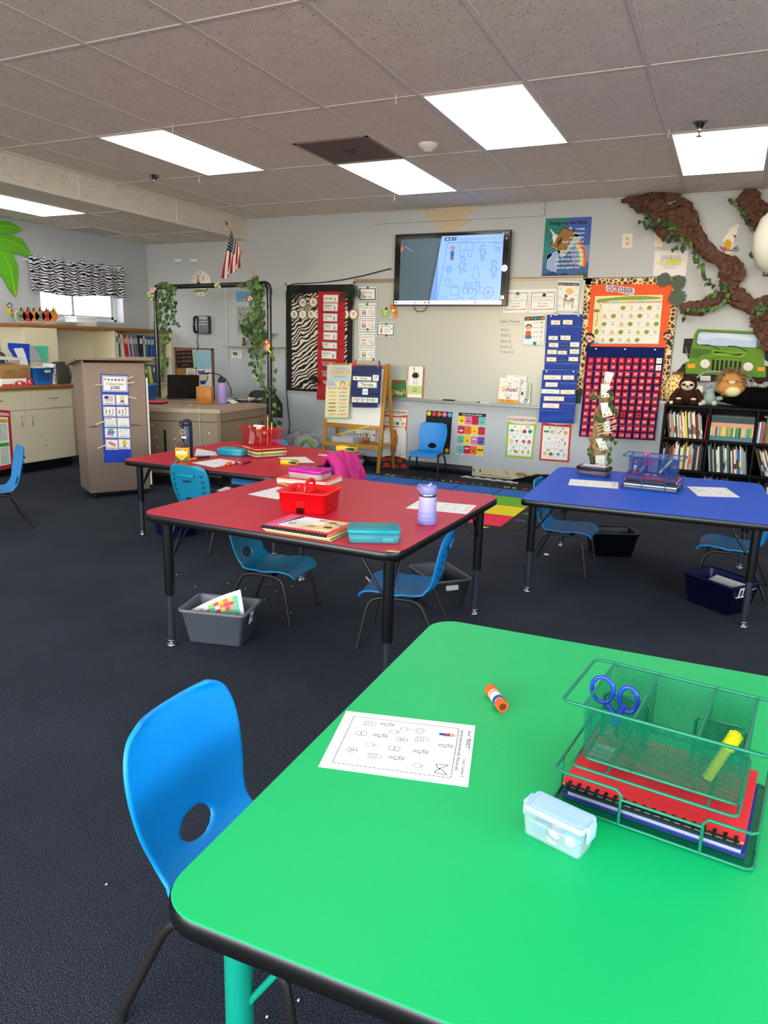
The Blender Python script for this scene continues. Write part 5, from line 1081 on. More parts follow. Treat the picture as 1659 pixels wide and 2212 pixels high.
def six(cs,label,title,edge,cells,yy=YW,head=True,fn=d3):
 a=wsheet('phonics_poster',cs,fn,400,580,P(edge),label,'poster','phonics posters under the whiteboard',yy,.003)
 if head:a.poly([(0,0),(400,0),(400,90),(300,108),(200,112),(100,102),(0,78)],P('e8d3c8'));a.up();a.text(title,200,62,34,P('2a5a78'),'c',1,370)
 else:a.poly([(0,0),(400,0),(400,10),(200,34),(0,10)],P('e8e0d8'))
 y0=120 if head else 60;a.rect(26,y0,374,552,WH);a.up();ln=P(edge);H=(552-y0)/3
 a.rect(198,y0,201,552,ln);a.rect(26,y0+H-1,374,y0+H+2,ln);a.rect(26,y0+2*H-1,374,y0+2*H+2,ln);a.up()
 for k,(t,s1,k1,s2,k2)in enumerate(cells):
  cx=112+(k%2)*176;cy=y0+(k//2)*H;a.text(t,cx,cy+36,26,P('2a3c50'),'c',1)
  for dx,sh,c in((-38,s1,k1),(40,s2,k2)):
   X_,Y_=cx+dx,cy+82;pc=P(c)
   if sh=='o':a.ell(X_,Y_,28,26,pc,14)
   elif sh=='b':a.rect(X_-34,Y_-14,X_+34,Y_+16,pc)
   elif sh=='c':a.poly([(X_-34,Y_+10),(X_-26,Y_-6),(X_-12,Y_-18),(X_+14,Y_-18),(X_+24,Y_-4),(X_+36,Y_+10)],pc);a.up();a.ell(X_-18,Y_+12,8,8,INK,8);a.ell(X_+18,Y_+12,8,8,INK,8)
   elif sh=='s':a.poly([(X_+(28 if q%2==0 else 12)*math.sin(q*math.pi/5),Y_-(28 if q%2==0 else 12)*math.cos(q*math.pi/5))for q in range(10)],pc)
   elif sh=='d':a.poly([(X_,Y_-28),(X_+28,Y_),(X_,Y_+28),(X_-28,Y_)],pc)
   elif sh=='h':a.poly([(X_-28,Y_+26),(X_-28,Y_-4),(X_,Y_-28),(X_+28,Y_-4),(X_+28,Y_+26)],pc);a.up();a.rect(X_-6,Y_+6,X_+6,Y_+26,INK)
   elif sh=='t':a.poly([(X_-18,Y_-26),(X_+18,Y_-26),(X_+28,Y_+26),(X_-28,Y_+26)],pc)
   elif sh=='r':a.arc(X_,Y_+4,26,22,5,pc);a.ell(X_,Y_-22,8,8,P('c03a30'),8)
   elif sh=='l':a.line([(X_-26,Y_+24),(X_+26,Y_-24)],9,pc)
   elif sh=='a':a.ell(X_,Y_+4,30,14,pc,12);a.ell(X_-24,Y_-14,10,12,pc,10);a.line([(X_-16,Y_+10),(X_-16,Y_+30)],5,pc);a.line([(X_+18,Y_+10),(X_+18,Y_+30)],5,pc)
   elif sh=='k':a.kid(X_,Y_+26,58,'7a3a20',c)
   a.scrib(X_-16,X_+16,Y_+40,4,P('3a3a3a'),k)
 a.done()
six(((238,240),(638,262),(578,838),(202,808)),'lime green R Controlled Vowels poster under the whiteboard tray','R-Controlled Vowels','9cc42c',[('ar','c','3a8ab0','s','f0c030'),('orn','h','c03030','o','2a8a3a'),('er','o','f0d040','s','4a4aa8'),('ir','o','e06a40','t','d84a98'),('or','l','7ab030','a','b06a38'),('ur','d','f0b020','k','d04a40')])
six(((705,320),(1120,350),(1080,885),(668,855)),'red-edged phonics poster reading ch sh th ng dge tch','','d83a34',[('ch','b','2a9a3a','o','d8b880'),('sh','l','8a2a60','o','f0a030'),('th','o','e8e8e4','b','d8e0e4'),('ng','r','f0c030','k','7a4a30'),('dge','o','f0d030','h','9a6a48'),('tch','d','3aa0a8','t','b8dcea')],head=False)
a=wsheet('phonics_poster',((1010,780),(1415,800),(1395,1090),(985,1060)),c6,400,290,P('e2582a'),'orange-edged Long Vowel Digraphs poster behind the easel','poster','phonics posters under the whiteboard',YW,.003)
a.poly([(0,0),(400,0),(400,70),(250,95),(100,80),(0,60)],P('ead8cc'));a.up();a.text('Long Vowel Digraphs',205,52,32,P('2a5a78'),'c',1,360);a.rect(0,110,385,235,WH);a.up();a.rect(228,110,231,235,P('e2582a'));a.text('ai',160,145,26,P('2a3c50'));a.text('ay',310,145,26,P('2a3c50'));a.line([(120,190),(150,180),(170,210)],6,INK);a.arc(200,195,16,22,5,P('3a5a6a'));a.rect(250,175,295,215,P('4a8a4a'));a.ell(345,195,28,20,P('e8b030'));a.done()
a=wsheet('phonics_poster',((685,1000),(985,1000),(968,1305),(672,1280)),c6,300,300,P('d8622c'),'orange-edged picture poster seen through the easel legs','poster','phonics posters under the whiteboard',YW,.003);a.rect(12,8,290,284,WH);a.up();R=random.Random(6)
for j in range(3):
 for i in range(6):a.ell(40+i*46,50+j*95,15,13,P(['5a3020','2a7a70','8a3a2a','c03030','a8a090','d8c860'][(i+j)%6]),8);a.scrib(26+i*46,54+i*46,75+j*95,4,GREY,i)
a.done()
a=wsheet('autumn_tree_chart',((1100,1035),(1375,1040),(1390,1650),(1040,1620)),c6,300,600,P('efece2'),'tall autumn tree chart with pumpkins leaning on the wall behind the easel','poster',None,YW-.03,.003,.003)
mt=P('c8802a');a.poly([(150+40*math.cos(t)*1.0*(1-.25*math.sin(t)),150-125*math.sin(t))for t in[k*.3142 for k in range(20)]],mt);a.up();R=random.Random(9)
for k in range(60):
 t,r=R.uniform(0,6.28),R.uniform(0,1)**.5;a.ell(150+46*r*math.cos(t)+8,150+118*r*math.sin(t),9,4,P(R.choice(['7a2a1c','2a3050','a8501c','d8a030'])),6,rot=R.uniform(0,3))
a.poly([(165,250),(178,260),(170,330),(150,400),(128,400),(150,330)],P('6a3420'))
for k in range(10):a.ell(R.uniform(60,260),R.uniform(200,400),10,5,P(R.choice(['9a8a70','2a3a6a','b0785a'])),6,rot=R.uniform(0,3))
a.poly([(0,420),(100,395),(200,402),(300,425),(300,600),(0,600)],P('10282e'));a.up()
for(x,y,r)in((30,450,38),(110,440,40),(225,450,42),(70,530,45),(170,540,46),(270,530,40),(20,575,30)):a.ell(x,y,r,r*.85,P('b8361c'),14);a.line([(x,y-r*.8),(x+4,y-r*1.1)],4,P('2a3a1c'))
for k in range(6):a.scrib(8,60,90+k*42,4,GREY,k)
a.done()
mb=MB();q0=onY(*c6(1375,1120),YW-.02);q1=onY(*c6(1410,1630),YW-.05);mb.box(q0.x-.03,q0.x+.02,YW-.03,YW-.002,.0,.42,M('d8cfb8',.7));mb.box(q0.x-.034,q0.x-.030,YW-.032,YW-.002,0,.42,M('7a5a28',.5));tag(mb.build('folded_board'),'cream folded board standing between the tree chart and the blue chair','board')
a=wsheet('feelings_poster',((738,640),(1025,655),(997,1105),(714,1082)),d1,280,440,P('141414'),'bright How Are You Feeling poster with sixteen square faces','poster',None,YW,.003)
a.text('HOW ARE YOU FEELING?',140,24,13,WH,'c',1,210);FC=['f4d420','e07ab0','c0203a','6ac0bc','c82a50','e8702a','f4d420','c82a50','6ab894','f4d420','e07ab0','6a5aa8','6ac0bc','c0203a','e8702a','f4d420']
for k,c in enumerate(FC):
 i,j=k%4,k//4;x0,y0=i*70,32+j*102;a.rect(x0,y0,x0+70,y0+84,P(c));a.rect(x0,y0+84,x0+70,y0+102,P('f0c8b8' if k%3 else 'c8e4d8'));a.up();cx,cy=x0+35,y0+38
 a.scrib(x0+18,x0+52,y0+93,4,P('4a3a3a'),k)
 if k==15:a.rect(cx-28,cy-12,cx-3,cy+4,INK);a.rect(cx+3,cy-12,cx+28,cy+4,INK)
 elif k in(10,13):[a.ell(cx+s*11,cy-8,9,9,WH,10)for s in(-1,1)];a.up();[a.ell(cx+s*11,cy-8,3,3,INK,6)for s in(-1,1)];a.l-=1
 else:[a.ell(cx+s*13,cy-10,3.4,4.5,INK,8)for s in(-1,1)]
 if k in(2,7):[a.line([(cx+s*22,cy-24),(cx+s*6,cy-16)],4,INK)for s in(-1,1)]
 if k in(0,1,11):a.ell(cx,cy+8,16,13,INK,12,0,180)
 elif k in(3,7,2,8):a.arc(cx,cy+22,13,9,4,INK,190,350)
 elif k==4:a.rect(cx-18,cy+6,cx+18,cy+20,WH)
 elif k==6:a.ell(cx,cy+8,14,11,P('c03a2a'),12,0,180)
 elif k in(9,12,14):a.ell(cx,cy+14,7,10,INK,10)
 else:a.line([(cx-14,cy+14),(cx-5,cy+9),(cx+4,cy+15),(cx+14,cy+10)],3.5,INK)
 a.l-=1
a.done()
a=wsheet('feelings_poster',((400,618),(672,635),(640,1078),(368,1050)),d1,270,440,P('0e0e0f'),'black poster with five round faces behind the bright blue chair','poster',None,YW,.003)
for i,c in enumerate(('f4d420','e0406a','f07a28','f08ab8','5ac0c8')):a.ell(28+54*i,30,22,24,P(c),18);a.up();[a.ell(28+54*i+s*8,26,2.6,3.4,INK,6)for s in(-1,1)];a.arc(28+54*i,34,9,6,3,INK,10,170);a.l-=1
a.text('My Feelings',135,150,26,WH,'c',1,200);a.text('How are you',135,200,22,WH,'c',0,200);a.text('?',205,320,52,WH,'c',1);a.ell(240,405,20,22,P('f4d420'),16);a.ell(190,410,20,22,P('c0203a'),16);a.up();[a.ell(240+s*7,400,2.6,3.4,INK,6)for s in(-1,1)];a.ell(240,414,5,6,INK,8);a.done()
for(cs,lb,ok)in((((72,528),(188,528),(182,688),(68,688)),'cream double electrical outlet high on the wall left of the paper tree',1),(((428,528),(520,528),(512,675),(416,672)),'cream blank wall plate partly behind the paper tree',0)):
 a=wsheet('outlet_plate' if ok else 'blank_plate',cs,d6,70,110,P('e6dfc4'),lb,'outlet' if ok else 'wall plate',None,YW,0,.006)
 if ok:
  for y in(38,74):a.ell(35,y,13,13,P('cfc6a8'),14);a.up();a.rect(29,y-5,31,y+3,INK);a.rect(39,y-5,41,y+3,INK);a.ell(35,y+7,2.5,2.5,INK,6);a.l-=1
 else:a.ell(35,96,2,2,GREY,6)
 a.done()
a=wsheet('pledge_paper',((430,712),(795,712),(760,992),(405,985)),d6,360,275,P('e9e9e6'),'white pledge paper with yellow highlighting left of the paper tree','paper',None,YW,.002)
hl=P('f4ee30');a.rect(135,100,320,124,hl);a.rect(20,126,80,146,hl);a.rect(120,126,260,146,hl);a.up()
for k,t in enumerate(('I pledge allegiance to the','Christian Flag and to the','Savior for whose Kingdom it','stands. One Savior, crucified','risen and coming again with','life and liberty for','all who believe.')):a.text(t,180,66+k*22,14,P('3a3a3c'),'c',1 if k==1 else 0,300)
a.done()
a=wsheet('cockatoo_cutout',((1125,430),(1350,430),(1350,770),(1125,770)),d6,220,340,None,'white cockatoo cutout with yellow belly on the wall beside the paper tree','cutout',None,YW,.003)
cr=P('efe6dc');a.poly([(95,90),(110,40),(125,50),(140,20),(150,34),(168,4),(176,12),(190,0),(222,4),(200,40),(196,90),(186,130),(160,170),(150,240),(110,270),(60,230),(44,170),(70,120)],cr);a.up()
for k in range(4):a.line([(105+18*k,84-10*k),(130+20*k,30-6*k)],7,P('f0dca0'))
a.ell(96,214,40,54,P('dca810'),18);a.ell(150,110,5,6,INK,8);a.poly([(160,118),(182,112),(176,145),(158,140)],P('3a3a3a'));a.up();a.line([(90,275),(190,290)],9,P('6a3420'));a.ell(58,268,28,26,P('d8506a'),12);a.poly([(72,300),(128,300),(120,340),(66,338)],P('efe0a0'))
for k in range(6):a.line([(150,262),(200+4*k,225+12*k)],4,P('5a6a58'));a.line([(40,258),(6+4*k,225+10*k)],4,P('5a6a58'))
a.done()
a=wsheet('car_cutout',((360,128),(1700,128),(1700,900),(360,900)),d7,1340,772,None,'large flat green off-road car cutout on the wall above the plush toys','cutout',None,YW-.01,.004)
def o7(L_):return[(x-360,y-128)for x,y in L_]
gr,gd,gl=P('5f8a1e'),P('44681a'),P('86ac34');bk=P('121313')
a.poly(o7([(480,620),(560,580),(1640,640),(1700,650),(1700,860),(380,860),(360,740),(450,670)]),bk);a.poly(o7([(508,265),(640,262),(640,460),(590,540),(560,535),(545,470),(482,462)]),bk);a.poly(o7([(1610,300),(1700,290),(1700,560),(1640,575),(1615,540)]),bk);a.up()
a.poly(o7([(700,130),(1500,165),(1600,200),(1600,380),(1610,620),(1560,800),(900,760),(690,760),(580,570),(600,420),(650,210)]),gr);a.up()
a.poly(o7([(735,162),(1540,205),(1580,225),(1570,370),(1530,398),(700,355),(672,320),(700,190)]),bk);a.up();a.poly(o7([(745,170),(1520,212),(1500,390),(720,350),(682,320),(708,195)]),P('b4c8e4'));a.poly(o7([(1524,205),(1580,225),(1572,370),(1500,390)]),P('6f7d92'))
a.up();a.poly(o7([(700,210),(1100,190),(1500,260),(1400,300),(1000,250),(760,280)]),P('cddaf0'));a.up()
for pts in(((740,350),(860,352),(1000,410)),((1120,366),(1240,372),(1380,438))):a.line(o7(list(pts)),12,bk)
a.poly(o7([(610,400),(900,420),(880,470),(760,490),(690,540),(600,520)]),gd);a.poly(o7([(900,430),(1380,455),(1310,520),(930,490)]),gl);a.poly(o7([(920,440),(1360,465),(1290,500),(940,480)]),gr)
a.up();a.poly(o7([(760,520),(860,508),(1400,540),(1470,580),(1480,720),(1440,760),(740,740),(700,620)]),gr);a.arc(1100-360,680-128,385,165,6,gd,190,350,18)
a.rect(525-360,585-128,692-360,750-128,gr);a.rect(1490-360,630-128,1632-360,800-128,gr);a.up();a.rect(560-360,612-128,662-360,670-128,P('f09a20'));a.rect(1520-360,660-128,1615-360,712-128,P('f09a20'))
for k in range(7):a.poly(o7([(905+k*61,552+k*4),(940+k*61,554+k*4),(925+k*61,710+k*3),(888+k*61,704+k*3)]),bk)
for x,y in((803,610),(1397,652)):a.ell(x-360,y-128,74,68,P('3a5a16'),26);a.up();a.ell(x-360,y-128,68,62,P('e4dcda'),26);a.up();a.arc(x-360,y-128,44,40,3,P('b8b0ae'),0,360,16);a.ell(x-360,y-128,10,10,P('c0b8b6'),10);a.l-=2
a.line(o7([(690,800),(800,725),(900,715),(1300,745),(1400,775),(1470,850)]),24,P('8a8c90'));a.up();a.line(o7([(700,792),(806,720),(900,709),(1300,738)]),6,P('b4b6ba'));a.rect(735-360,778-128,882-360,850-128,P('dcd8dc'));a.rect(1270-360,815-128,1412-360,888-128,P('dcd8dc'))
a.line(o7([(528,385),(545,450),(570,500)]),14,P('6a6c70'));a.line(o7([(640,395),(745,402)]),4,gd);a.done()
# ================================================================== LEFT SIDE, PLANTS, TOYS, BOOKS
def s1(x,y):return(x/3.95,440+y/3.95)
def z1(x,y):return(x/4.1475,660+y/4.15)
a3=crop(300,480,4.879);a4=crop(300,780,4.879);e7=crop(380,580,6.381);p34=crop(180,780,7.375)
def on(fn,x,y,pl,at):return{'X':onX,'Y':onY,'Z':onZ}[pl](*fn(x,y),at)
mzv=zebramat('zebra_fabric','e4e4ee',11.0,8.5,.15)
va=empty('window_valance',(0,0,0),0,'zebra print ruffled valance hanging over the window','curtain')
V0,V1,VT,VB=5.50,6.80,2.115,1.775
mb=MB()
def vfn(u,v,o=0):
 y=V0+(V1-V0)*u;g=.012*math.sin(u*46)+.008*math.sin(u*83+1)+.006*math.sin(u*23+v*2)
 z=VT-(VT-VB)*v+(.012*math.sin(u*27)+.010*math.sin(u*61)if v<.05 else 0)+(.014*math.sin(u*9+1.2))*v+(.03*(1-abs(u-.15)*2)if 0 else 0)
 return(XL+.055+g*(.6+.5*v)+o,y,z+.03*(.5-u)*-1)
mb.grid(lambda u,v:vfn(u,v),150,14,mzv);mb.grid(lambda u,v:vfn(u,v,.003),150,14,mzv);mb.build('valance_cloth',va)
mb=MB();R=random.Random(4)
for k in range(60):
 u=(k+.5)/60;x,y,z=vfn(u,.0);mb.add([(x,y-.014,z-.01),(x+.012*R.uniform(-1,1),y,z+.026+R.uniform(0,.016)),(x,y+.014,z-.01),(x+.018,y,z-.03)],[(0,1,3),(1,2,3)],mzv)
mb.build('ruffle',va)
mb=MB();mb.tube([(XL+.05,V0-.02,VT-.03),(XL+.05,V1+.02,VT-.0)],.008,M('e8e8e6',.4),8);mb.tube([(XL+.0,V0-.02,VT-.03),(XL+.05,V0-.02,VT-.03)],.006,M('e8e8e6',.4),8);mb.build('curtain_rod',va)
def banana(pts,ribline,label,at):
 mb=MB();q=[onX(*s1(x,y),at)for x,y in pts];n=len(q);m=M('5fb31f',.35,mottle=.25,mscale=9)
 o=len(mb.v);mb.prism([(p.y,p.z)for p in q],0,.002,m,T=frame((at,0,0),(0,1,0),(0,0,1),(1,0,0)))
 r=[onX(*s1(x,y),at+.004)for x,y in ribline];mb.tube(r,.004,M('a9d45a',.4),6)
 return tag(mb.build('banana_leaf'),label,'leaf')
banana([(-60,160),(0,145),(80,150),(190,218),(130,250),(60,255),(-60,265)],[(-60,190),(60,190),(180,218)],'upper bright green banana leaf at the left edge, above two longer ones',-6.670)
banana([(-80,265),(0,262),(120,268),(190,300),(235,370),(282,466),(170,430),(120,420),(60,400),(0,385),(-80,360)],[(-80,300),(60,310),(180,360),(275,460)],'middle bright green banana leaf pointing right towards the valance',-6.676)
banana([(-80,360),(0,385),(60,400),(110,420),(150,520),(160,600),(150,700),(138,802),(80,730),(20,620),(0,605),(-80,560)],[(-80,400),(20,420),(90,540),(136,790)],'long bright green banana leaf hanging down the left wall',-6.682)
a=sheet('parrot_cutout',[s1(38,838),s1(118,838),s1(118,972),s1(38,972)],80,134,None,'small blue and yellow parrot cutout on the left wall below the banana leaves','cutout',None,'X',XL,.003)
def parrot(a,c1,c2,c3,tail,k=1.0):
 a.poly([(20*k,10*k),(50*k,4*k),(62*k,30*k),(64*k,70*k),(60*k,100*k),(78*k,128*k),(60*k,122*k),(34*k,100*k),(20*k,70*k),(8*k,50*k)],P(c2));a.up();a.ell(40*k,30*k,24*k,24*k,P(c1),16);a.up();a.ell(42*k,32*k,12*k,12*k,WH,12);a.poly([(20*k,12*k),(2*k,20*k),(6*k,50*k),(22*k,36*k)],P('f0a020'));a.poly([(50*k,60*k),(68*k,50*k),(66*k,90*k),(54*k,84*k)],P(c3));a.poly([(50*k,96*k),(62*k,100*k),(80*k,132*k),(60*k,124*k)],P(tail));a.up();a.ell(44*k,32*k,5*k,5*k,INK,8);a.done()
parrot(a,'1f6fb8','d8d040','d84a30','5a9a3a')
wl=empty('welcome_sign',(0,0,0),0,'fall pumpkin sign spelling WELCO standing on the window shelf','sign')
for i,(x,t,c)in enumerate(((180,'W','8f9a84'),(236,'E','c8453a'),(288,'L','e0883a'),(340,'C','9a9484'),(398,'O','d24a3c'),(455,' ','d8803a'))):
 q=onX(*s1(x,960),-6.50);F2=frame(q,(0,1,0),(0,0,1),(1,0,0));mb=MB();s=.070
 mb.prism([(s*.98*math.cos(k*.314)*(1+.10*math.cos(k*1.57)),s*.9*math.sin(k*.314))for k in range(20)],-.004,0,P('e6d8c8'),T=F2)
 mb.prism([(s*.86*math.cos(k*.314)*(1+.06*math.cos(k*1.57)),s*.78*math.sin(k*.314))for k in range(20)],0,.002,P(c),T=F2)
 mb.prism([(-.012,.05),(.010,.05),(.02,.085+.01*(i%2)),(-.004,.08)],0,.002,P('5a3a24'),T=F2);mb.prism([(.01,.055),(.045,.075+.012*(i%3)),(.03,.045)],0,.002,P(['b8503a','6a7a3a','e0a040'][i%3]),T=F2)
 if t!=' ':
  a=Art(mb,q+Vector((.003,-.05,.05)),q+Vector((.003,.05,.05)),q+Vector((.003,.05,-.05)),q+Vector((.003,-.05,-.05)),100,100,n=(1,0,0));a.text(t,50,66,34,P('1a1410'),'c',1)
 mb.build('letter_pumpkin',wl)
R=random.Random(21)
for k in range(9):
 mb=MB();c=['2f9a4a','e8ece4','4ab060','d8dccf','a8b4a0','8d948a','c8ccc0','9aa092','f0f0ec'][k];mb.rbox(-.10,.10,-.14,.14,0,.0035,P(c),r=.002,b=.0008,T=tr(-6.50+R.uniform(-.02,.02),5.60+.035*k*.7,1.4405+.0046*k)@rotz(R.uniform(-.25,.25)))
 tag(mb.build('folder'),['lowest green','second white','third green','fourth pale','fifth grey green','sixth grey','seventh light grey','eighth grey','topmost white'][k]+' folder in the pile on the window shelf','folder','folders piled on the window shelf')
mb=MB();mb.rbox(-6.60,-6.42,5.86,6.14,1.4405,1.53,M('eef0f2',.5),r=.01,b=.004);mb.rbox(-6.605,-6.415,5.855,6.145,1.52,1.545,M('f4f6f8',.4),r=.012,b=.004);tag(mb.build('white_box'),'bright white lidded box on the shelf in front of the window','box')
mb=MB();q=onX(*s1(440,1170),-6.66);leaf(mb,onX(*s1(404,1215),-6.66),onX(*s1(466,1135),-6.66)-onX(*s1(404,1215),-6.66),Vector((1,0,0)),.20,M('3a7a30',.5,mottle=.2),.8);tag(mb.build('leaf_cutout'),'green leaf cutout inside the shelf niche','leaf')
def bin_(x,y,deg,w,d,h,color,label,z0=.8525,t=.02,name='plastic_bin',cat='bin'):
 o=empty(name,(x,y,z0),math.radians(deg),label,cat);m=M(color,.35);mb=MB()
 def ring(z,ins):k=1-z/h;return[(px,py,z)for px,py in rrect(-w/2+t*k,w/2-t*k,-d/2+t*k,d/2-t*k,.014,4,ins)]
 mb.loops([ring(0,.003),ring(.003,0),ring(h-.01,0),ring(h-.01,-.007),ring(h,-.006),ring(h,.003),ring(.006,.004)],m,True,True,True);mb.build('bin_body',o)
 for k in range(5):mb=MB();z=h*(.25+.11*k);xx=w/2-t*(1-z/h)-.0005;mb.rbox(-d*.28,d*.28,-.003,.003,0,.002,M('0a4a90',.4),r=.002,b=.0005,T=tr(xx,0,z)@rotz(math.pi/2)@rotx(math.pi/2));mb.build('rib',o)
 return o
b_=bin_(-6.235,5.165,0,.19,.235,.165,'1a6fd0','bright blue plastic bin with yellow papers on the counter')
mb=MB();mb.rbox(-.035,.035,-.012,.012,0,.004,P('e8e09a'),r=.005,b=.001,T=tr(.090,.04,.13)@roty(math.pi/2-.1)@rotz(math.pi/2));mb.build('bin_label',b_)
mb=MB();mb.box(-6.30,-6.17,5.10,5.22,1.012,1.02,P('e8e480'));mb.box(-6.31,-6.2,5.12,5.24,1.021,1.026,P('f0f0ea'));tag(mb.build('paper_stack'),'yellow and white papers on top of the blue bin','papers')
bg_=empty('tote_bag',(-6.235,5.42,.8525),0,'dark olive handbag beside a floral bag on the counter','bag')
mo=M('3b3c34',.55,bump=.5,bscale=14)
mb=MB();rings=[]
for z,w,d,sh in((0,.088,.075,0),(.02,.094,.08,0),(.10,.09,.075,0),(.17,.085,.055,.004),(.205,.08,.025,.01),(.22,.075,.008,.012)):rings.append([(x+sh,y,z)for x,y in rrect(-d,d,-w,w,min(d,.03)*.95,4)])
mb.loops(rings,mo,True);mb.build('bag_body',bg_);mb=MB();mb.tube([(.02,.06,.20),(.06,.085,.16),(.07,.095,.08),(.05,.09,.03)],.006,mo,8);mb.build('strap',bg_)
fl=empty('floral_bag',(-6.235,5.305,.8525),0,'white bag with pink and black flowers between blue bin and olive bag','bag')
mb=MB();mb.rbox(-.07,.075,-.024,.022,0,.20,M('e6e2e0',.5),r=.012,b=.004)
a=Art(mb,(.0765,-.024,.2),(.0765,.022,.2),(.0765,.022,0),(.0765,-.024,0),46,200,n=(1,0,0));R=random.Random(5)
for k in range(22):a.ell(R.uniform(6,40),R.uniform(8,190),R.uniform(4,8),R.uniform(4,8),P(R.choice(['e06a80','1a1c1e','c02a50','3a7a6a','1a1c1e','e89aa0'])),7)
mb.build('bag_body',fl)
def carton(x0,x1,y0,y1,z0,z1,c,label,name='cardboard_box'):
 mb=MB();mb.rbox(x0,x1,y0,y1,z0,z1,M(c,.8),r=.003,b=.001);mb.add([(x0,y0,z1),(x1,y0,z1),(x1+.05,y0-.05,z1+.03),(x0,y0-.05,z1+.03)],[(0,1,2,3)],M(c,.8));mb.box(x1,x1+.0012,y0+.04,y0+.12,(z0+z1)/2,(z0+z1)/2+.01,P('7a5a34'));mb.box(x1,x1+.0012,y1-.10,y1-.03,(z0+z1)/2+.02,(z0+z1)/2+.026,P('7a5a34'));return tag(mb.build(name),label,'box')
carton(-6.42,-6.17,4.72,5.03,.922,1.045,'a97c4c','brown open cardboard box stacked on the red and white box')
mb=MB();mb.rbox(-6.44,-6.165,4.70,5.04,.8525,.920,P('eeeae6'),r=.003,b=.001);a=Art(mb,(-6.164,4.70,.92),(-6.164,5.04,.92),(-6.164,5.04,.8525),(-6.164,4.70,.8525),340,68,n=(1,0,0));a.rect(270,0,340,68,P('c8182a'));a.poly([(120,68),(150,30),(200,20),(260,40),(268,68)],P('d8303a'));a.rect(0,50,120,68,P('d8303a'));a.up();a.text('K',305,50,36,WH,'c',1);a.ell(190,44,18,14,WH,12);tag(mb.build('printed_box'),'flat red and white printed box under the cardboard box','box')
mb=MB();mb.rbox(-6.62,-6.45,4.62,5.06,.8525,1.06,M('8d9296',.3,alpha=.55),r=.02,b=.004);mb.rbox(-6.61,-6.46,4.64,5.04,.856,1.00,M('4a4e54',.8),r=.02);tag(mb.build('clear_bin'),'clear plastic bin of dark odds and ends behind the cardboard box','bin')
mb=MB();mb.tube([(-6.44,4.98+.11*math.cos(t)-.10,1.07+.10*math.sin(t))for t in[k*math.pi/10 for k in range(11)]],.006,mblk,6);mb.rbox(-6.46,-6.435,4.80,4.97,1.055,1.15,M('50555c',.6,mottle=.4,mscale=40),r=.04,b=.004,T=Matrix.Identity(4));tag(mb.build('grey_pouch'),'grey patterned pouch with curved black trim above the clear bin','bag')
def slab(cs,at,th,m,name,label,cat):
 q=[onX(*z1(*c),at)for c in cs];mb=MB();mb.prism([(p.y,p.z)for p in q],-th,0,m,T=frame((at,0,0),(0,1,0),(0,0,1),(1,0,0)));return tag(mb.build(name),label,cat)
slab(((80,335),(265,345),(272,540),(230,545),(150,480),(85,385)),-6.315,.02,M('0f3fc0',.3),'blue_folder','royal blue plastic folder standing behind the papers on the counter','folder')
slab(((130,385),(205,380),(230,440),(255,535),(190,535),(170,470)),-6.295,.015,M('e8e8ea',.6),'white_papers','white papers leaning in front of the royal blue folder','papers')
slab(((275,370),(300,365),(350,430),(372,495),(275,495)),-6.30,.02,M('a4a6a8',.6),'grey_papers','grey papers standing between the blue and the mint folders','papers')
slab(((285,362),(428,362),(425,500),(340,500),(300,420)),-6.325,.008,M('4cc4a4',.35),'mint_folder','mint green folder standing against the cream panel','folder')
slab(((0,455),(100,458),(175,470),(172,492),(0,485)),-6.27,.03,M('d8dada',.6),'paper_pile','low pile of white papers at the left edge above the box','papers')
a=sheet('reference_chart',[(-60,880),(21,887),(30,1009),(-60,1030)],300,420,P('b8202c'),'red-framed chart with coloured columns on the cabinet at the left edge','poster',None,'X',XC,.002)
a.rect(20,50,278,390,P('e8eee0'));a.up();a.text('Education',200,38,26,WH,'c',1,180)
for j in range(2):
 for k,c in enumerate(('4a8ac0','2a8a4a','d8a020','7a5aa8','2a70b8','3a9a3a')[j*3:j*3+3]):a.rect(30+k*84,64+j*168,104+k*84,90+j*168,P(c));[a.scrib(38+k*84,98+k*84,102+j*168+12*r,5,P('7a7a5a'),r)for r in range(10)]
a.ell(110,300,50,60,P('2a3a3a'),14);a.done()
def lbook(y,t,h,d,c,z,label,tilt=0.0,x=XF-.03,grp='books in the shelf unit under the window'):
 mb=MB();T=tr(x,y,z)@rotx(tilt);mb.box(-d,0,0,t,0,h,P(c),T=T);mb.box(-d+.002,-.004,.0015,t-.0015,.003,h+.0008,P('e9e6dc'),T=T)
 if t>.008:mb.box(.0,.0008,t*.2,t*.8,h*.6,h*.85,P('d8d4c8' if c not in('ffffff','e8e6e0')else '5a6a8a'),T=T)
 return tag(mb.build('book'),label,'book',grp)
ys=6.352;cn={'e8e6e0':'white','3a3028':'dark brown','8a7a60':'tan','c8c0b0':'pale grey','b8382a':'rust','c4161c':'red','d8d0c8':'cream','d0582a':'orange','2a7ab8':'blue','1a6a9a':'teal blue','3a8a4a':'green','2a1440':'deep purple','2a8a8a':'teal','1a3a8a':'navy','1a4a9a':'bright navy','1f7a6a':'sea green','6a8a2a':'olive green','b0b0a8':'light grey'}
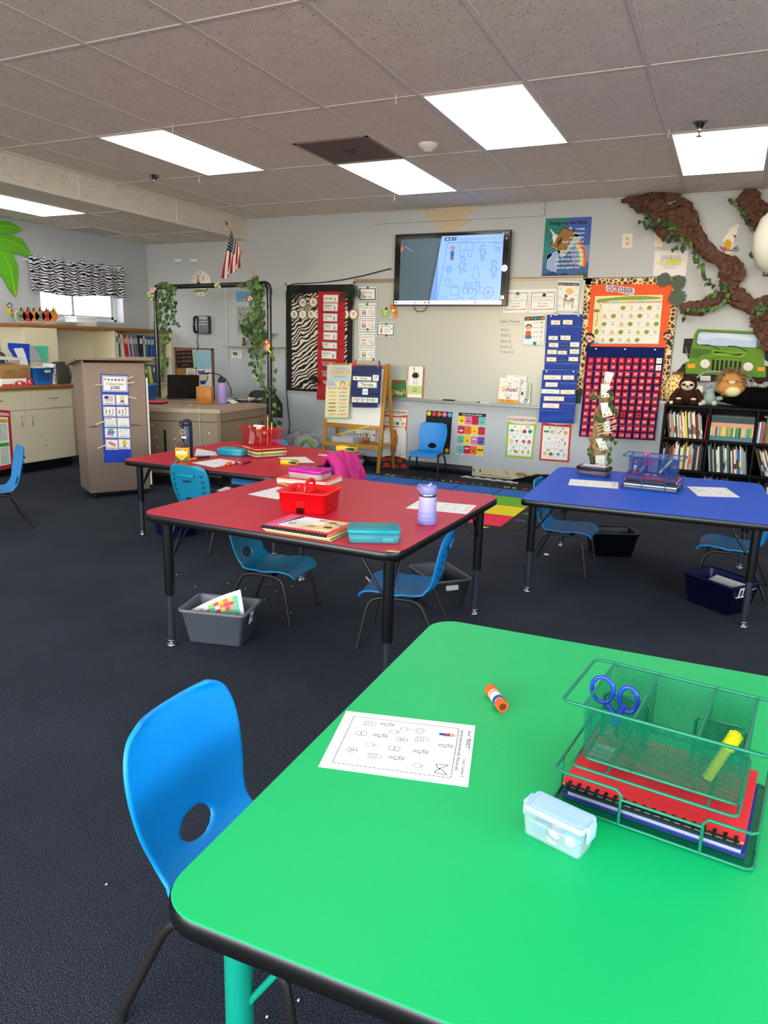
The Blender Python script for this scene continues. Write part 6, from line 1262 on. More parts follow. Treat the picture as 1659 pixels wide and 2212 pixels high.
seq=[('e8e6e0',.030,.27,0),('3a3028',.012,.25,0),('8a7a60',.010,.26,0),('e8e6e0',.012,.25,.05),('c8c0b0',.014,.25,.06),('b8382a',.008,.25,.07),('c4161c',.034,.25,.09),('d8d0c8',.010,.25,.10),('b8382a',.010,.25,.10),('2a7ab8',.018,.245,.12),('d8d0c8',.010,.245,.12),('1a6a9a',.014,.245,.13),('d0582a',.014,.245,.14),('2a7ab8',.012,.25,.15),('3a8a4a',.012,.255,.17),('2a1440',.055,.25,0),('e8e6e0',.014,.24,0),('8a7a60',.012,.24,0),('2a8a8a',.012,.25,0),('1f7a6a',.012,.25,0),('1a3a8a',.040,.24,0),('2a7ab8',.016,.24,0),('1a4a9a',.030,.24,0),('1f7a6a',.018,.23,0),('b0b0a8',.02,.26,0)]
ordw='first second third fourth fifth sixth seventh eighth ninth tenth eleventh twelfth thirteenth fourteenth fifteenth sixteenth seventeenth eighteenth nineteenth twentieth twenty-first twenty-second twenty-third twenty-fourth twenty-fifth twenty-sixth twenty-seventh twenty-eighth'.split()
for i,(c,t,h,tl)in enumerate(seq):
 t*=1.30;tl=.10 if tl else 0;ys+=.027 if i==3 else 0
 lbook(ys,t-.001,h,.22,c,1.116,'%s book, %s from the left on the upper shelf under the window'%(cn[c],ordw[i]),tl)
 ys+=t*(1.0)+(.004 if tl else .001)+(.05 if i==14 else 0)*0
ys=6.36
for i,(c,t,h,tl,nm)in enumerate((('8a8a2a',.03,.22,.12,'olive'),('b8b0a8',.03,.21,.14,'grey'),('6ab02a',.035,.25,.2,'bright green'),('4a9a2a',.03,.24,.2,'grass green'),('1a6a8a',.03,.22,.22,'teal'),('3a8a3a',.04,.2,.2,'mid green'),('e0d040',.05,.2,.15,'yellow'),('2a5a9a',.05,.22,.1,'blue'),('8a2a3a',.04,.2,.05,'maroon'))):
 lbook(ys+.25,t,h,.22,c,.801,'%s book leaning on the lower shelf behind the pipe arch'%nm,tl);ys+=t+.012
PT=tr(pa.x,pa.y,0)@rotz(pang)
def pod_pt(px,py):
 n_=Vector((math.sin(pang),-math.cos(pang),0));d=ray(px,py);t=(pa-EYE).dot(n_)/d.dot(n_);return EYE+d*t
nP=Vector((math.sin(pang),-math.cos(pang),0))
def psheet(name,cs,w,h,base,label,cat,group=None,off=.002,fn=p34,th=.001):
 mb=MB();q=[pod_pt(*fn(*c))+nP*(off+th)for c in cs];a=Art(mb,*q,w,h,th,base,nP);a.done=lambda:mb.build(name,None,label,cat,group);return a
a=psheet('job_chart',((268,205),(715,222),(768,1610),(330,1618)),100,320,M('1c3fb8',.5),'blue classroom jobs pocket chart on the podium front','pocket chart');a.rect(0,118,100,119,P('3a62d8'));a.rect(0,232,100,233,P('3a62d8'));a.done()
a=psheet('job_title_card',((288,225),(700,240),(712,492),(305,485)),200,130,P('e8dccf'),'title card reading Classroom Jobs with bunting on the blue job chart','card',None,.005)
a.frame(4,4,196,126,5,P('7a8ab8'));a.rect(12,12,188,118,WH);a.up()
for k,c in enumerate(('e0a830','4a90c0','4a9a4a','6a4a90','c03a5a','e06a4a')):x=24+k*27;a.poly([(x-9,22+(4 if 0<k<5 else 0)),(x+9,22+(4 if 0<k<5 else 0)),(x+8,36+(4 if 0<k<5 else 0)),(x,43),(x-8,36+(4 if 0<k<5 else 0))],P(c))
a.up();a.text('Classroom',100,76,22,P('3a3a3a'),'c',0,160);a.text('JOBS',100,108,24,INK,'c',1,130);a.done()
JB=[((300,530,500,700),'flag','Pledge Leader'),((512,535,712,703),'praying child','Prayer Leader'),((312,722,512,885),'line of children','Line Leader'),((522,724,722,888),'line of children at the end','Caboose'),((328,895,524,1052),'month grid','Calendar Helper'),((532,898,730,1055),'blank papers','Paper Passer'),((336,1064,532,1225),'stack of books','Librarian'),((540,1066,738,1228),'envelope','Mail Carrier'),((348,1245,546,1415),'pencil','Pencil Sharpener'),((552,1240,745,1405),'light bulb','Electrician')]
for k,((x0,y0,x1,y1),nm,t)in enumerate(JB):
 a=psheet('job_card',((x0,y0),(x1,y0+4),(x1+8,y1),(x0+8,y1-2)),200,165,P('d8cfc8'),'job card with a %s picture on the blue job chart'%nm,'card','job cards on the podium',.005)
 a.frame(3,3,197,162,4,P('b8a890'));a.rect(14,12,186,122,WH);a.rect(12,128,188,150,P('dfe4ee'));a.up();a.text(t,100,146,13,INK,'c',1,150);a.l+=1
 if k==0:
  for j in range(7):a.rect(30,22+j*13,170,28+j*13,P('b83040'))
  a.up();a.rect(30,22,92,68,P('2a3a7a'))
 elif k==1:a.ell(100,56,40,40,P('e8c060'),16);a.up();a.ell(86,58,14,24,P('f0c8a0'));a.ell(114,58,14,24,P('f0c8a0'));a.rect(70,90,130,118,P('a83030'))
 elif k in(2,3):[a.kid(45+j*52,116,74,['d8a840','5a3018','2a1a10'][j],['c84a3a','c86a40','d8dcd0'][j],'3a3a4a')for j in range(3)];a.poly([(20+(k==3)*110,14),(40+(k==3)*110,14),(38+(k==3)*110,40),(28+(k==3)*110,40)],P('3a8ad0'))
 elif k==4:a.rect(20,18,120,28,P('c83a4a'));[a.rect(20,38+j*16,180,39.5+j*16,GREY)for j in range(6)];[a.rect(20+j*23,38,21.5+j*23,118,GREY)for j in range(8)]
 elif k==5:a.line([(40,30),(60,110)],3,GREY);a.line([(80,24),(88,116)],3,GREY);a.frame(110,26,170,112,2,GREY)
 elif k==6:a.poly([(60,16),(150,16),(130,40),(44,44)],P('4a9a40'));a.poly([(40,50),(160,46),(160,84),(40,88)],P('3a80c0'));a.rect(36,90,100,114,P('d8306a'));a.rect(104,90,140,114,P('8a3a8a'))
 elif k==7:a.line([(30,40),(150,18),(176,90),(48,114)],3,P('4a6a80'),True);a.line([(30,40),(100,74),(150,18)],3,P('4a6a80'))
 elif k==8:a.poly([(28,40),(52,18),(170,70),(156,108),(120,104),(40,66)],P('e88a1c'));a.up();a.poly([(28,40),(52,18),(70,28),(48,60)],P('f0dcb0'));a.poly([(132,56),(170,70),(156,108),(124,96)],P('e08aa0'))
 else:a.ell(100,54,40,38,P('f2c818'),20);a.rect(82,88,118,100,P('e0b010'));a.rect(84,100,116,118,P('2a4a3a'))
 a.done()
mpin=M('e0cfa4',.6)
for k,(x0,y0,x1,y1,lb)in enumerate(((185,385,325,370,'clothespin clipped on the left of the job title card'),(655,302,785,245,'upper clothespin on the right of the job title card'),(668,352,808,342,'lower clothespin on the right of the job title card'),(697,568,842,598,'clothespin clipped right of the prayer job card'),(195,1008,335,955,'clothespin clipped left of the calendar job card'),(228,1390,362,1330,'lowest clothespin, left of the pencil job card'))):
 p,q=pod_pt(*p34(x0,y0))+nP*.012,pod_pt(*p34(x1,y1))+nP*.012;d=(q-p).normalized();s_=nP.cross(d);T=frame(p,d,s_,nP);mb=MB();L_=(q-p).length
 mb.rbox(0,L_,-.0045,.0045,-.006,-.001,mpin,r=.002,b=.0008,T=T);mb.rbox(0,L_,-.0045,.0045,.001,.006,mpin,r=.002,b=.0008,T=T);mb.tube([T@Vector((L_*.5,-.006,-.004)),T@Vector((L_*.5,-.006,.007)),T@Vector((L_*.5,.006,.007)),T@Vector((L_*.5,.006,-.004))],.001,mchrome,6);tag(mb.build('clothespin'),lb,'clothespin')
clk=empty('wall_clock',(0,0,0),0,'round white giraffe wall clock partly behind the pipe arch','clock');q=onY(*a3(660,648),YW);r=.150
mb=MB();mb.lathe([(0,0),(r,0),(r,.012),(r*.97,.016),(0,.016)],M('ecebe6',.4),40,tr(q.x,q.y,q.z)@rotx(math.pi/2));mb.build('clock_body',clk)
mb=MB();a=Art(mb,q+Vector((-r,-.0165,r)),q+Vector((r,-.0165,r)),q+Vector((r,-.0165,-r)),q+Vector((-r,-.0165,-r)),200,200,n=(0,-1,0))
for k in range(1,13):t=k*math.pi/6;a.text(str(k),100+80*math.sin(t),108-80*math.cos(t),17,INK,'c',0)
gf=P('c89a50');a.poly([(66,60),(76,34),(84,34),(86,70),(92,90),(78,104),(62,90)],gf);a.ell(78,100,16,14,P('7a4a28'));a.line([(64,52),(58,34)],4,P('6a4020'));a.line([(90,52),(96,36)],4,P('6a4020'))
for k in range(4):a.line([(120,50+k*9),(134,50+k*9)],4,INK)
a.poly([(20,150),(60,140),(80,156),(60,172),(26,168)],P('8ab060'));a.poly([(120,150),(170,136),(182,150),(150,176)],P('8ab060'));a.rect(60,146,130,162,P('b08040'));a.up();a.text('Zoo',95,160,16,P('5a3a20'));a.line([(100,100),(60,84)],3,INK);a.line([(100,100),(70,128)],4,INK);mb.build('clock_face',clk)
ph=empty('wall_phone',(0,0,0),0,'black desk phone mounted on the wall above the cork board','telephone');q0,q1=onY(*a3(585,985),YW-.05),onY(*a3(738,1178),YW-.05)
mb=MB();mb.rbox(q0.x+.03,q1.x,q1.z,q0.z,0,.05,M('2a2c2e',.35),r=.02,b=.006,T=frame((0,YW,0),(1,0,0),(0,0,1),(0,-1,0)));mb.build('phone_base',ph)
mb=MB();xh=q0.x+.03;mb.tube([(xh,YW-.05,q0.z-.01),(xh-.012,YW-.075,q0.z-.03),(xh-.016,YW-.08,(q0.z+q1.z)/2),(xh-.012,YW-.075,q1.z+.03),(xh,YW-.05,q1.z+.01)],.017,M('0c0c0d',.3),12);mb.build('handset',ph)
mb=MB();a=Art(mb,(q0.x+.06,YW-.051,q0.z-.005),(q1.x-.01,YW-.051,q0.z-.005),(q1.x-.01,YW-.051,q1.z+.01),(q0.x+.06,YW-.051,q1.z+.01),100,190,n=(0,-1,0));a.rect(8,4,92,34,P('a8c8b0'));a.rect(0,60,92,68,P('d8dade'));a.rect(0,88,92,98,P('d8dade'));[a.ell(10+i*26,112+j*18,9,6,P('9a9ca0'),8)for i in range(4)for j in range(5)];mb.build('keypad',ph)
mb=MB();q=onY(*a3(612,1178),YW-.06);mb.tube([(q.x,YW-.055,q.z)]+[(q.x+.010*math.cos(t*2.2)+.004*math.sin(t*.3),YW-.055+.010*math.sin(t*2.2),q.z-t*.0056)for t in range(1,36)],.004,mblk,6);mb.build('coiled_cord',ph)
cb=empty('cork_board',(0,0,0),0,'small oak-framed cork board behind the laptop','cork board');kx0,kx1,kz0,kz1=-6.305,-5.71,.62,1.235
mb=MB();mb.box(kx0,kx1,YW-.012,YW-.001,kz0,kz1,M('a5713e',.9,mottle=.25,mscale=90));mb.build('cork_panel',cb);mb=MB()
for q in((kx0,kx1,kz1-.02,kz1),(kx0,kx1,kz0,kz0+.02),(kx0,kx0+.022,kz0,kz1),(kx1-.022,kx1,kz0,kz1)):mb.box(q[0],q[1],YW-.022,YW-.001,q[2],q[3],M('8a6038',.5))
mb.build('cork_frame',cb)
a=wsheet('class_photo',((388,1355),(560,1348),(578,1530),(402,1538)),a3,100,105,P('17181c'),'black class photo sheet of small portraits on the cork board','photo',None,YW-.014);R=random.Random(3)
for j in range(3):
 for i in range(8):a.ell(12+i*11,18+j*24,3,6,P(R.choice(['8a4a40','c08068','6a6a80','d07a40','a05048'])),8)
a.text('Class Portraits',55,92,6,P('b8b8b0'),'c',0,50);a.done()
a=wsheet('mint_paper',((562,1345),(640,1342),(648,1530),(580,1530)),a3,100,200,P('a8d4cc'),'mint green printed list on the cork board','paper',None,YW-.014);[a.scrib(10,80,20+12*k,4,P('6a8a86'),k)for k in range(14)];a.done()
a=wsheet('blue_sheet',((612,1345),(758,1342),(768,1545),(615,1548)),a3,100,140,P('9dc6dc'),'light blue sheet with a faint drawing on the cork board','paper',None,YW-.0165);a.arc(50,80,34,60,1.2,P('6a90a8'),180,330);a.rect(0,100,100,101,P('7aa8c0'));a.done()
a=wsheet('cat_drawing',((612,1548),(768,1545),(775,1760),(612,1760)),a3,156,215,P('ececea'),'purple and blue cat coloring page pinned below the light blue sheet','drawing',None,YW-.0165)
a.poly([(14,8),(30,22),(66,20),(84,6),(80,50),(60,62),(30,60),(14,40)],P('7a4ab0'));a.poly([(26,62),(70,62),(96,92),(100,124),(30,122)],P('d8d49a'));a.poly([(30,122),(104,124),(84,160),(40,164)],P('1a3aa8'));a.line([(104,120),(116,90),(108,70)],9,P('2a2a30'));a.up();a.line([(14,8),(30,22),(66,20),(84,6),(80,50),(100,100),(104,124),(84,160),(40,164),(26,62),(14,40)],2,INK,True);a.done()
a=wsheet('pink_cat_drawing',((500,75),(598,80),(612,310),(500,300)),a4,100,190,P('dfdeda'),'printed page with a pink cat in a cup behind the laptop','drawing',None,YW-.014)
a.ell(50,60,38,50,P('b8c8b0'),18);a.up();a.poly([(30,40),(42,52),(60,52),(74,38),(72,70),(34,72)],P('d86a6a'));a.ell(50,88,30,20,P('8a9aa8'),14);a.ell(62,94,18,10,P('c84a50'));a.up();a.text('YOU',50,140,13,INK);a.text('GOT THIS',50,158,11,INK,'c',1,70);a.done()
for q in((383,395,.62),):
 pass
a=wsheet('giraffe_poster',((1028,728),(1285,728),(1290,1175),(1045,1175)),a3,250,450,P('98999a'),'tall poster of a giraffe among a zebra herd under blue sky','poster',None,YW,.002)
a.poly([(0,0),(250,0),(250,160),(0,165)],P('6aa0c8'));a.up();a.poly([(0,110),(250,110),(250,160),(0,165)],P('a8c4d4'));a.up();R=random.Random(8)
for k in range(240):x,y=R.uniform(2,240),R.uniform(165,445);a.line([(x,y),(x+R.uniform(-8,8),y+R.uniform(5,14))],R.uniform(2.5,5),P(R.choice(['202224','3a3c3e','e8e8e6','d0d0ce'])))
a.up();a.line([(72,60),(84,130),(112,230),(118,280)],15,P('d8b480'));a.poly([(60,50),(86,60),(80,80),(64,74)],P('c89a60'));a.up();[a.ell(84+8*k,100+34*k,4,7,P('8a5a30'),6)for k in range(5)];a.done()
a=wsheet('thermostat',((985,1355),(1100,1360),(1098,1440),(985,1432)),a3,110,78,M('e6e4de',.45),'white wall thermostat under the small shelf','thermostat',None,YW,0,.022);a.rect(16,12,64,46,P('6a7a68'));a.up();a.text('68',40,40,20,INK);a.ell(84,22,7,5,P('a8a6a0'),8);a.ell(84,42,7,5,P('a8a6a0'),8);a.ell(34,62,6,4,P('a8a6a0'),8);a.ell(56,62,6,4,P('a8a6a0'),8);a.done()
a=wsheet('sticky_note',((1198,108),(1262,112),(1258,182),(1200,180)),a4,60,60,P('d8dcb8'),'pale yellow sticky note on the wall left of the arch post','note',None,YW,.001,.0006);a.up();a.done()
for k,(x,lb)in enumerate(((412,'left small white label strip high on the wall above the clock'),(577,'right small white label strip high on the wall above the clock'))):a=wsheet('label_strip',((x-32,392),(x+36,392),(x+36,414),(x-32,414)),a3,60,20,P('f2f2f0'),lb,'label',None,YW,.001,.0006);a.done()
mb=MB();qa,qb=onY(*a3(908,250),YW),onY(*a3(955,1659),YW);xm=-5.505;mb.rbox(xm-.012,xm+.012,YW-.012,YW,.7,HL,M('c9cdd0',.5),r=.003,b=.002);struct(mb,'trim_5')
ws=empty('wall_shelf',(0,0,0),0,'thin grey wall shelf with the potted vine and a small bottle','shelf');mb=MB();mb.rbox(-5.46,-4.66,YW-.17,YW-.001,1.262,1.275,M('a8a8aa',.5),r=.004,b=.002);mb.build('shelf_board',ws);mb=MB();mb.prism([(0,0),(-.14,0),(0,-.10)],-.008,.008,M('a8a8aa',.5),T=frame((-5.08,YW,1.262),(0,1,0),(0,0,1),(1,0,0)));mb.build('shelf_bracket',ws)
q=onY(*a3(1107,1300),7.17);mb=MB();mb.lathe([(.020,0),(.024,.006),(.022,.05),(.017,.06),(.019,.075),(.012,.08),(.014,.098),(0,.098)],M('5a4a20',.25),14,tr(q.x,7.17,1.275),True);tag(mb.build('glass_bottle'),'small brown glass bottle on the wall shelf','bottle')
pt=empty('potted_vine',(0,0,0),0,'terracotta pot of trailing vine on the wall shelf','potted plant');q=onY(*a3(1240,1302),7.17);PX=q.x
mter=M('b8643a',.7);mb=MB();mb.lathe([(.0,0),(.058,0),(.060,.010),(.05,.010)],mter,20,tr(PX,7.17,1.2755));mb.lathe([(0,.008),(.038,.008),(.052,.085),(.058,.085),(.060,.108),(.052,.108),(.048,.09),(0,.088)],mter,22,tr(PX,7.17,1.2755));mb.build('pot',pt)
def vine(mb,path,n,size,seed,spread=.03,nrm=Vector((0.35,-.93,0)),stem=True):
 R=random.Random(seed);pts=[Vector(p)for p in path];seg=[(pts[i+1]-pts[i]).length for i in range(len(pts)-1)];tot=sum(seg)
 if stem:mb.tube(pts,.0018,mvine,5)
 for k in range(n):
  d=tot*(k+R.random())/n;i=0
  while i<len(seg)-1 and d>seg[i]:d-=seg[i];i+=1
  p=pts[i].lerp(pts[i+1],min(1,d/seg[i]));a_=R.uniform(0,6.28);o=Vector((math.cos(a_)*R.uniform(.2,1),math.sin(a_)*R.uniform(.1,.7),R.uniform(-.6,.5)))*spread
  if stem and spread>.02:mb.tube([p,p+o*.5+Vector((0,0,.004)),p+o],.0009,mvine,4)
  dr=Vector((R.uniform(-.8,.8),R.uniform(-.35,.1),R.uniform(-1.2,-.2)));nn=(nrm+Vector((R.uniform(-.5,.5),0,R.uniform(-.2,.5)))).normalized()
  leaf(mb,p+o,dr,nn,size*R.uniform(.7,1.15),R.choice(mivy))
mb=MB();R=random.Random(14)
for k in range(9):
 e=Vector((PX+R.uniform(-.14,.16),7.12+R.uniform(-.08,.02),1.38+R.uniform(.02,.22)));vine(mb,[(PX,7.17,1.37),(Vector((PX,7.17,1.40))+e)/2+Vector((0,0,.05)),e],9,.055,k,.02)
for k in range(4):x=PX+.03*(k-1.5);vine(mb,[(x,7.15,1.38),(x+.02,7.09,1.36),(x+.03,7.08,1.20),(x+.02,7.09,1.05-.05*k)],9,.05,40+k,.02)
mb.build('foliage',pt)
mb=MB();leaf(mb,Vector((PX-.05,7.12,1.40)),Vector((-.12,-.02,.11)),Vector((.3,-.9,.2)),.19,M('1f4a22',.4),.6);leaf(mb,Vector((PX+.02,7.12,1.38)),Vector((.25,-.02,.04)),Vector((.1,-.9,.3)),.26,M('24522a',.4),.4);mb.build('broad_leaf',pt)
ax=(AR-AL).normalized()
def A(px,py,y):return onY(px,py,y)
mb=MB();R=random.Random(31)
vine(mb,[A(338,618,6.15),A(352,612,6.12),A(368,616,6.1),A(378,622,6.1)],34,.055,1,.03)
for k,(x0,x1,yb,n)in enumerate(((343,346,700,16),(350,352,745,24),(357,358,790,30),(362,360,740,22),(368,372,690,16),(374,381,706,16))):vine(mb,[A(x0,618,6.14),A((x0+x1)/2+R.uniform(-3,3),(618+yb)/2,6.10),A(x1,yb,6.10)],n,.048,60+k,.03)
vine(mb,[A(352,745,6.10),A(354,790,6.10),A(350,808,6.1)],24,.036,8,.02)
tag(mb.build('ivy_garland'),'thick ivy garland hanging from the left corner of the pipe arch','ivy')
mb=MB();vine(mb,[A(527,614,5.93),A(545,607,5.93),A(560,616,5.93)],26,.06,3,.035);vine(mb,[A(548,596,5.95),A(552,606,5.94)],8,.06,9,.03)
for k,(x0,x1,yb,n)in enumerate(((545,532,700,13),(552,548,730,34),(556,556,735,34),(562,562,720,26),(551,560,700,20))):vine(mb,[A(x0,610,5.93),A((x0+x1)/2+4,(610+yb)/2,5.92),A(x1,yb,5.92)],n,.055,80+k,.035)
tag(mb.build('ivy_garland'),'thick ivy garland hanging from the right corner of the pipe arch','ivy')
mb=MB();vine(mb,[A(563,725,5.92),A(566,760,5.92),A(566,800,5.92),A(572,835,5.92),A(574,868,5.92)],24,.05,5,.05);tag(mb.build('ivy_strand'),'thin trailing ivy strand left of the right arch post','ivy')
mb=MB();vine(mb,[A(586,735,5.97),A(590,790,5.97),A(594,850,5.97),A(597,920,5.97)],15,.05,6,.035);tag(mb.build('ivy_strand'),'thin trailing ivy strand right of the right arch post','ivy')
def asheet(name,cs,w,h,label,y,fn=a3):return wsheet(name,cs,fn,w,h,None,label,'cutout',None,y)
a=asheet('parrot_cutout',((1285,1228),(1410,1228),(1410,1380),(1285,1380)),84,134,'red parrot cutout on the right post of the pipe arch',5.955);parrot(a,'c8341c','e89a90','f0d020','d8d820')
a=asheet('flower_cutout',((80,680),(190,680),(190,825),(80,825)),100,140,'pink flower cutout at the left corner of the pipe arch',6.12)
a.poly([(10,70),(30,90),(60,70),(80,90),(70,136),(20,130),(0,100)],P('5a9a3a'));a.up()
for x,y,r in((60,40,24),(74,24,14),(44,54,12),(20,66,12),(30,92,12),(60,90,10),(48,128,10),(50,20,14)):a.ell(x,y,r,r,P('e9b8b4'),14)
a.poly([(70,0),(90,10),(94,36),(76,30)],WH);a.done()
a=asheet('flower_cutout',((1135,765),(1205,765),(1205,845),(1135,845)),80,90,'small red and white flower cutout in the right ivy of the arch',5.87);[a.ell(40+18*math.cos(k*1.26),45+20*math.sin(k*1.26),13,14,P('e0706a' if k%2 else 'f0b0a8'),10)for k in range(5)];a.up();a.ell(40,45,8,8,P('c8203a'),8);a.done()
a=asheet('hummingbird_cutout',((790,618),(880,618),(880,700),(790,700)),90,82,'small hummingbird cutout on the cross pipe of the arch',5.99);a.poly([(4,44),(20,16),(50,22),(86,4),(60,34),(34,50),(30,72),(10,66)],P('a8b87a'));a.poly([(34,60),(60,44),(76,60),(66,80),(44,76)],P('d8e4c8'));a.up();a.ell(52,64,12,10,P('6a9a50'));a.done()
fg=empty('american_flag',(0,0,0),0,'small American flag on a slanted wooden stick above the arch','flag');FY=6.02
s0,s1_=onY(*a3(1228,565),FY),onY(*a3(935,30),FY);mb=MB();mb.tube([s0,s1_],.006,M('b08a4a',.5),10);mb.build('flag_stick',fg);mb=MB();d=(s1_-s0).normalized();mb.lathe([(0,0),(.010,0),(.010,.015),(.006,.03),(0,.055)],M('5a4a30',.4,.5),10,frame(s1_,Vector((0,1,0)),d.cross(Vector((0,1,0))),d));mb.build('finial',fg)
mb=MB();tl,tr_,br_,bl=[onY(*a3(*c),FY-.01)for c in((962,85),(1085,310),(1068,480),(888,600))]
def ff(u,v):
 p=tl.lerp(tr_,u).lerp(bl.lerp(Vector(br_),u),v);return p+Vector((.0,-.025*math.sin(u*14+v*2)*(.3+v),.0))
ms,mr_,mu=M('e4dcd4',.8),M('8a1a2c',.8),M('1a2040',.8);NU,NV=26,20
for i in range(NU):
 for j in range(NV):
  u0,v0=i/NU,j/NV;st=int((u0+.001)*13);m=mu if(v0<.38 and u0<.54)else(mr_ if st%2==0 else ms)
  q4=[ff(u0,v0),ff(u0+1/NU,v0),ff(u0+1/NU,v0+1/NV),ff(u0,v0+1/NV)];mb.add(q4,[(0,1,2,3)],m,True)
for i in range(6):
 for j in range(5):p=ff(.045+.085*i,.04+.075*j)+Vector((0,-.0025,0));mb.add([p+Vector((.006*math.cos(k*1.2566+.3),0,.006*math.sin(k*1.2566+.3)))for k in range(5)],[(0,1,2,3,4)],ms)
mb.build('flag_cloth',fg)
lp=empty('laptop',(0,0,0),0,'open black laptop seen from behind on the teacher desk','laptop');l0_,l1_=onZ(362,862,.722),onZ(430,862,.722);dl=(l1_-l0_).normalized();nl=Vector((-dl.y,dl.x,0));WL=(l1_-l0_).length
mb=MB();mb.rbox(0,WL,0,.23,.0,.018,M('101012',.4),r=.012,b=.003,T=frame(l0_,dl,nl,(0,0,1)));mb.build('keyboard_base',lp)
up=(Vector((0,0,1))-nl*.28-dl*.30).normalized();up=(Vector((0,0,1))-nl*.30).normalized();mb=MB();mb.rbox(0,WL,0,.245,0,.009,M('0b0b0d',.35),r=.012,b=.003,T=frame(l0_+Vector((0,0,.018)),dl,up,dl.cross(up)));mb.build('screen_lid',lp)
def onD(px,py):return onZ(px,py,.722)
q=onD(443,872);mb=MB();mb.rbox(-.075,.075,-.04,.055,0,.165,M('b9772c',.45,mottle=.3,mscale=16),r=.008,b=.003,T=tr(q)@rotz(.38));tag(mb.build('wooden_holder'),'orange-brown pine wood box holder on the desk beside the bottle','box')
bt=empty('lavender_flask',onD(475,872)+Vector((.0,.035,0)),0,'tall lavender flask with a black lid on the teacher desk','bottle');mb=MB();mb.lathe([(0,0),(.042,0),(.046,.004),(.046,.185),(.042,.198),(.034,.205),(0,.205)],M('a08ac8',.45,mottle=.04,mscale=300),28);mb.build('bottle_body',bt);mb=MB();mb.lathe([(.034,.205),(.036,.207),(.036,.232),(.030,.236),(0,.236)],mblk,24);mb.lathe([(.016,.236),(.016,.258),(0,.26)],mblk,14,tr(-.012,0,0));mb.tube([(-.01,0,.24),(.03,0,.245),(.055,0,.240)],.006,mblk,8,flat=.6);mb.build('lid',bt)
mb=MB();pts=[onY(*a4(*c),5.95)for c in((965,375),(972,300),(940,230),(900,180),(850,148),(790,128),(740,126),(705,130))];mb.tube(pts,.0055,mblk,8);mb.tube([onY(*a4(*c),5.95)for c in((735,128),(690,134))],.010,M('1a1a1c',.3),10);mb.lathe([(.0,0),(.04,0),(.04,.01),(.01,.014),(0,.014)],mblk,20,tr(pts[0].x,5.95,.722));tag(mb.build('gooseneck_camera'),'black gooseneck document camera arching over the teacher desk','camera')
mb=MB();mb.tube([onY(*a4(*c),5.96)for c in((940,370),(932,330),(945,300),(965,310),(985,345),(1000,378))],.002,mblk,6);tag(mb.build('camera_cable'),'thin black cable loop beside the gooseneck camera','cable')
R=random.Random(19)
for k,(x,y,w,d,c,nm,ct,lb)in enumerate(((950,400,.20,.13,'eeeef0','white_paper','paper','loose white papers on the desk right of the lavender flask'),(1060,405,.22,.10,'e4e6ea','white_paper','paper','white papers on the desk under the clear wrapper'),(560,430,.12,.08,'b8ccb0','green_note','note','pale green note on the desk left of the wooden holder'))):
 q=onD(*a4(x,y));mb=MB();[mb.box(-w/2,w/2,-d/2,d/2,.0012*j,.0012*j+.001,P(c),T=tr(q)@rotz(.3+.2*j*R.uniform(-1,1)))for j in range(4 if k<2 else 1)];tag(mb.build(nm),lb,ct)
q=onD(*a4(960,440));mb=MB();mb.grid(lambda u,v:tuple(q+Vector((-.06+.13*u,-.03+.09*v,.032*math.sin(math.pi*u)**.5*math.sin(math.pi*v)**.5+.003*math.sin(u*19+v*13)))),16,12,M('e0dccc',.9,bump=.4,bscale=60));tag(mb.build('tissue_pack'),'crumpled cream cloth beside the black case on the desk','cloth')
q=onD(*a4(1070,432));mb=MB();mb.rbox(-.085,.075,-.022,.022,0,.022,M('0d0d0e',.3),r=.015,b=.006,T=tr(q)@rotz(.35));tag(mb.build('black_case'),'black slim case at the front of the teacher desk','case')
q=onD(*a4(1160,425));gs=empty('glue_bottle',q,0,'small yellow-capped clear bottle on the desk','bottle');mb=MB();mb.lathe([(0,0),(.014,0),(.014,.018),(.010,.02)],M('c8ccd0',.2,alpha=.5),14);mb.build('bottle_body',gs);mb=MB();mb.lathe([(.013,.02),(.013,.046),(0,.047)],M('e8c040',.4),14,cap0=True);mb.build('cap',gs)
mb=MB();q=onD(*a4(1210,410));mb.grid(lambda u,v:tuple(q+Vector((-.08+.16*u,-.04+.09*v,.012+.014*math.sin(u*9)*math.cos(v*7)))),14,10,M('c8ccd2',.15,alpha=.7));tag(mb.build('plastic_wrapper'),'crinkled clear plastic wrapper at the right of the desk','wrapper')
bb=bin_(onX(342,845,-6.2).x,0,0,.2,.3,.15,'1478c8','bright blue bin with a yellow item on the lower shelf behind the podium',.722);q=onZ(337,863,.722);bb.location=(q.x-.10,q.y-.06,.7215);bb.rotation_euler=(0,0,.4)
mb=MB();mb.tube([bb.location+Vector((-.05,-.08,.152)),bb.location+Vector((.10,-.05,.156))],.012,M('f0b818',.4),10);tag(mb.build('yellow_marker'),'thick yellow marker resting across the bright blue bin','marker')
q=onZ(335,872,.722);mb=MB();[mb.rbox(-.12,.12,-.09,.09,.012*j,.012*j+.010,P(c),r=.003,T=tr(q.x-.05,q.y+.02,.7215)@rotz(.35+.1*j))for j,c in enumerate(('1a1416','e83a50'))];tag(mb.build('folder_pair'),'red folder on a black one at the left end of the desk','folders')
mb=MB();pts=[onY(*a4(*c),5.15)for c in((560,455),(400,540),(200,645),(155,665))];mb.tube(pts,.0012,M('d8d0c0',.8),4);st=tag(mb.build('string'),'thin string slanting from the desk edge down to the green leaf','string')
mb=MB();c0=onY(*a4(160,668),5.14);palmfrond(mb,c0,Vector((.12,0,-1)),.17,M('4f9a26',.5),7,.4,.26);tag(mb.build('fern_leaf'),'green fern leaf hanging on a string in front of the desk','leaf')
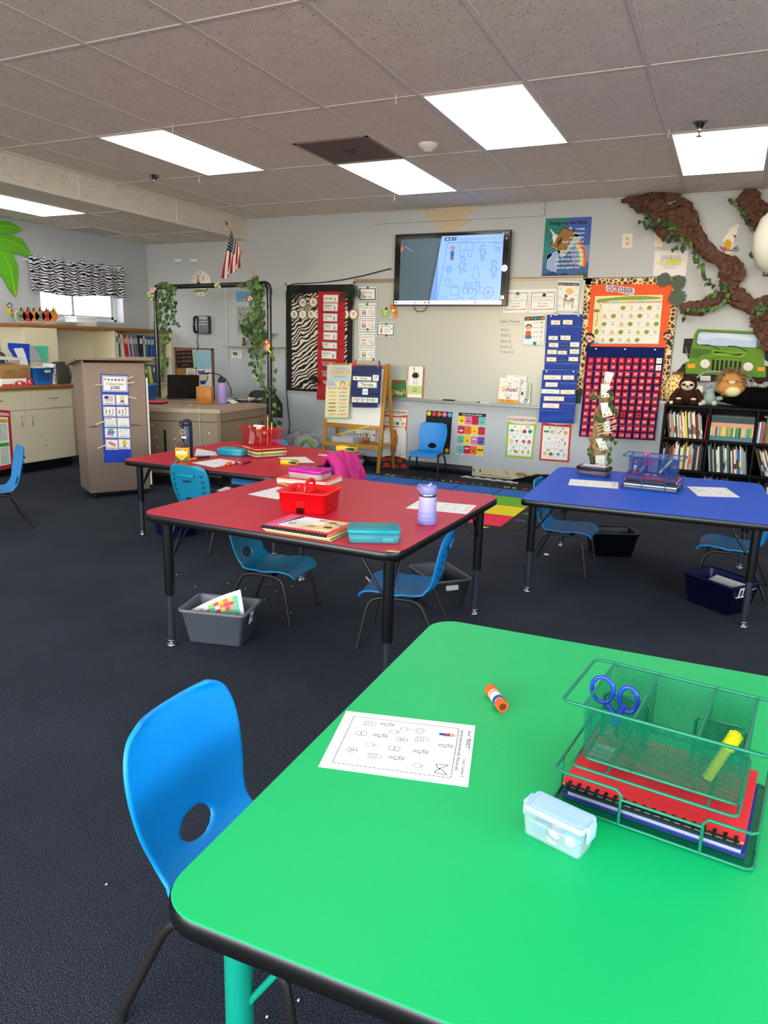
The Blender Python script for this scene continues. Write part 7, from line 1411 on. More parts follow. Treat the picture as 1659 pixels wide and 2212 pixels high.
mb=MB();mb.tube([onY(*a4(*c),5.2)for c in((632,458),(634,560),(648,880))],.0012,M('d8d0c0',.8),4);q=onY(*a4(640,605),5.19);mb.tube([q+Vector((.008*math.cos(t*.8),0,.008*math.sin(t*.8)))for t in range(8)],.0012,M('d8d0c0',.8),4,True);tag(mb.build('string'),'thin string hanging straight down the front of the desk','string')
ny=Vector((0,-1,0))
def esheet(name,cs,w,h,base,label,cat,group=None,y=6.83):return wsheet(name,cs,c6,w,h,base,label,cat,group,y)
a=esheet('weather_chart',((300,180),(640,182),(610,620),(295,620)),340,440,P('b8ccd4'),'season and weather chart with orange letters on the easel left','poster',None,6.80)
a.frame(0,0,340,440,14,P('e8cf9a'));a.up();[a.ell(x,-14,16,18,P('d8a868'),12)for x in(56,325)];a.text('THE SEASON IS',190,56,20,P('4a6a70'),'c',0,170);a.text('THE WEATHER IS',188,172,20,P('4a6a70'),'c',0,180)
for k,t in enumerate('AUTUMN'):a.poly([(52+k*46,74),(92+k*46,72),(90+k*46,122),(54+k*46,126)],P('e09a28'));
a.up();[a.text(t,72+k*46,116,32,P('f0dca8'),'c',1)for k,t in enumerate('AUTUMN')];a.done()
a=esheet('days_chart',((285,400),(620,405),(592,925),(262,920)),330,520,P('eadfb4'),'cream days of the week chart with animals on top, hanging on the easel','poster',None,6.79)
a.frame(0,0,330,520,7,P('a8b880'));a.up();a.poly([(0,70),(0,20),(40,-2),(90,4),(130,30),(150,70)],P('c0b4cc'));a.ell(230,40,40,38,P('d88a48'),16);a.ell(310,46,24,30,P('e0c070'),12);a.up();a.ell(230,48,26,24,P('f0d4a8'),14);a.text('DAYS OF THE WEEK',165,112,26,P('7a6a8a'),'c',1,270)
for k,(t,c)in enumerate((('SUNDAY','d8483a'),('MONDAY','3a8a6a'),('TUESDAY','4a9a5a'),('WEDNESDAY','e0a030'),('THURSDAY','3a8a9a'),('FRIDAY','8a6a7a'),('SATURDAY','d8583a'))):
 a.text(t,245,162+k*51,20,P(c),'c',1,120);a.rect(46,142+k*51,150,164+k*51,P('d8c898' if k not in(3,4,5)else 'b8a060'));a.up();a.text(['YESTERDAY','TODAY IS','TOMORROW','YESTERDAY','TODAY IS','TOMORROW','WEEKEND'][k],98,158+k*51,12,P('6a5a34' if k in(3,4,5)else 'c8b888'),'c',1,96);a.l-=1
a.rect(-8,500,340,520,P('9ab070'));a.done()
pocket_chart(c6,((642,186),(1050,190),(1020,718),(622,705)),'navy pocket chart with October date cards hanging on the easel',(.22,.41,.60,.79),6.80,M('14245e',.45,bump=.15,bscale=14),'pocket_chart',M('2a3c7c',.5),.001)
mb=MB();q=[onY(*c6(*c),6.806)for c in((645,700),(1000,700),(990,770),(648,765))];mb.add(q,[(0,1,2,3)],M('14245e',.45));tag(mb.build('chart_flap'),'lower flap of the navy date chart on the easel','chart flap')
for(cs,t,lb,c)in((((655,335),(912,345),(908,398),(655,390)),'October','white October name card on the navy easel chart','d8c8a0'),(((930,318),(1012,322),(1008,402),(926,398)),'17','small date card reading seventeen on the navy easel chart','e8e8e0'),(((720,405),(990,412),(986,500),(716,495)),'Thursday','green Thursday card on the navy easel chart','2f6a34'),(((788,508),(864,510),(862,592),(784,590)),'','small snowy card in the middle of the navy easel chart','c8d4e0')):
 a=esheet('date_card',cs,200,60 if t!='17' and t else 180,WH,lb,'card','cards on the navy easel chart',6.785);H_=60 if t!='17' and t else 180;a.frame(3,3,197,H_-3,5,P(c));a.up()
 if t:a.text(t,118 if t=='October' else 100,H_*.68,H_*.42,P('2f6a34')if t=='Thursday' else INK,'c',1,130)
 else:a.poly([(20,120),(60,60),(110,80),(160,50),(180,120)],P('a8c0d8'))
 if t=='October':a.ell(32,30,13,12,P('c8602a'),12)
 a.done()
for k,c in enumerate(('e09a70','9ab0d0','a0b8d8','9a8a60','c8c8b0')):
 x=638+k*74;a=esheet('weather_card',((x,620+k*3),(x+68,622+k*3),(x+66,698+k*2),(x-2,694+k*2)),100,110,WH,'%s weather card in the bottom pocket of the navy easel chart'%['leftmost sunny','second cloudy','middle snowy','fourth brown','rightmost pale'][k],'card','weather cards on the easel',6.785);a.frame(4,4,96,106,5,P('8a8a5a'));a.up();a.ell(50,48,28,20,P(c),12);a.scrib(24,76,86,6,GREY,k);a.done()
for(x,y,c,lb)in((680,165,'d0283a','red clothespin on the navy easel chart'),(1020,185,'5a3a9a','purple clothespin on the navy easel chart')):
 q=onY(*c6(x,y),6.785);mb=MB();mb.rbox(-.009,.009,-.008,.008,-.045,.045,M(c,.4),r=.004,b=.002,T=tr(q)@roty(.25 if c=='d0283a' else-.15));tag(mb.build('clothespin'),lb,'clothespin')
q=onY(*c6(560,1155),6.95);mb=MB();m=M('e0e0e2',.15,alpha=.45);zt=.277
for(x0,x1,y0,y1)in((q.x-.13,q.x+.13,6.86,6.864),(q.x-.13,q.x+.13,7.05,7.054),(q.x-.13,q.x-.126,6.86,7.054),(q.x+.126,q.x+.13,6.86,7.054)):mb.box(x0,x1,y0,y1,zt,zt+.07,m)
mb.box(q.x-.13,q.x+.13,6.86,7.054,zt,zt+.003,m);tag(mb.build('clear_tray'),'clear plastic tray on the easel shelf','tray')
mb=MB();p,q2=onY(*c6(440,1138),6.84),onY(*c6(880,1030),6.84);p.z=max(p.z,.285);d=q2-p;mb.tube([p,p+d*.10],.010,M('e08a50',.5),10,r1=.010);mb.tube([p+d*.10,p+d*.95],.008,M('e8c828',.5),10);mb.tube([p+d*.95,q2],.006,M('f0e0c0',.5),8);tag(mb.build('yellow_pointer'),'yellow striped pointer stick lying across the easel tray','pointer')
q=onY(*c6(832,1160),6.93);tp=empty('tray_pot',(q.x,6.93,.277),0,'small terracotta pot of wooden sticks on the easel tray','pot');mb=MB();mb.lathe([(0,0),(.030,0),(.038,.055),(.043,.055),(.044,.075),(.038,.075),(.034,.06),(0,.06)],M('c0704a',.7),20);mb.build('pot',tp)
mb=MB();R=random.Random(2);[mb.tube([(R.uniform(-.015,.015),R.uniform(-.015,.015),.05),(R.uniform(-.035,.035),R.uniform(-.02,.02),.13)],.003,M(R.choice(['d8b890','3a6a5a','e0c8a0','2a4a3a']),.6),6)for k in range(9)];mb.build('sticks',tp)
def crumple(mb,c,rx,ry,rz,m,seed,n=26,k=16,amp=.14):
 R=random.Random(seed);ph_=[R.uniform(0,6)for _ in range(6)]
 def f(u,v):
  t,p=u*2*math.pi,-math.pi/2+v*math.pi;w=1+amp*(math.sin(5*t+ph_[0]+3*p)+.7*math.sin(9*t+ph_[1]-6*p)+.5*math.sin(14*t+ph_[2]+11*p))*.5
  return(c[0]+rx*w*math.cos(p)*math.cos(t),c[1]+ry*w*math.cos(p)*math.sin(t),c[2]+rz*w*math.sin(p))
 mb.grid(f,n,k,m)
mb=MB();crumple(mb,(-4.28,7.0,.17),.24,.15,.17,M('c4c6ca',.12,alpha=.55),4,34,20,.2);tag(mb.build('plastic_bag'),'large crumpled clear plastic bag on the floor behind the rear table','bag')
mb=MB();mb.tube([onY(*c6(*q),6.85)for q in((-60,1300),(-20,1235),(30,1225),(80,1270),(110,1330))],.010,M('5fae28',.4),10,flat=1.6);tag(mb.build('carry_bag'),'lime green handles of a bag sticking up beside the clear plastic bag','bag')
mb=MB();mb.tube([onY(*q,6.95)for q in((630,962),(636,945),(650,936))],.006,M('c8202c',.4),8);mb.grid(lambda u,v:tuple(onY(640+60*u,935+30*v,7.02)+Vector((0,.02*math.sin(u*9+v*5),0))),12,6,M('d8d8dc',.15,alpha=.5));tag(mb.build('red_trim_bag'),'clear bag with red trim leaning behind the rear table','bag')
mb=MB();crumple(mb,(-3.70,7.12,.07),.13,.05,.07,M('b8bcc4',.12,alpha=.6),9,26,14,.2);mb.tube([onY(*c6(*q),6.9)for q in((330,1290),(350,1240),(385,1300))],.008,M('5fae28',.4),8);mb.tube([onY(*c6(*q),6.9)for q in((440,1295),(500,1285),(560,1300))],.008,M('c83a9a',.4),8);tag(mb.build('plastic_bag'),'smaller clear bag with green and pink handles under the easel','bag')
mkr,n,b=nodemat('brown_kraft_paper');tc=n.nodes.new('ShaderNodeTexCoord');vo=n.nodes.new('ShaderNodeTexVoronoi');vo.inputs['Scale'].default_value=22;vo.feature='F1';no=n.nodes.new('ShaderNodeTexNoise');no.inputs['Scale'].default_value=14;no.inputs['Detail'].default_value=6;ad=n.nodes.new('ShaderNodeMath');ad.operation='ADD';bp=n.nodes.new('ShaderNodeBump');bp.inputs['Strength'].default_value=1.0;bp.inputs['Distance'].default_value=.03
L=n.links.new;L(tc.outputs['Object'],vo.inputs['Vector']);L(tc.outputs['Object'],no.inputs['Vector']);L(vo.outputs['Distance'],ad.inputs[0]);L(no.outputs[0],ad.inputs[1]);L(ad.outputs[0],bp.inputs['Height']);L(bp.outputs[0],b.inputs['Normal']);b.inputs['Base Color'].default_value=rgb('604030');b.inputs['Roughness'].default_value=.7
def kraft(mb,path,y,m,seed,n=16,sub=7,sq=.55,clampz=HC-.005):
 R=random.Random(seed);P_=[(onY(*d6(x,yy),y),w/1036.0)for x,yy,w in path];rings=[];tot=len(P_)-1;ph_=R.uniform(0,6)
 for s in range(tot*sub+1):
  f=s/sub;i=min(int(f),tot-1);t=f-i;q=[P_[max(0,min(tot,i+k))]for k in(-1,0,1,2)]
  cr=lambda a_,b_,c_,d_:.5*((2*b_)+(-a_+c_)*t+(2*a_-5*b_+4*c_-d_)*t*t+(-a_+3*b_-3*c_+d_)*t**3)
  c=cr(q[0][0],q[1][0],q[2][0],q[3][0]);r=cr(q[0][1],q[1][1],q[2][1],q[3][1]);tg=(P_[min(i+1,tot)][0]-P_[i][0]).normalized();nx=tg.cross(Vector((0,1,0))).normalized();ring=[]
  for k in range(n):
   a_=2*math.pi*k/n;w=1+.16*math.sin(4*a_+f*1.9+ph_)+.13*math.sin(7*a_-f*3.1+ph_)+R.uniform(-.09,.09)
   p=c+nx*(r*w*math.cos(a_))+Vector((0,r*w*sq*math.sin(a_),0));p.y=min(p.y,YW-.003);p.z=min(p.z,clampz);ring.append(p)
  rings.append(ring)
 mb.loops(rings,m,False,True,True)
TY_=YW-.075
pt_=empty('paper_tree',(0,0,0),0,'crumpled brown paper tree branches spreading over the wall and ceiling corner','paper tree')
mb=MB();kraft(mb,[(390,105,190),(410,190,130),(470,290,95),(560,370,130),(680,390,150),(790,470,110),(880,560,70),(950,660,60),(1040,750,58),(1150,820,62),(1240,880,80),(1262,980,98),(1240,1080,80),(1240,1170,65),(1320,1220,75),(1420,1290,70),(1510,1330,62),(1600,1290,58),(1700,1270,60)],TY_,mkr,1);mb.build('branch',pt_)
mb=MB();kraft(mb,[(60,176,14),(180,150,34),(320,140,50),(520,130,45),(640,120,30),(720,106,8)],TY_-.01,mkr,2);mb.build('branch',pt_)
mb=MB();kraft(mb,[(450,330,60),(480,440,62),(520,520,50),(550,600,24)],TY_-.01,mkr,3);kraft(mb,[(600,470,60),(720,560,40),(820,590,30)],TY_-.02,mkr,4);mb.build('branch',pt_)
mb=MB();kraft(mb,[(1240,1220,45),(1120,1240,62),(1000,1300,56),(880,1345,62),(780,1330,60),(725,1390,34)],TY_,mkr,5);mb.build('branch',pt_)
mb=MB();kraft(mb,[(1520,1330,60),(1580,1400,85),(1610,1480,92),(1640,1570,90),(1690,1680,85),(1720,1780,80)],TY_,mkr,6);mb.build('branch',pt_)
mb=MB();kraft(mb,[(1370,90,80),(1440,150,88),(1500,250,92),(1560,350,88),(1610,440,70),(1680,560,70)],TY_,mkr,7);mb.build('branch',pt_)
mdk=M('35591f',.5)
def vs(path,n,size,seed,lb,y=TY_-.09,sp=.02,nm='ivy_strand'):
 mb=MB();vine(mb,[onY(*d6(*q),y)for q in path],n,size,seed,sp,Vector((0,-1,0)));return tag(mb.build(nm),lb,'ivy')
vs(((210,220),(300,300),(310,400),(230,380)),6,.045,1,'short ivy sprig left of the top of the paper tree');vs(((370,340),(360,450),(480,380),(640,420),(560,580),(700,580),(800,600)),34,.05,2,'ivy wound over the upper paper branch')
vs(((900,720),(850,800),(900,830),(960,870),(950,960),(1020,1060),(1090,1090)),22,.045,3,'long ivy strand hanging below the middle of the paper tree');vs(((1090,1120),(1060,1180),(1000,1210)),5,.045,4,'short ivy sprig above the left paper branch')
vs(((1180,1040),(1230,1240),(1100,1320),(960,1330),(740,1350),(750,1450)),26,.045,5,'ivy wound along the left paper branch');vs(((1190,130),(1290,140),(1280,220),(1360,240),(1410,330),(1440,400),(1480,460)),11,.045,6,'ivy sprig hanging left of the right paper trunk')
vs(((1500,590),(1560,640),(1480,730)),12,.06,7,'ivy bunch beside the white lantern');vs(((1500,1350),(1560,1290),(1640,1340),(1550,1400)),14,.05,8,'ivy cluster on the lower right paper branch');vs(((610,680),(740,640),(720,690),(800,620)),7,.05,9,'ivy sprig under the upper paper branch')
ln_=empty('paper_lantern',(0,0,0),0,'white rounded hanging lantern cut off by the right edge','lantern');q=onY(*d6(1745,600),6.9);mb=MB();mb.lathe([(0,-.26),(.05,-.25),(.12,-.19),(.165,-.08),(.17,.04),(.13,.17),(.05,.25),(0,.26)],M('e4e6da',.6),10,tr(q),smooth=True);mb.build('lantern_shade',ln_);mb=MB();mb.tube([q+Vector((0,0,.25)),Vector((q.x,q.y,HC))],.002,mblk,5);mb.build('cord',ln_);qb=onY(*d6(1645,930),6.9);mb=MB();mb.tube([(qb.x,6.9,qb.z+.06),(qb.x-.01,6.9,qb.z),(qb.x-.02,6.9,qb.z-.035),(qb.x+.02,6.9,qb.z-.035)],.012,M('5a4e40',.35,.8),8);mb.build('clip',ln_)
mk2,n,b=nodemat('light_kraft_paper');tc=n.nodes.new('ShaderNodeTexCoord');no=n.nodes.new('ShaderNodeTexNoise');no.inputs['Scale'].default_value=18;no.inputs['Detail'].default_value=5;bp=n.nodes.new('ShaderNodeBump');bp.inputs['Distance'].default_value=.02;r=ramp(n,[(.35,'6a5034'),(.55,'a98a62'),(.75,'c4a67c')]);L=n.links.new;L(tc.outputs['Object'],no.inputs['Vector']);L(no.outputs[0],bp.inputs['Height']);L(bp.outputs[0],b.inputs['Normal']);L(no.outputs[0],r.inputs[0]);L(r.outputs[0],b.inputs['Base Color']);b.inputs['Roughness'].default_value=.75
def d5k(mb,path,y,m,seed):
 R=random.Random(seed);rings=[];n=12;P_=[(onY(*d5(x,yy),y),w/1580.0)for x,yy,w in path]
 for i in range(len(P_)-1):
  for s in range(4):
   t=s/4;c=P_[i][0].lerp(P_[i+1][0],t);r=P_[i][1]*(1-t)+P_[i+1][1]*t;rings.append([c+Vector((r*(1+R.uniform(-.2,.2))*math.cos(k*.5236),r*.7*(1+R.uniform(-.2,.2))*math.sin(k*.5236),R.uniform(-.01,.01)))for k in range(n)])
 mb.loops(rings,m,False)
TYk=6.62;trk=empty('kraft_paper_tree',(0,0,0),0,'slim twisted kraft paper trunk standing in front of the hundreds chart','paper tree')
mb=MB();d5k(mb,[(610,560,40),(570,700,60),(560,860,70),(560,1000,80),(520,1120,95),(480,1260,80),(470,1400,90),(450,1560,110),(460,1700,120),(440,1800,100),(430,1900,90),(440,2050,95),(450,2200,90),(450,2560,110),(450,2760,120)],TYk,mk2,3)
mb.build('trunk',trk)
mb=MB();mb.tube([(onY(*d5(450,2200),TYk).x,TYk+.03,.01),(onY(*d5(560,900),TYk).x,TYk+.03,1.1)],.008,mwood,8);mb.rbox(-.16,.16,-.12,.12,0,.012,mblk,r=.02,T=tr(onY(*d5(450,2400),TYk).x,TYk+.03,.0));mb.build('stand',trk)
for k,(cs,t,bd)in enumerate(((((570,455),(720,480),(650,660),(545,640)),'turn/over','5a4a38'),(((500,655),(648,650),(650,870),(500,885)),'outstanding','a8502c'),(((490,960),(660,955),(690,1160),(530,1195)),'great/job','d8dcd0'),(((520,1260),(640,1245),(660,1440),(560,1450)),'ready','3a6a3a'),(((410,1530),(560,1510),(620,1700),(490,1720)),'make/better','9a5a38'),(((412,1792),(575,1790),(572,1960),(410,1955)),'time to/reset','2a2a2a'))):
 a=wsheet('behavior_card',cs,d5,150,190,P('f2f1ec'),'%s card clipped to the kraft paper trunk'%['topmost brown-edged','rust-edged second','pale third','white fourth, under the clothespins,','tilted fifth','zigzag black-edged lowest'][k],'card','cards on the kraft paper trunk',TYk-.085);a.frame(2,2,148,188,5,P(bd));a.up()
 for j,s in enumerate(t.split('/')):a.text(s,78,92+j*28,17,P('6a6a68'),'c',0,110)
 a.ell(36,160,18,14,P('5a8a4a'),10);a.ell(100,166,20,12,P('d8b070'),10);a.done()
for k,(x0,y0,x1,y1)in enumerate(((600,1215,730,1190),(610,1290,735,1225),(620,1310,740,1260),(450,1300,560,1290),(440,1380,560,1300),(450,1410,610,1350),(640,1350,765,1310),(610,1410,745,1370),(455,1465,640,1410),(540,1450,690,1430),(560,1620,655,1585))):
 p,q=onY(*d5(x0,y0),TYk-.10),onY(*d5(x1,y1),TYk-.11);mb=MB();d=(q-p).normalized();s_=Vector((0,-1,0)).cross(d);T=frame(p,d,s_,Vector((0,-1,0)));L_=(q-p).length
 for o_ in(0,.006):mb.rbox(0,L_,-.0045,.0045,o_,o_+.0045,M('dcc09a',.6),r=.002,b=.0008,T=T)
 tag(mb.build('clothespin'),'%s clothespin %s of the kraft paper trunk'%(['highest','second','third','highest','second','third','fourth','fifth','long lowest','short lowest','pink solitary'][k],['on the right','on the right','on the right','on the left','on the left','on the left','on the right','on the right','at the bottom','at the bottom','near the tilted card'][k]),'clothespin','clothespins on the kraft paper trunk')
for k,(path,n)in enumerate(((((390,740),(410,860),(460,840)),4),(((640,900),(700,1050),(790,1100)),9),(((440,1180),(500,1240),(580,1310)),7),(((560,1500),(700,1470),(710,1560)),5),(((600,1640),(640,1700),(640,1780),(620,1890),(600,1950)),8),(((300,1640),(340,1800),(390,1940)),6),(((640,760),(660,860)),4))):mb=MB();vine(mb,[onY(*d5(*q),TYk-.10)for q in path],n,.045,100+k,.018,Vector((0,-1,0)));tag(mb.build('ivy_sprig'),'ivy sprig '+['left of the rust-edged card','right of the pale card','left of the clothespins','below the clothespins','right of the tilted card','at the lower left','right of the rust-edged card'][k]+' on the kraft paper trunk','ivy')
def kbook(x,t,h,c,z,label,tilt=0.0,bands=None,dp=.20,grp='books in the black bookcase',y0=None):
 mb=MB();y0=y0 or KY0+.03;T=tr(x,y0,z)@roty(-tilt)
 mb.box(0,t,0,dp,0,h,P(c),T=T);mb.box(.0012,t-.0012,.004,dp+.001,.003,h+.0008,P('e4dfd2'),T=T)
 for(a_,b_,cc)in(bands or[]):mb.box(0.0004,t-.0004,-.0008,0,h*a_,h*b_,P(cc),T=T)
 return tag(mb.build('book'),label,'book',grp)
PAL=[('e6e2da','white'),('d8b080','tan'),('3a4a5a','slate'),('8a9aa0','grey blue'),('2a3a2a','dark green'),('b8c8c8','pale blue'),('e0d8b0','cream'),('d0602a','orange'),('e8d040','yellow'),('1c2c50','navy'),('7a1c24','maroon'),('a8a090','stone'),('2a6ab0','blue'),('5a3a28','brown'),('3a7a5a','green'),('c0b8c8','lilac'),('141418','black'),('c8283a','red')]
R=random.Random(44)
def shelf_row(col,zi,spec,where):
 x=KX+t_case+col*CWd+.004;x1=KX+(col+1)*CWd-.004;z=SH[zi]+.0005;i=0
 for(n,tmin,tmax,hmin,hmax,tilt,pal)in spec:
  for k in range(n):
   t=R.uniform(tmin,tmax);h=R.uniform(hmin,hmax);c,nm=PAL[pal[i%len(pal)]]if pal else R.choice(PAL)
   if tilt and k==0:x+=h*math.sin(abs(tilt))if tilt>0 else 0
   if x+t>x1:return
   c2,n2=R.choice(PAL);b0=R.uniform(.1,.3)
   kbook(x,t,h,c,z,'%s book, %s from the left in the %s'%(nm,ordw[min(i,27)],where),tilt,[(b0,b0+R.uniform(.15,.4),c2)]if R.random()<.6 else None);x+=t/max(.6,math.cos(tilt))+.0012;i+=1
t_case=.018
shelf_row(0,0,[(1,.006,.006,.20,.20,.0,[16]),(26,.006,.013,.185,.232,.16,[0,4,10,1,3,11,3,0,4,6,3,0,7,0,8,8,9,6,5,10,1,0])],'top left cubby')
kbook(KX+CWd-.018,.008,.205,'c8182c',SH[0]+.0005,'thin bright red book standing alone at the right of the top left cubby',-.03)
x=KX+t_case+CWd+.006;ec=['c8d0d0','e8a860','e0b050','5a4a80','d0b0a0','70b090','d8b848','e0d060','e8c848','5a88c0','b8b030','8a9a28','5a9030','d0d8d0','2a8a3a','58a050','24306a','b8c058','e0d078','c8b8a0','60a0c8','58a030','8ab038','c8c0a0']
for i,c in enumerate(ec):kbook(x+i*.0139,.0134,.205,'3a4c54',SH[0]+.0005,'encyclopedia volume with a %s middle band, %s in the matching set'%(['silver','apricot','gold','purple','beige','mint','mustard','lemon','amber','sky blue','olive','moss','leaf green','pearl','emerald','fern','indigo','lime','straw','sand','azure','grass','pear','cream'][i],ordw[i]),0,[(.56,.74,'e0a080'),(.18,.56,c),(.0,.16,'56808a')],grp='matching encyclopedia set')
shelf_row(2,0,[(4,.008,.012,.17,.18,0,[11,0,12,7]),(22,.009,.014,.165,.20,.03,[5,10,0,9,17,14,7,5,15,0,6,0,5,17,0,12,12,14])],'top right cubby')
mb=MB();mb.rbox(KX+2*CWd+.06,KX+3*CWd-.01,KY0+.03,KY0+.22,SH[0]+.213,SH[0]+.225,P('c87a6a'),r=.003,b=.001);mb.box(KX+2*CWd+.07,KX+3*CWd-.02,KY0+.0292,KY0+.03,SH[0]+.215,SH[0]+.222,P('2a5a4a'));tag(mb.build('book'),'flat pink and green book lying on top of the upright books, top right cubby','book','books in the black bookcase')
shelf_row(3,0,[(20,.008,.014,.17,.21,0,None)],'cubby just past the right edge')
shelf_row(0,1,[(26,.008,.015,.17,.235,.0,[4,5,10,4,16,13,13,17,11,6,0,4,0,8,14,7,0,11,1,15,9])],'middle left cubby')
shelf_row(1,1,[(22,.008,.016,.19,.238,.14,[3,4,11,4,0,0,4,9,11,0,14,4,0,10,0,11,12,12,0,11])],'middle centre cubby')
shelf_row(2,1,[(18,.007,.014,.20,.235,.33,[13,16,1,0,0,13,6,10,13,1,10,13,0,11,13,1])],'middle right cubby')
shelf_row(3,1,[(18,.007,.014,.20,.235,.1,None)],'middle cubby just past the right edge')
shelf_row(0,2,[(14,.010,.016,.16,.2,0,None)],'bottom left cubby');shelf_row(1,2,[(16,.008,.014,.17,.22,.15,[0,13,0,11])],'bottom centre cubby');shelf_row(2,2,[(16,.008,.014,.15,.2,.1,[11,16,0])],'bottom right cubby')
def furmat(h,bs=160):return M(h,.95,bump=.9,bscale=bs,mottle=.15,mscale=60,spec=.1)
PZ=KZ+.001
def K(x,y,yy=6.95):return onY(*d7(x,y),yy)
so=empty('plush_sloth',(0,0,0),0,'brown plush sloth sitting on the bookcase beside the giraffe toy','plush toy');c=K(545,1010);cb_,cf=furmat('3a2216'),furmat('e6d6c0');cx=c.x
mb=MB();mb.ball((cx,6.95,PZ+.075),.085,.07,.078,cb_,22,None,14);mb.ball((cx-.002,6.94,PZ+.172),.074,.066,.068,cb_,22,None,14)
for s in(-1,1):mb.tube([(cx+s*.07,6.94,PZ+.12),(cx+s*.105,6.91,PZ+.07),(cx+s*.115,6.88,PZ+.03)],.026,cb_,12);mb.ball((cx+s*.115,6.88,PZ+.028),.026,.026,.026,cb_,10);mb.tube([(cx+s*.04,6.91,PZ+.035),(cx+s*.06,6.85,PZ+.032)],.032,cb_,12);mb.ball((cx+s*.06,6.848,PZ+.033),.031,.022,.031,cb_,12)
mb.build('plush_body',so);mb=MB();mb.ball((cx-.002,6.895,PZ+.163),.056,.032,.044,cf,18,None,10);mb.build('face',so)
for s in(-1,1):
 mb=MB();mb.ball((cx+s*.030-.002,6.868,PZ+.170),.018,.010,.012,furmat('4a3020'),12,tr(0,0,0));mb.build('eye_patch',so);mb=MB();mb.ball((cx+s*.026-.002,6.860,PZ+.172),.006,.005,.006,M('0a0a0a',.1),10);mb.build('eye',so)
 mb=MB();[mb.tube([(cx+s*(.118+.008*k),6.86,PZ+.024),(cx+s*(.118+.008*k),6.848,PZ+.003)],.006,cf,8)for k in(-1,0,1)];mb.ball((cx+s*.06,6.832,PZ+.052),.024,.012,.010,cf,10);mb.build('claws',so)
mb=MB();mb.ball((cx-.002,6.860,PZ+.158),.012,.009,.008,M('3a2a24',.4),10);mb.tube([(cx-.022,6.868,PZ+.146),(cx-.002,6.860,PZ+.140),(cx+.018,6.868,PZ+.146)],.0015,M('3a2a24',.6),5);mb.build('nose',so)
gi=empty('plush_giraffe',(0,0,0),0,'rounded yellow plush giraffe with brown spots at the left end of the bookcase','plush toy');c=K(360,950,7.04);mg_,n,b=nodemat('giraffe_plush');tc=n.nodes.new('ShaderNodeTexCoord');vo=n.nodes.new('ShaderNodeTexVoronoi');vo.feature='DISTANCE_TO_EDGE';vo.inputs['Scale'].default_value=38;r=ramp(n,[(0,'ecd890'),(.14,'ecd890'),(.2,'a86a24'),(1,'9a5c1c')]);n.links.new(tc.outputs['Object'],vo.inputs['Vector']);n.links.new(vo.outputs['Distance'],r.inputs[0]);n.links.new(r.outputs[0],b.inputs['Base Color']);b.inputs['Roughness'].default_value=.95
mb=MB();mb.ball((c.x+.01,7.04,PZ+.125),.095,.09,.127,mg_,24,None,16);mb.build('plush_body',gi);mb=MB()
for k in range(9):a_=-.9+.22*k;mb.add([(c.x+.01+.045*math.sin(a_),7.03,PZ+.235),(c.x+.03+.045*math.sin(a_),7.02,PZ+.235),(c.x+.02+.065*math.sin(a_),7.03,PZ+.285)],[(0,1,2)],furmat('8a5a28'))
mb.build('mane',gi);mb=MB();[mb.ball((c.x+.01+s*.05,6.955,PZ+.15),.006,.005,.008,M('0a0a0a',.1),8)for s in(-1,1)];mb.build('eyes',gi)
un=empty('plush_unicorn',(0,0,0),0,'small white and pink plush between the sloth and the blue-grey toy','plush toy');c=K(735,1000,7.0);mb=MB();mb.ball((c.x-.01,7.0,PZ+.055),.045,.05,.056,furmat('e0a8b8'),16,None,10);mb.build('plush_body',un);mb=MB();mb.ball((c.x-.015,6.98,PZ+.125),.042,.045,.045,furmat('dcd8cc'),16,None,10);mb.lathe([(.014,0),(0,.04)],furmat('dcd8cc'),8,tr(c.x-.04,6.98,PZ+.16));mb.build('head',un)
el=empty('plush_bunny',(0,0,0),0,'pale blue-grey plush lying between the sloth and the lion','plush toy');c=K(850,1080,6.92);mm=furmat('98a8a4');mb=MB();mb.ball((c.x,6.93,PZ+.06),.05,.055,.06,mm,18,None,12);[mb.ball((c.x+s*.042,6.875,PZ+.026),.030,.035,.026,mm,14,None,10)for s in(-1,1)];mb.ball((c.x+.075,6.91,PZ+.065),.035,.02,.02,mm,12);mb.build('plush_body',el);mb=MB();mb.ball((c.x-.01,6.95,PZ+.125),.046,.045,.038,mm,16,None,10);mb.tube([(c.x-.04,6.93,PZ+.135),(c.x-.03,6.91,PZ+.16),(c.x+.0,6.90,PZ+.168)],.014,mm,10);mb.build('head',el);mb=MB();[mb.ball((c.x+s*.042,6.845,PZ+.026),.018,.008,.016,furmat('c8c8c4'),12)for s in(-1,1)];mb.build('foot_pads',el)
li=empty('plush_lion',(0,0,0),0,'round tan plush lion with a shaggy mane in front of the green car','plush toy');c=K(1150,880,6.93);ml_=furmat('c08a50');zl=c.z
mb=MB();mb.ball((c.x,6.95,zl-.045),.115,.09,.082,ml_,26,None,16);mb.ball((c.x+.0,6.94,zl+.02),.085,.07,.065,ml_,22,None,12);mb.build('plush_body',li);mb=MB();mb.ball((c.x+.02,6.885,zl-.068),.062,.045,.046,furmat('e0d8a8'),18,None,10);mb.build('belly_patch',li)
mb=MB();R=random.Random(77);mmn=[furmat('8a6c4a',300),furmat('a98a64',300),furmat('6a5036',300)]
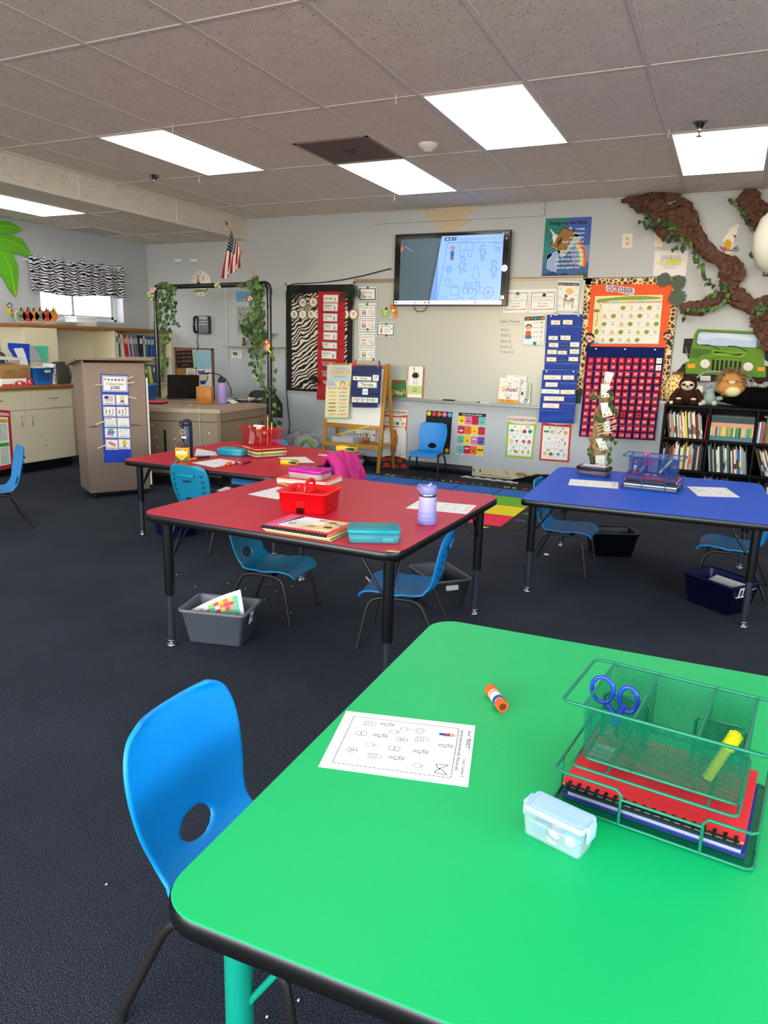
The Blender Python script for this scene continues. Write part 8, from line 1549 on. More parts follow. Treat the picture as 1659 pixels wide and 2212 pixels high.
for k in range(420):
 a_=R.uniform(-.5,math.pi+.5);rr=R.uniform(.065,.085);p=Vector((c.x+rr*1.1*math.cos(a_),6.93+R.uniform(-.03,.05),zl+.02+rr*.9*math.sin(a_)));d=Vector((math.cos(a_)*1.1,R.uniform(-.6,.5),math.sin(a_)+R.uniform(-.3,.3))).normalized();s_=Vector((-math.sin(a_),0,math.cos(a_)))*.0035;L_=R.uniform(.035,.06);mb.add([p-s_,p+s_,p+d*L_*.6+s_*.8,p+d*L_+Vector((0,0,-.004))],[(0,1,2),(0,2,3)],R.choice(mmn))
mb.build('mane',li);mb=MB();mb.ball((c.x+.006,6.872,zl+.008),.022,.012,.015,furmat('f0e6d8'),14,None,8);mb.build('muzzle',li);mb=MB();[mb.ball((c.x+.006+s*.038,6.878,zl+.016),.007,.005,.006,M('0a0a0a',.1),10)for s in(-1,1)];mb.ball((c.x+.006,6.859,zl+.016),.006,.004,.004,M('201410',.4),8);mb.build('face',li)
go=empty('plush_gorilla',(0,0,0),0,'large shaggy black plush ape lying under and right of the lion','plush toy');q0,q1=K(960,1100,6.95),K(1659,1000,6.95);mbk=furmat('070707',90);mb=MB()
mb.ball((q0.x+.30,6.99,PZ+.085),.34,.10,.086,mbk,26,None,14);mb.ball((q0.x+.52,6.98,PZ+.15),.16,.10,.10,mbk,22,None,12);R=random.Random(5)
for k in range(900):
 u=R.uniform(-1,1);p=Vector((q0.x+.30+.33*u,6.90+R.uniform(-.01,.05),PZ+R.uniform(.02,.16)*(1-.4*u*u)+.03));d=Vector((R.uniform(-.5,.5),-.35,R.uniform(-1,.2))).normalized();L_=R.uniform(.03,.06)
 if p.z+d.z*L_<PZ:L_*=.3
 mb.add([p,p+Vector((.004,0,0)),p+d*L_],[(0,1,2)],mbk)
mb.build('plush_body',go);mb=MB();q=K(1545,865,6.88);mb.ball((q.x,6.88,q.z),.032,.02,.018,furmat('4a2014'),14);mb.ball((q.x-.03,6.875,q.z-.022),.012,.01,.014,furmat('c8b090'),10);mb.build('face',go)
# ================================================================== THINGS ON AND UNDER THE TABLES
def lattice(mb,P0,U,V,w,h,pitch,th,m):
 """fine diamond wire mesh filling a w x h panel"""
 U,V=U.normalized(),V.normalized();N=U.cross(V)
 for sg in(1,-1):
  k=-h
  while k<w+h:
   pts=[]
   for v in(0,h):
    u=(k if sg>0 else k)+sg*(v if sg>0 else v);pts.append((u,v))
   (u0,v0),(u1,v1)=pts;t0,t1=0.0,1.0;du=u1-u0
   if abs(du)>1e-9:
    ta,tb_=(0-u0)/du,(w-u0)/du;t0,t1=max(t0,min(ta,tb_)),min(t1,max(ta,tb_))
   if t1>t0+1e-4:
    a_=P0+U*(u0+du*t0)+V*(h*t0);b2=P0+U*(u0+du*t1)+V*(h*t1);s_=(b2-a_).normalized().cross(N)*(th/2)
    mb.add([a_-s_,a_+s_,b2+s_,b2-s_],[(0,1,2,3)],m)
   k+=pitch
def wire(mb,pts,r,m,closed=False):mb.tube([Vector(p)for p in pts],r,m,8,closed)
def rcorn(x0,x1,y0,y1,z,r=.012,n=3):return[(x,y,z)for x,y in rrect(x0,x1,y0,y1,r,n)]
def organizer(x,y,z,deg,color,lab_tray,lab_basket,W=.315,D=.265,fine=.0046,W2=.255):
 m=M(color,.3,.15);fm=m;o=empty('paper_tray',(x,y,z),math.radians(deg),lab_tray,'tray');r=.0028
 mb=MB();w,d=W/2,D/2;H=.066
 wire(mb,rcorn(-w,w,-d,d,.004),r,m,True);wire(mb,rcorn(-w,w,-d,d,.030),r*.7,m,True)if False else None
 gx0,gx1=-w*.28,w*.52
 wire(mb,[(gx0,-d,.004),(gx0,-d,H-.008),(gx0-.008,-d,H),(-w+.008,-d,H),(-w,-d+.008,H),(-w,d-.008,H),(-w+.008,d,H),(w-.008,d,H),(w,d-.008,H),(w,-d+.008,H),(w-.008,-d,H),(gx1+.008,-d,H),(gx1,-d,H-.008),(gx1,-d,.004)],r,m)
 wire(mb,[(gx0,-d,.050),(gx1,-d,.050)],r*.9,m)
 for px,py in((-w,-d*.6),(-w,d*.7),(w,-d*.6),(w,d*.7),(-w*.6,d),(w*.6,d)):wire(mb,[(px,py,.004),(px,py,H)],r*.8,m)
 mb.build('wire_frame',o)
 mb=MB();lattice(mb,Vector((-w,-d,.004)),Vector((1,0,0)),Vector((0,1,0)),W,D,fine*1.3,.0011,m);mb.build('mesh_floor',o)
 b=empty('supply_basket',(x,y,z+H+.0035),math.radians(deg),lab_basket,'basket');w2,zt=W2/2,.118;y0,y1,yt0,yt1=-d+.055,d-.045,-d+.02,d-.035
 mb=MB();wire(mb,rcorn(-w2-.037,w2+.037,yt0,yt1,zt,.014),r*1.1,m,True);[wire(mb,[(s*w2,yt0,zt),(s*w2,yt1,zt)],r*.9,m)for s in(-1,1)];wire(mb,rcorn(-w2,w2,y0,y1,.004,.010),r,m,True);wire(mb,rcorn(-w2-.012,w2+.002,y0-.030,y1+.01,0,.010),r,m,True)
 for s in(-.62,.66):wire(mb,[(s*w2,y0-.03,0),(s*w2,y1+.01,0)],r*.8,m)
 mb.build('basket_rim',b)
 mb=MB();sl=math.hypot(yt0-y0,zt-.004)
 lattice(mb,Vector((-w2,y0,.004)),Vector((1,0,0)),Vector((0,yt0-y0,zt-.004)),W2,sl,fine,.0010,m)
 lattice(mb,Vector((-w2,y1,.004)),Vector((1,0,0)),Vector((0,yt1-y1,zt-.004)),W2,math.hypot(yt1-y1,zt-.004),fine,.0010,m)
 for s in(-1,1):lattice(mb,Vector((s*w2,y0-.01,.004)),Vector((0,1,0)),Vector((0,0,1)),y1-y0+.015,zt-.004,fine,.0010,m)
 lattice(mb,Vector((-w2,y0,.005)),Vector((1,0,0)),Vector((0,1,0)),W2,y1-y0,fine,.0010,m);mb.build('mesh_body',b)
 for dx in(-.17*W2,.18*W2+.012):
  mb=MB();wire(mb,[(dx,yt0,zt),(dx,yt1,zt)],r*.8,m);lattice(mb,Vector((dx,y0-.008,.004)),Vector((0,1,0)),Vector((0,0,1)),y1-y0+.012,zt-.004,fine,.0012,m);mb.build('divider',b)
 for s in(-1,1):
  c=s*(w2*.63);hw=W2*.16;mb=MB();wire(mb,[(c-hw,.01,.006),(c-hw,.01,zt-.030),(c-hw+.007,.01,zt-.022),(c+hw-.007,.01,zt-.022),(c+hw,.01,zt-.030),(c+hw,.01,.006)],r*.9,m);lattice(mb,Vector((c-hw,.01,.006)),Vector((1,0,0)),Vector((0,0,1)),hw*2,zt-.03,fine,.0010,m);mb.build('inner_pocket',b)
 return frame(Vector((x,y,z)),Vector((math.cos(math.radians(deg)),math.sin(math.radians(deg)),0)),Vector((-math.sin(math.radians(deg)),math.cos(math.radians(deg)),0)),Vector((0,0,1)))
def book_flat(T,x0,x1,y0,y1,z0,z1,c,name,label,cat='book',pages='e8e4d8',comb=False,art=None):
 o=empty(name,(0,0,0),0,label,cat)
 mb=MB();mb.rbox(x0+.001,x1-.001,y0+.0015,y1-.0015,z0+.001,z1-.001,P(pages),r=.002,b=.0003,T=T);mb.build('pages',o)
 mb=MB();mb.rbox(x0,x1,y0,y1,z1-.0015,z1,P(c),r=.004,b=.0005,T=T);mb.rbox(x0,x1,y0,y1,z0,z0+.0015,P(c),r=.004,b=.0005,T=T)
 if art:art(Art(mb,T@Vector((x0,y1,z1)),T@Vector((x1,y1,z1)),T@Vector((x1,y0,z1)),T@Vector((x0,y0,z1)),100*(x1-x0)/(y1-y0),100,n=(0,0,1)))
 mb.build('cover',o)
 if comb:
  mb=MB();n=int((x1-x0)/.0155)
  mb.tube([T@Vector((x0+.006,y0-.003,(z0+z1)/2)),T@Vector((x1-.006,y0-.003,(z0+z1)/2))],(z1-z0)*.42+.0015,M('0c0c0e',.25),10)
  for k in range(n):xx=x0+.010+k*.0155;mb.box(xx,xx+.0055,y0-.006,y0+.009,z1-.0005,z1+.0016,M('0c0c0e',.25),T=T);mb.box(xx,xx+.0055,y0-.008,y0-.004,z0+.001,z1+.001,M('0c0c0e',.25),T=T)
  mb.build('comb_binding',o)
 return o
mwire='gap'
GH=.532
T=organizer(-.022,1.265,GH,-6.5,'12795a','green wire paper tray under the mesh basket on the green table','green wire mesh basket holding scissors and a highlighter on the green table',.318,.262,.0043,.250)
def ga(a):
 a.rect(6,30,22,52,P('f2efe8'));a.up();a.text('Dominik Li',12,41,3.2,INK,'c',0,30,rot=0);a.text('1st Grade',15,48,3.2,INK,'c',0,26)
book_flat(T,-.148,.146,-.112,.112,.0065,.0145,'1c2e78','notebook','dark notebook at the bottom of the green tray','book','182a6c')
book_flat(T,-.138,.140,-.117,.108,.0150,.0245,'14308c','blue_binder','blue binder below the colourful book in the green tray','binder','9a9cac')
def gb(a):[a.ell(random.Random(k).uniform(5,120),random.Random(k+50).uniform(5,95),6,5,P(['c8283a','d8d040','3a8a5a','5a3a90'][k%4]),8)for k in range(30)]
book_flat(T,-.142,.136,-.119,.108,.0250,.0350,'1a2a3a','workbook','dark colourful workbook below the red booklet in the green tray','book','1a2622',False,gb)
book_flat(T,-.146,.142,-.122,.110,.0356,.0420,'ea2a34','comb_booklet','red comb-bound booklet with a white name label in the green tray','booklet','f0a020',True,ga)
TB_=T@tr(0,0,.0695)
def scissors(T,c,label,s=1.0):
 o=empty('scissors',(0,0,0),0,label,'scissors');mh=M(c,.3)
 for sg in(-1,1):
  mb=MB();mb.tube([T@Vector((sg*.022*s+.019*s*math.cos(t)*(1 if sg<0 else .8),0,.090*s+.024*s*math.sin(t)+(.006 if sg<0 else-.008)*s))for t in[k*math.pi/8 for k in range(16)]],.0040*s,mh,8,True);mb.tube([T@Vector((sg*.016*s,0,.070*s)),T@Vector((0,0,.046*s)),T@Vector((-sg*.004*s,0,.034*s))],.0055*s,mh,8);mb.build('handle',o)
  mb=MB();mb.add([T@Vector(p)for p in((-sg*.006*s,sg*.001,.040*s),(sg*.005*s,sg*.001,.040*s),(sg*.001*s,sg*.001,-.012*s),(-sg*.002*s,sg*.001,-.012*s))],[(0,1,2,3)],mchrome);mb.build('blade',o)
 return o
scissors(TB_@tr(-.083,-.02,.022)@rotz(.1)@roty(-.12),'1a3fae','blue-handled scissors standing in the green mesh basket')
hl_=empty('highlighter',(0,0,0),0,'yellow highlighter leaning in the right pocket of the green basket','highlighter');p0_,p1_=TB_@Vector((.072,-.035,.012)),TB_@Vector((.105,-.03,.100));d_=(p1_-p0_);mb=MB();mb.tube([p0_,p0_+d_*.72],.0085,M('d8cc10',.35),14);mb.build('barrel',hl_);mb=MB();mb.tube([p0_+d_*.70,p1_],.0115,M('f2e818',.3),16);mb.tube([p1_,p1_+d_.normalized()*.004],.007,M('f2e818',.3),12);mb.build('cap',hl_)
def gluestick(p,q,label,r=.013,col='ef5a14'):
 o=empty('glue_stick',(0,0,0),0,label,'glue stick');d=q-p;mb=MB();mb.tube([p,p+d*.28],r*1.02,M(col,.35),18);mb.build('cap',o);mb=MB();mb.tube([p+d*.28,p+d*.78],r*.96,M('efe9df',.4),18);mb.tube([p+d*.34,p+d*.40],r*.98,M('d86a3a',.5),18);mb.tube([p+d*.62,p+d*.76],r*.98,M('1a3f9e',.4),18);mb.build('label_wrap',o);mb=MB();mb.tube([p+d*.78,q],r*.99,M(col,.35),18);mb.tube([q,q+d*.002],r*.62,M('7a1c0c',.6),14);mb.build('base_knob',o)
 return o
g0,g1=onZ(1059,1489,GH+.0135),onZ(1086,1527,GH+.0135);gluestick(g0,g1,'orange and white glue stick lying on the green table',.0133)
LN=P('6a6a6c')
def doodles(a,pts,s,t,seed,m=None):
 R=random.Random(seed);m=m or LN
 for i,(x,y)in enumerate(pts):
  k=(i+seed)%6
  if k in(0,3):a.kidline(x,y+s*.5,s*1.1,t,m,i%3,math.pi/2)
  elif k==1:a.arc(x,y,s*.42,s*.34,t,m);a.arc(x,y,s*.16,s*.12,t,m);[a.line([(x,y),(x+s*.4*math.cos(q),y+s*.32*math.sin(q))],t,m)for q in range(0,6,2)]
  elif k==2:a.line([(x-s*.45,y-s*.3),(x+s*.1,y-s*.3),(x+s*.45,y-s*.15),(x+s*.45,y+s*.2),(x-s*.45,y+s*.3)],t,m,True);[a.line([(x-s*.3+q*s*.2,y-s*.28),(x-s*.3+q*s*.2,y+s*.26)],t,m)for q in range(3)]
  elif k==4:a.arc(x-s*.1,y,s*.32,s*.24,t,m);a.line([(x+s*.15,y-s*.16),(x+s*.45,y-s*.03),(x+s*.15,y+s*.18)],t,m)
  else:a.arc(x-s*.2,y,s*.22,s*.3,t,m);a.arc(x+s*.2,y,s*.22,s*.3,t,m);a.line([(x-s*.4,y+s*.3),(x+s*.4,y+s*.3)],t,m)
a=sheet('verbs_worksheet',[(748,1536),(1027,1568),(1011,1701),(687,1657)],279,216,M('f0f0f0',.7),'verbs worksheet with a name written on it, lying on the green table','worksheet',None,'Z',GH,.0004,.0003)
bl=P('1e1e22');a.dash(22,20,246,20,1.3,bl,26);a.dash(22,196,246,196,1.3,bl,26);a.dash(22,20,22,196,1.3,bl,22);a.dash(246,20,246,196,1.3,bl,22)
P5=[(62,42),(98,38),(118,62),(150,44),(225,50),(52,82),(92,84),(138,88),(176,78),(226,92),(80,120),(128,122),(180,124),(218,134),(48,146),(96,158),(138,156),(182,170),(224,176)]
doodles(a,[q for i,q in enumerate(P5)if i not in(3,4,13,18)],27,.8,2);bx,by=225,50
a.ell(bx+10,by,7,6,P('f0c8a0'),12);a.poly([(bx-4,by-5),(bx+5,by-5),(bx+5,by+5),(bx-4,by+5)],P('d83a50'));a.poly([(bx-16,by-4),(bx-4,by-4),(bx-4,by+4),(bx-16,by+4)],P('3a5ac0'));a.kidline(bx-2,by+14,30,.7,LN,1,math.pi/2)
for q in range(14):a.line([(168+5*math.cos(q*.45),46+5*math.sin(q*.45)),(168+12*math.cos(q*.45),46+12*math.sin(q*.45))],.8,LN)
a.line([(155,46),(142,46)],.9,LN);a.line([(142,40),(128,41),(128,51),(142,52)],.9,LN,True)
for s_ in(-1,1):a.line([(224,172),(224+s_*3,172),(224+14,172+s_*16),(224-10,172+s_*14),(224-6,172+s_*4)],1.2,bl,True)
for t_,x_,y_,h_,b_w in(('Name',266,24,6,0),('EmiLY',265,56,9,0),('Unit 1: Lesson 3',263,130,6,0),('Color the pictures that show verbs. Write the verbs.',251,22,6.4,0)):a.text(t_,x_,y_,h_,P('4a4a4c'),'l',0,150 if t_[0]=='C' else None,rot=math.pi/2)
a.line([(272,44),(272,96)],.8,LN);a.done()
bx_=empty('pencil_box',(0,0,0),0,'small clear box with a pale blue lid holding trinkets on the green table','box');c0=Vector((-.165,1.058,GH));T=tr(c0)@rotz(-.27)
mclr=M('d8ecf4',.08,alpha=.22,spec=.6);mb=MB();mb.loops([[(x,y,z)for x,y in rrect(-.052+i,.052-i,-.026+i,.026-i,.006,3)]for z,i in((.0005,.004),(.002,.003),(.044,.0),(.044,.0015),(.003,.0045))],mclr,True,True,True,True,T);mb.build('clear_body',bx_)
mb=MB();ml=M('a9cbe6',.35);mb.rbox(-.0535,.0535,-.0275,.0275,.044,.0545,ml,r=.008,b=.002,T=T);mb.rbox(-.043,.043,-.020,.020,.0545,.0555,ml,r=.005,b=.0005,T=T);mb.build('lid',bx_)
for s in(-1,1):mb=MB();mb.rbox(-.0025,.0025,-.013,.013,.028,.053,ml,r=.001,b=.0005,T=T@tr(s*.0558,0,0));mb.rbox(-.003,.003,-.012,.012,.051,.0545,ml,r=.001,b=.0005,T=T@tr(s*.0535,0,0));mb.build('latch',bx_)
tape=empty('tape_roll',(0,0,0),0,'bright blue round sharpener inside the small clear box','sharpener');q=T@Vector((.028,-.006,.018));F2=frame(q,(T.to_3x3()@Vector((1,0,0))),Vector((0,0,1)),(T.to_3x3()@Vector((0,-1,0))));mb=MB();mb.lathe([(0,-.012),(.0125,-.012),(.0145,-.008),(.0145,.004),(.011,.007),(0,.007)],M('1496d8',.3),22,F2);mb.build('sharpener_shell',tape);mb=MB();mb.lathe([(0,.0072),(.009,.0072)],M('b8ccc0',.4),18,F2);mb.build('sharpener_face',tape)
mb=MB();mb.rbox(-.040,-.014,-.014,.010,.005,.026,M('3a7a90',.2,alpha=.8),r=.005,b=.002,T=T);tag(mb.build('blue_trinket'),'dark teal trinket at the left inside the small clear box','trinket')
mb=MB();mb.rbox(-.010,.014,-.006,.018,.004,.030,M('8a7a80',.4),r=.006,b=.003,T=T@rotz(.3));tag(mb.build('mauve_trinket'),'greyish pink eraser at the back inside the small clear box','eraser')
mb=MB();mb.ball((-.004,-.020,.022),.010,.0025,.005,M('f0f0f0',.4),12,T@roty(.3));mb.add([T@Vector(p)for p in((-.010,-.021,.014),(.010,-.021,.010),(.006,-.020,.004),(-.006,-.020,.005))],[(0,1,2,3)],P('b89a88'));tag(mb.build('cloud_eraser'),'tiny white cloud-like eraser in front inside the small clear box','eraser')
RH=.596
def wsh(cs,h,seed,label,n=(4,3),col=False):
 a=sheet('worksheet',cs,280,216,M('efefef',.7),label,'worksheet',None,'Z',h,.0006,.0004);a.frame(16,14,250,200,1,LN);R=random.Random(seed)
 pts=[(45+i*210/n[0],45+j*165/n[1])for i in range(n[0])for j in range(n[1])];doodles(a,pts,30,.9,seed)
 if col:a.up();[a.ell(R.uniform(40,230),R.uniform(40,180),9,7,P(R.choice(['e8a070','5a9ad8','d86a50','e8c060'])),8)for _ in range(4)]
 [a.scrib(258,268,30+18*k,4,LN,k)for k in range(8)];a.done()
wsh([(905,1081),(1030,1092),(1008,1111),(876,1098)],RH,1,'worksheet under the far side of the lavender bottle on the front red table')
wsh([(600,1052),(640,1058),(600,1079),(535,1068)],RH,2,'worksheet behind the red caddy on the front red table')
cdy=empty('supply_caddy',(-1.615,2.700,RH+.0005),math.radians(9),'bright red plastic caddy with handle on the front red table','caddy');mrd=M('e01018',.25)
def cring(z,i):k=1-z/.092;return[(x,y,z)for x,y in rrect(-.112+.009*k+i,.112-.009*k-i,-.102+.010*k+i,.102-.010*k-i,.022,5)]
mb=MB();mb.loops([cring(0,.004),cring(.004,0),cring(.086,0),cring(.086,-.007),cring(.092,-.007),cring(.093,-.004),cring(.090,.003),cring(.006,.006)],mrd,True,True,True);mb.build('caddy_body',cdy)
mb=MB();mb.rbox(-.026,.016,-.1005,-.090,.000,.056,M('b00c14',.7,spec=.1),r=.006,b=.002);mb.rbox(-.022,.012,-.1015,-.0995,.0005,.024,M('3a060a',.9,spec=.05),r=.003,b=.001);mb.build('front_recess',cdy)
mb=MB();mb.rbox(-.004,.004,-.092,.092,.004,.080,mrd,r=.002);mb.rbox(-.10,-.004,-.002,.002,.004,.074,mrd,r=.001);mb.rbox(.004,.10,.03,.034,.004,.070,mrd,r=.001);mb.build('divider',cdy)
mb=MB();pts=[(-.0,-.052,.070),(0,-.052,.108)]+[(0,-.052*math.cos(t),.108+.022*math.sin(t))for t in[k*math.pi/8 for k in range(1,8)]]+[(0,.052,.108),(0,.052,.070)];mb.tube(pts,.0105,mrd,12,flat=.6);mb.build('handle',cdy)
q=[onZ(*c,RH+.02)for c in((563,1137),(712,1160),(766,1128),(628,1106))];ex=(q[1]-q[0]).normalized();Tn=frame(Vector((q[0].x,q[0].y,RH+.0005)),ex,Vector((-ex.y,ex.x,0)),Vector((0,0,1)));WN,DN=(q[1]-q[0]).length,.225
def na(a):a.poly([(0,0),(20,0),(6,100),(0,100)],P('e04a5a'));a.poly([(20,0),(36,0),(20,100),(8,100)],P('c86ac0'));a.rect(24,4,128,84,P('efe9e2'));a.up();a.poly([(84,4),(128,4),(128,70),(60,84),(70,60),(96,44)],P('ecc978'));a.up();a.text('Book of the Week',54,44,4,INK,'c',0,40);[a.scrib(34,78,52+k*7,1.6,GREY,k)for k in range(4)];[a.ell(x,y,9,7,P(c),10)for x,y,c in((80,16,'c09a90'),(104,22,'5a6a8a'),(122,30,'8a9ac0'),(82,60,'a89078'),(112,54,'3a3a3a'),(40,58,'c8a8a0'))]
book_flat(Tn,.012,WN+.004,.006,DN,0,.007,'3f7a70','composition_book','teal and yellow patterned book at the bottom of the stack beside the teal box','book','d8c060')
book_flat(Tn,.006,WN-.004,.003,DN-.004,.0075,.0155,'d8a840','thin_book','thin yellow-edged book in the middle of the stack beside the teal box','book','e8e0c8')
book_flat(Tn,0,WN-.006,0,DN-.008,.016,.025,'e04a4a','comb_booklet','comb-bound booklet with a printed page on the front red table','booklet','e8a050',True,na)
def clearbox(T,w,d,h,lid,body,label,items,lidh=.014,name='pencil_case',al=.5):
 o=empty(name,(0,0,0),0,label,'pencil box');mb=MB();mb.loops([[(x,y,z)for x,y in rrect(-w/2+i,w/2-i,-d/2+i,d/2-i,.014,4)]for z,i in((.0005,.008),(.003,.005),(h,0),(h,.002),(.004,.007))],M(body,.12,alpha=al),True,True,True,True,T);mb.build('case_body',o)
 mb=MB();mb.rbox(-w/2-.002,w/2+.002,-d/2-.002,d/2+.002,h,h+lidh,M(lid,.15,alpha=min(1,al+.35)),r=.016,b=.005,T=T);mb.rbox(-w/2+.02,w/2-.02,-d/2+.02,d/2-.02,h+lidh,h+lidh+.0015,M(lid,.15,alpha=min(1,al+.35)),r=.01,b=.001,T=T);mb.build('case_lid',o)
 for k,(p,q2,r,c,nm,lb)in enumerate(items):mb=MB();P0,P1=T@Vector(p),T@Vector(q2);dd=P1-P0;mb.tube([P0,P0+dd*.75],r,M(c,.4),10);mb.tube([P0+dd*.75,P1],r*1.08,M(c if nm!='marker' else 'b8d8e8',.4),10);tag(mb.build(nm),lb,nm)
 return o
qt=[onZ(*c,RH)for c in((752,1174),(864,1176))];ext=(qt[1]-qt[0]).normalized();Tt=frame((qt[0]+qt[1])/2+Vector((-ext.y,ext.x,0))*.062,ext,Vector((-ext.y,ext.x,0)),Vector((0,0,1)))
clearbox(Tt,.195,.125,.034,'1f9fae','4ab0b8','translucent teal pencil box with markers at the front edge of the red table',[((-.08,-.045,.012),(.07,-.045,.012),.0065,'3a3aa0','marker','violet marker lying at the front inside the teal pencil box'),((-.085,-.03,.025),(.055,-.02,.027),.005,'7ae040','pen','lime green pen near the top inside the teal pencil box'),((-.07,.0,.012),(.06,.01,.012),.006,'6a8a7a','crayon','dull green crayon in the middle of the teal pencil box')],.018,'pencil_case',.45)
lb=empty('lavender_bottle',onZ(922,1131,RH)+Vector((0,0,.0005)),math.radians(-25),'lavender water bottle with dotted sleeve and straw lid on the front red table','water bottle')
ml1,ml2=M('a9a3cf',.45),M('8583c8',.4);mb=MB();mb.lathe([(.034,.010),(.0365,.012),(.0365,.108),(.034,.116)],ml1,32);mb.build('bottle_body',lb)
mb=MB();mb.lathe([(0,0),(.036,0),(.0385,.004),(.0385,.050),(.0368,.052)],ml2,32);mb.build('silicone_sleeve',lb);mb=MB()
for j in range(2):
 for k in range(16):a_=k*math.pi/8+j*0;mb.lathe([(0,0),(.0042,0),(.0042,.0006),(0,.0006)],ml1,10,frame((.0386*math.cos(a_),.0386*math.sin(a_),.021+.017*j),(-math.sin(a_),math.cos(a_),0),(0,0,1),(math.cos(a_),math.sin(a_),0)))
mb.build('sleeve_dots',lb);mb=MB();mb.lathe([(.034,.116),(.035,.117),(.035,.127),(.034,.128)],mchrome,30);mb.build('steel_ring',lb)
mb=MB();mb.lathe([(.035,.128),(.0365,.130),(.0355,.156),(.033,.160),(0,.160)],ml2,30);mb.tube([(-.030,0,.154),(-.052,0,.155),(-.060,0,.147),(-.060,0,.138),(-.052,0,.131),(-.034,0,.131)],.005,ml2,10);mb.tube([(.0,0,.160),(.012,0,.164),(.016,0,.171)],.005,M('b9b8e0',.3),10);mb.build('straw_lid',lb)
qs=[onZ(*c,RH)for c in((597,1041),(700,1052))];exs=(qs[1]-qs[0]).normalized();Ts=frame(qs[0]+Vector((0,0,.0005)),exs,Vector((-exs.y,exs.x,0)),Vector((0,0,1)))
for k,(c,nm,lab,comb)in enumerate((('e8e6e0','white_book','white book at the bottom of the pile under the magenta pencil box',False),('d8d6d2','grey_book','pale grey book in the middle of the pile under the magenta pencil box',False),('ee4450','comb_booklet','red comb-bound booklet under the magenta pencil box',False))):book_flat(Ts@rotz(.03*k),0,.285,0,.215,.0075*k,.0075*k+.007,c,nm,lab,'book','f0e0c0',comb)
clearbox(Ts@tr(.155,.085,.0228)@rotz(-.05),.205,.125,.032,'c8109a','c8b8b0','magenta-lidded clear pencil box on the book pile of the front red table',[((-.085,-.05,.024),(-.02,-.05,.024),.007,'f0b810','crayon','thick yellow crayon at the left front of the magenta-lidded box'),((-.0,-.05,.024),(.05,-.05,.024),.007,'f0c020','crayon','second yellow crayon at the centre of the magenta-lidded box'),((.05,-.05,.022),(.09,-.05,.022),.007,'1a1c30','crayon','dark crayon at the right of the magenta-lidded box'),((-.07,-.03,.01),(.06,-.04,.01),.006,'8a6a60','pencil','brown pencil on the floor of the magenta-lidded box')],.020,'pencil_case',.55)
mb=MB();p,q2=onZ(604,1044,RH+.004),onZ(632,1051,RH+.004);mb.tube([p,q2],.0038,M('e8a818',.5),8);mb.tube([p+(p-q2)*.12,p],.0035,M('f0e0d0',.6),8);tag(mb.build('yellow_pencil'),'yellow pencil under the book pile beside the red caddy','pencil')
CH=.535
Tc=organizer(-2.955,4.275,CH,-31+3,'b81420','red wire paper tray stacked with folders on the rear red table','red wire basket full of pencils and supplies on the rear red table',.32,.265,.0062,.26)
for k,(c,nm,lab)in enumerate((('3a4438','workbook','dark workbook at the bottom of the red tray'),('5a8a3a','green_workbook','green workbook second from the bottom in the red tray'),('e0c838','yellow_workbook','yellow workbook in the middle of the red tray'),('d84a3a','red_folder','red folder second from the top in the red tray'),('e82838','red_folder','topmost bright red folder bulging in the red tray'))):book_flat(Tc@rotz(.02*(k%3-1)),-.146,.146,-.118,.118,.006+.0118*k,.006+.0118*k+.011,c,nm,lab,'folder' if 'folder' in nm else 'book',['c8c4b8','8aa060','e8dc80','2a1a1a','e8b080'][k])
Tb=Tc@tr(0,0,.0695)
for k,(a_,b2,r,c,nm,lab)in enumerate((((.085,.0,.01),(.075,.01,.205),.0042,'f09a18','pencil','tall orange pencil standing in the red wire basket'),((.10,.02,.01),(.115,.02,.17),.004,'e0c090','pencil','tan pencil leaning right of the tall orange one'),((.04,-.03,.01),(.02,-.02,.128),.010,'e8b020','marker','yellow marker standing in the middle of the red basket'),((.0,-.03,.06),(.0,-.03,.124),.012,'dad8e0','marker','white-capped marker in the red basket beside the yellow one'),((-.06,-.05,.01),(-.10,-.04,.12),.005,'e8e4e4','pen','white pen slanting at the left of the red basket'),((-.09,-.052,.13),(.03,-.055,.02),.0035,'d8903a','pencil','thin orange pencil lying across the front of the red basket'),((.10,-.03,.09),(.10,-.03,.115),.012,'f0b0a0','eraser','pink eraser at the right of the red basket'))):
 mb=MB();p,q2=Tb@Vector(a_),Tb@Vector(b2);mb.tube([p,q2],r,M(c,.45),10);
 if k==0:mb.tube([q2,q2+Vector((0,0,.012))],r,M('d87a80',.6),8)
 tag(mb.build(nm),lab,nm)
mb=MB();[mb.rbox(-.045,.045,-.014,.014,.0,.008,M('e6e8ec',.5),r=.006,b=.003,T=Tb@tr(-.06+.02*k,.0,.120+.008*k)@rotz(.1+.3*k))for k in range(2)];tag(mb.build('white_eraser'),'white and blue eraser resting on the rim of the red basket','eraser')
mb=MB();mb.grid(lambda u,v:tuple(Tb@Vector((-.03+.075*u-.02*v,-.080-.004*math.sin(u*5),.012+.09*(1-v)*(.35+.65*math.sin(math.pi*(u*.6+.2)))))),10,8,P('d8a0a0'));tag(mb.build('paper_fan'),'pink and brown folded paper fan hung on the front of the red basket','paper')
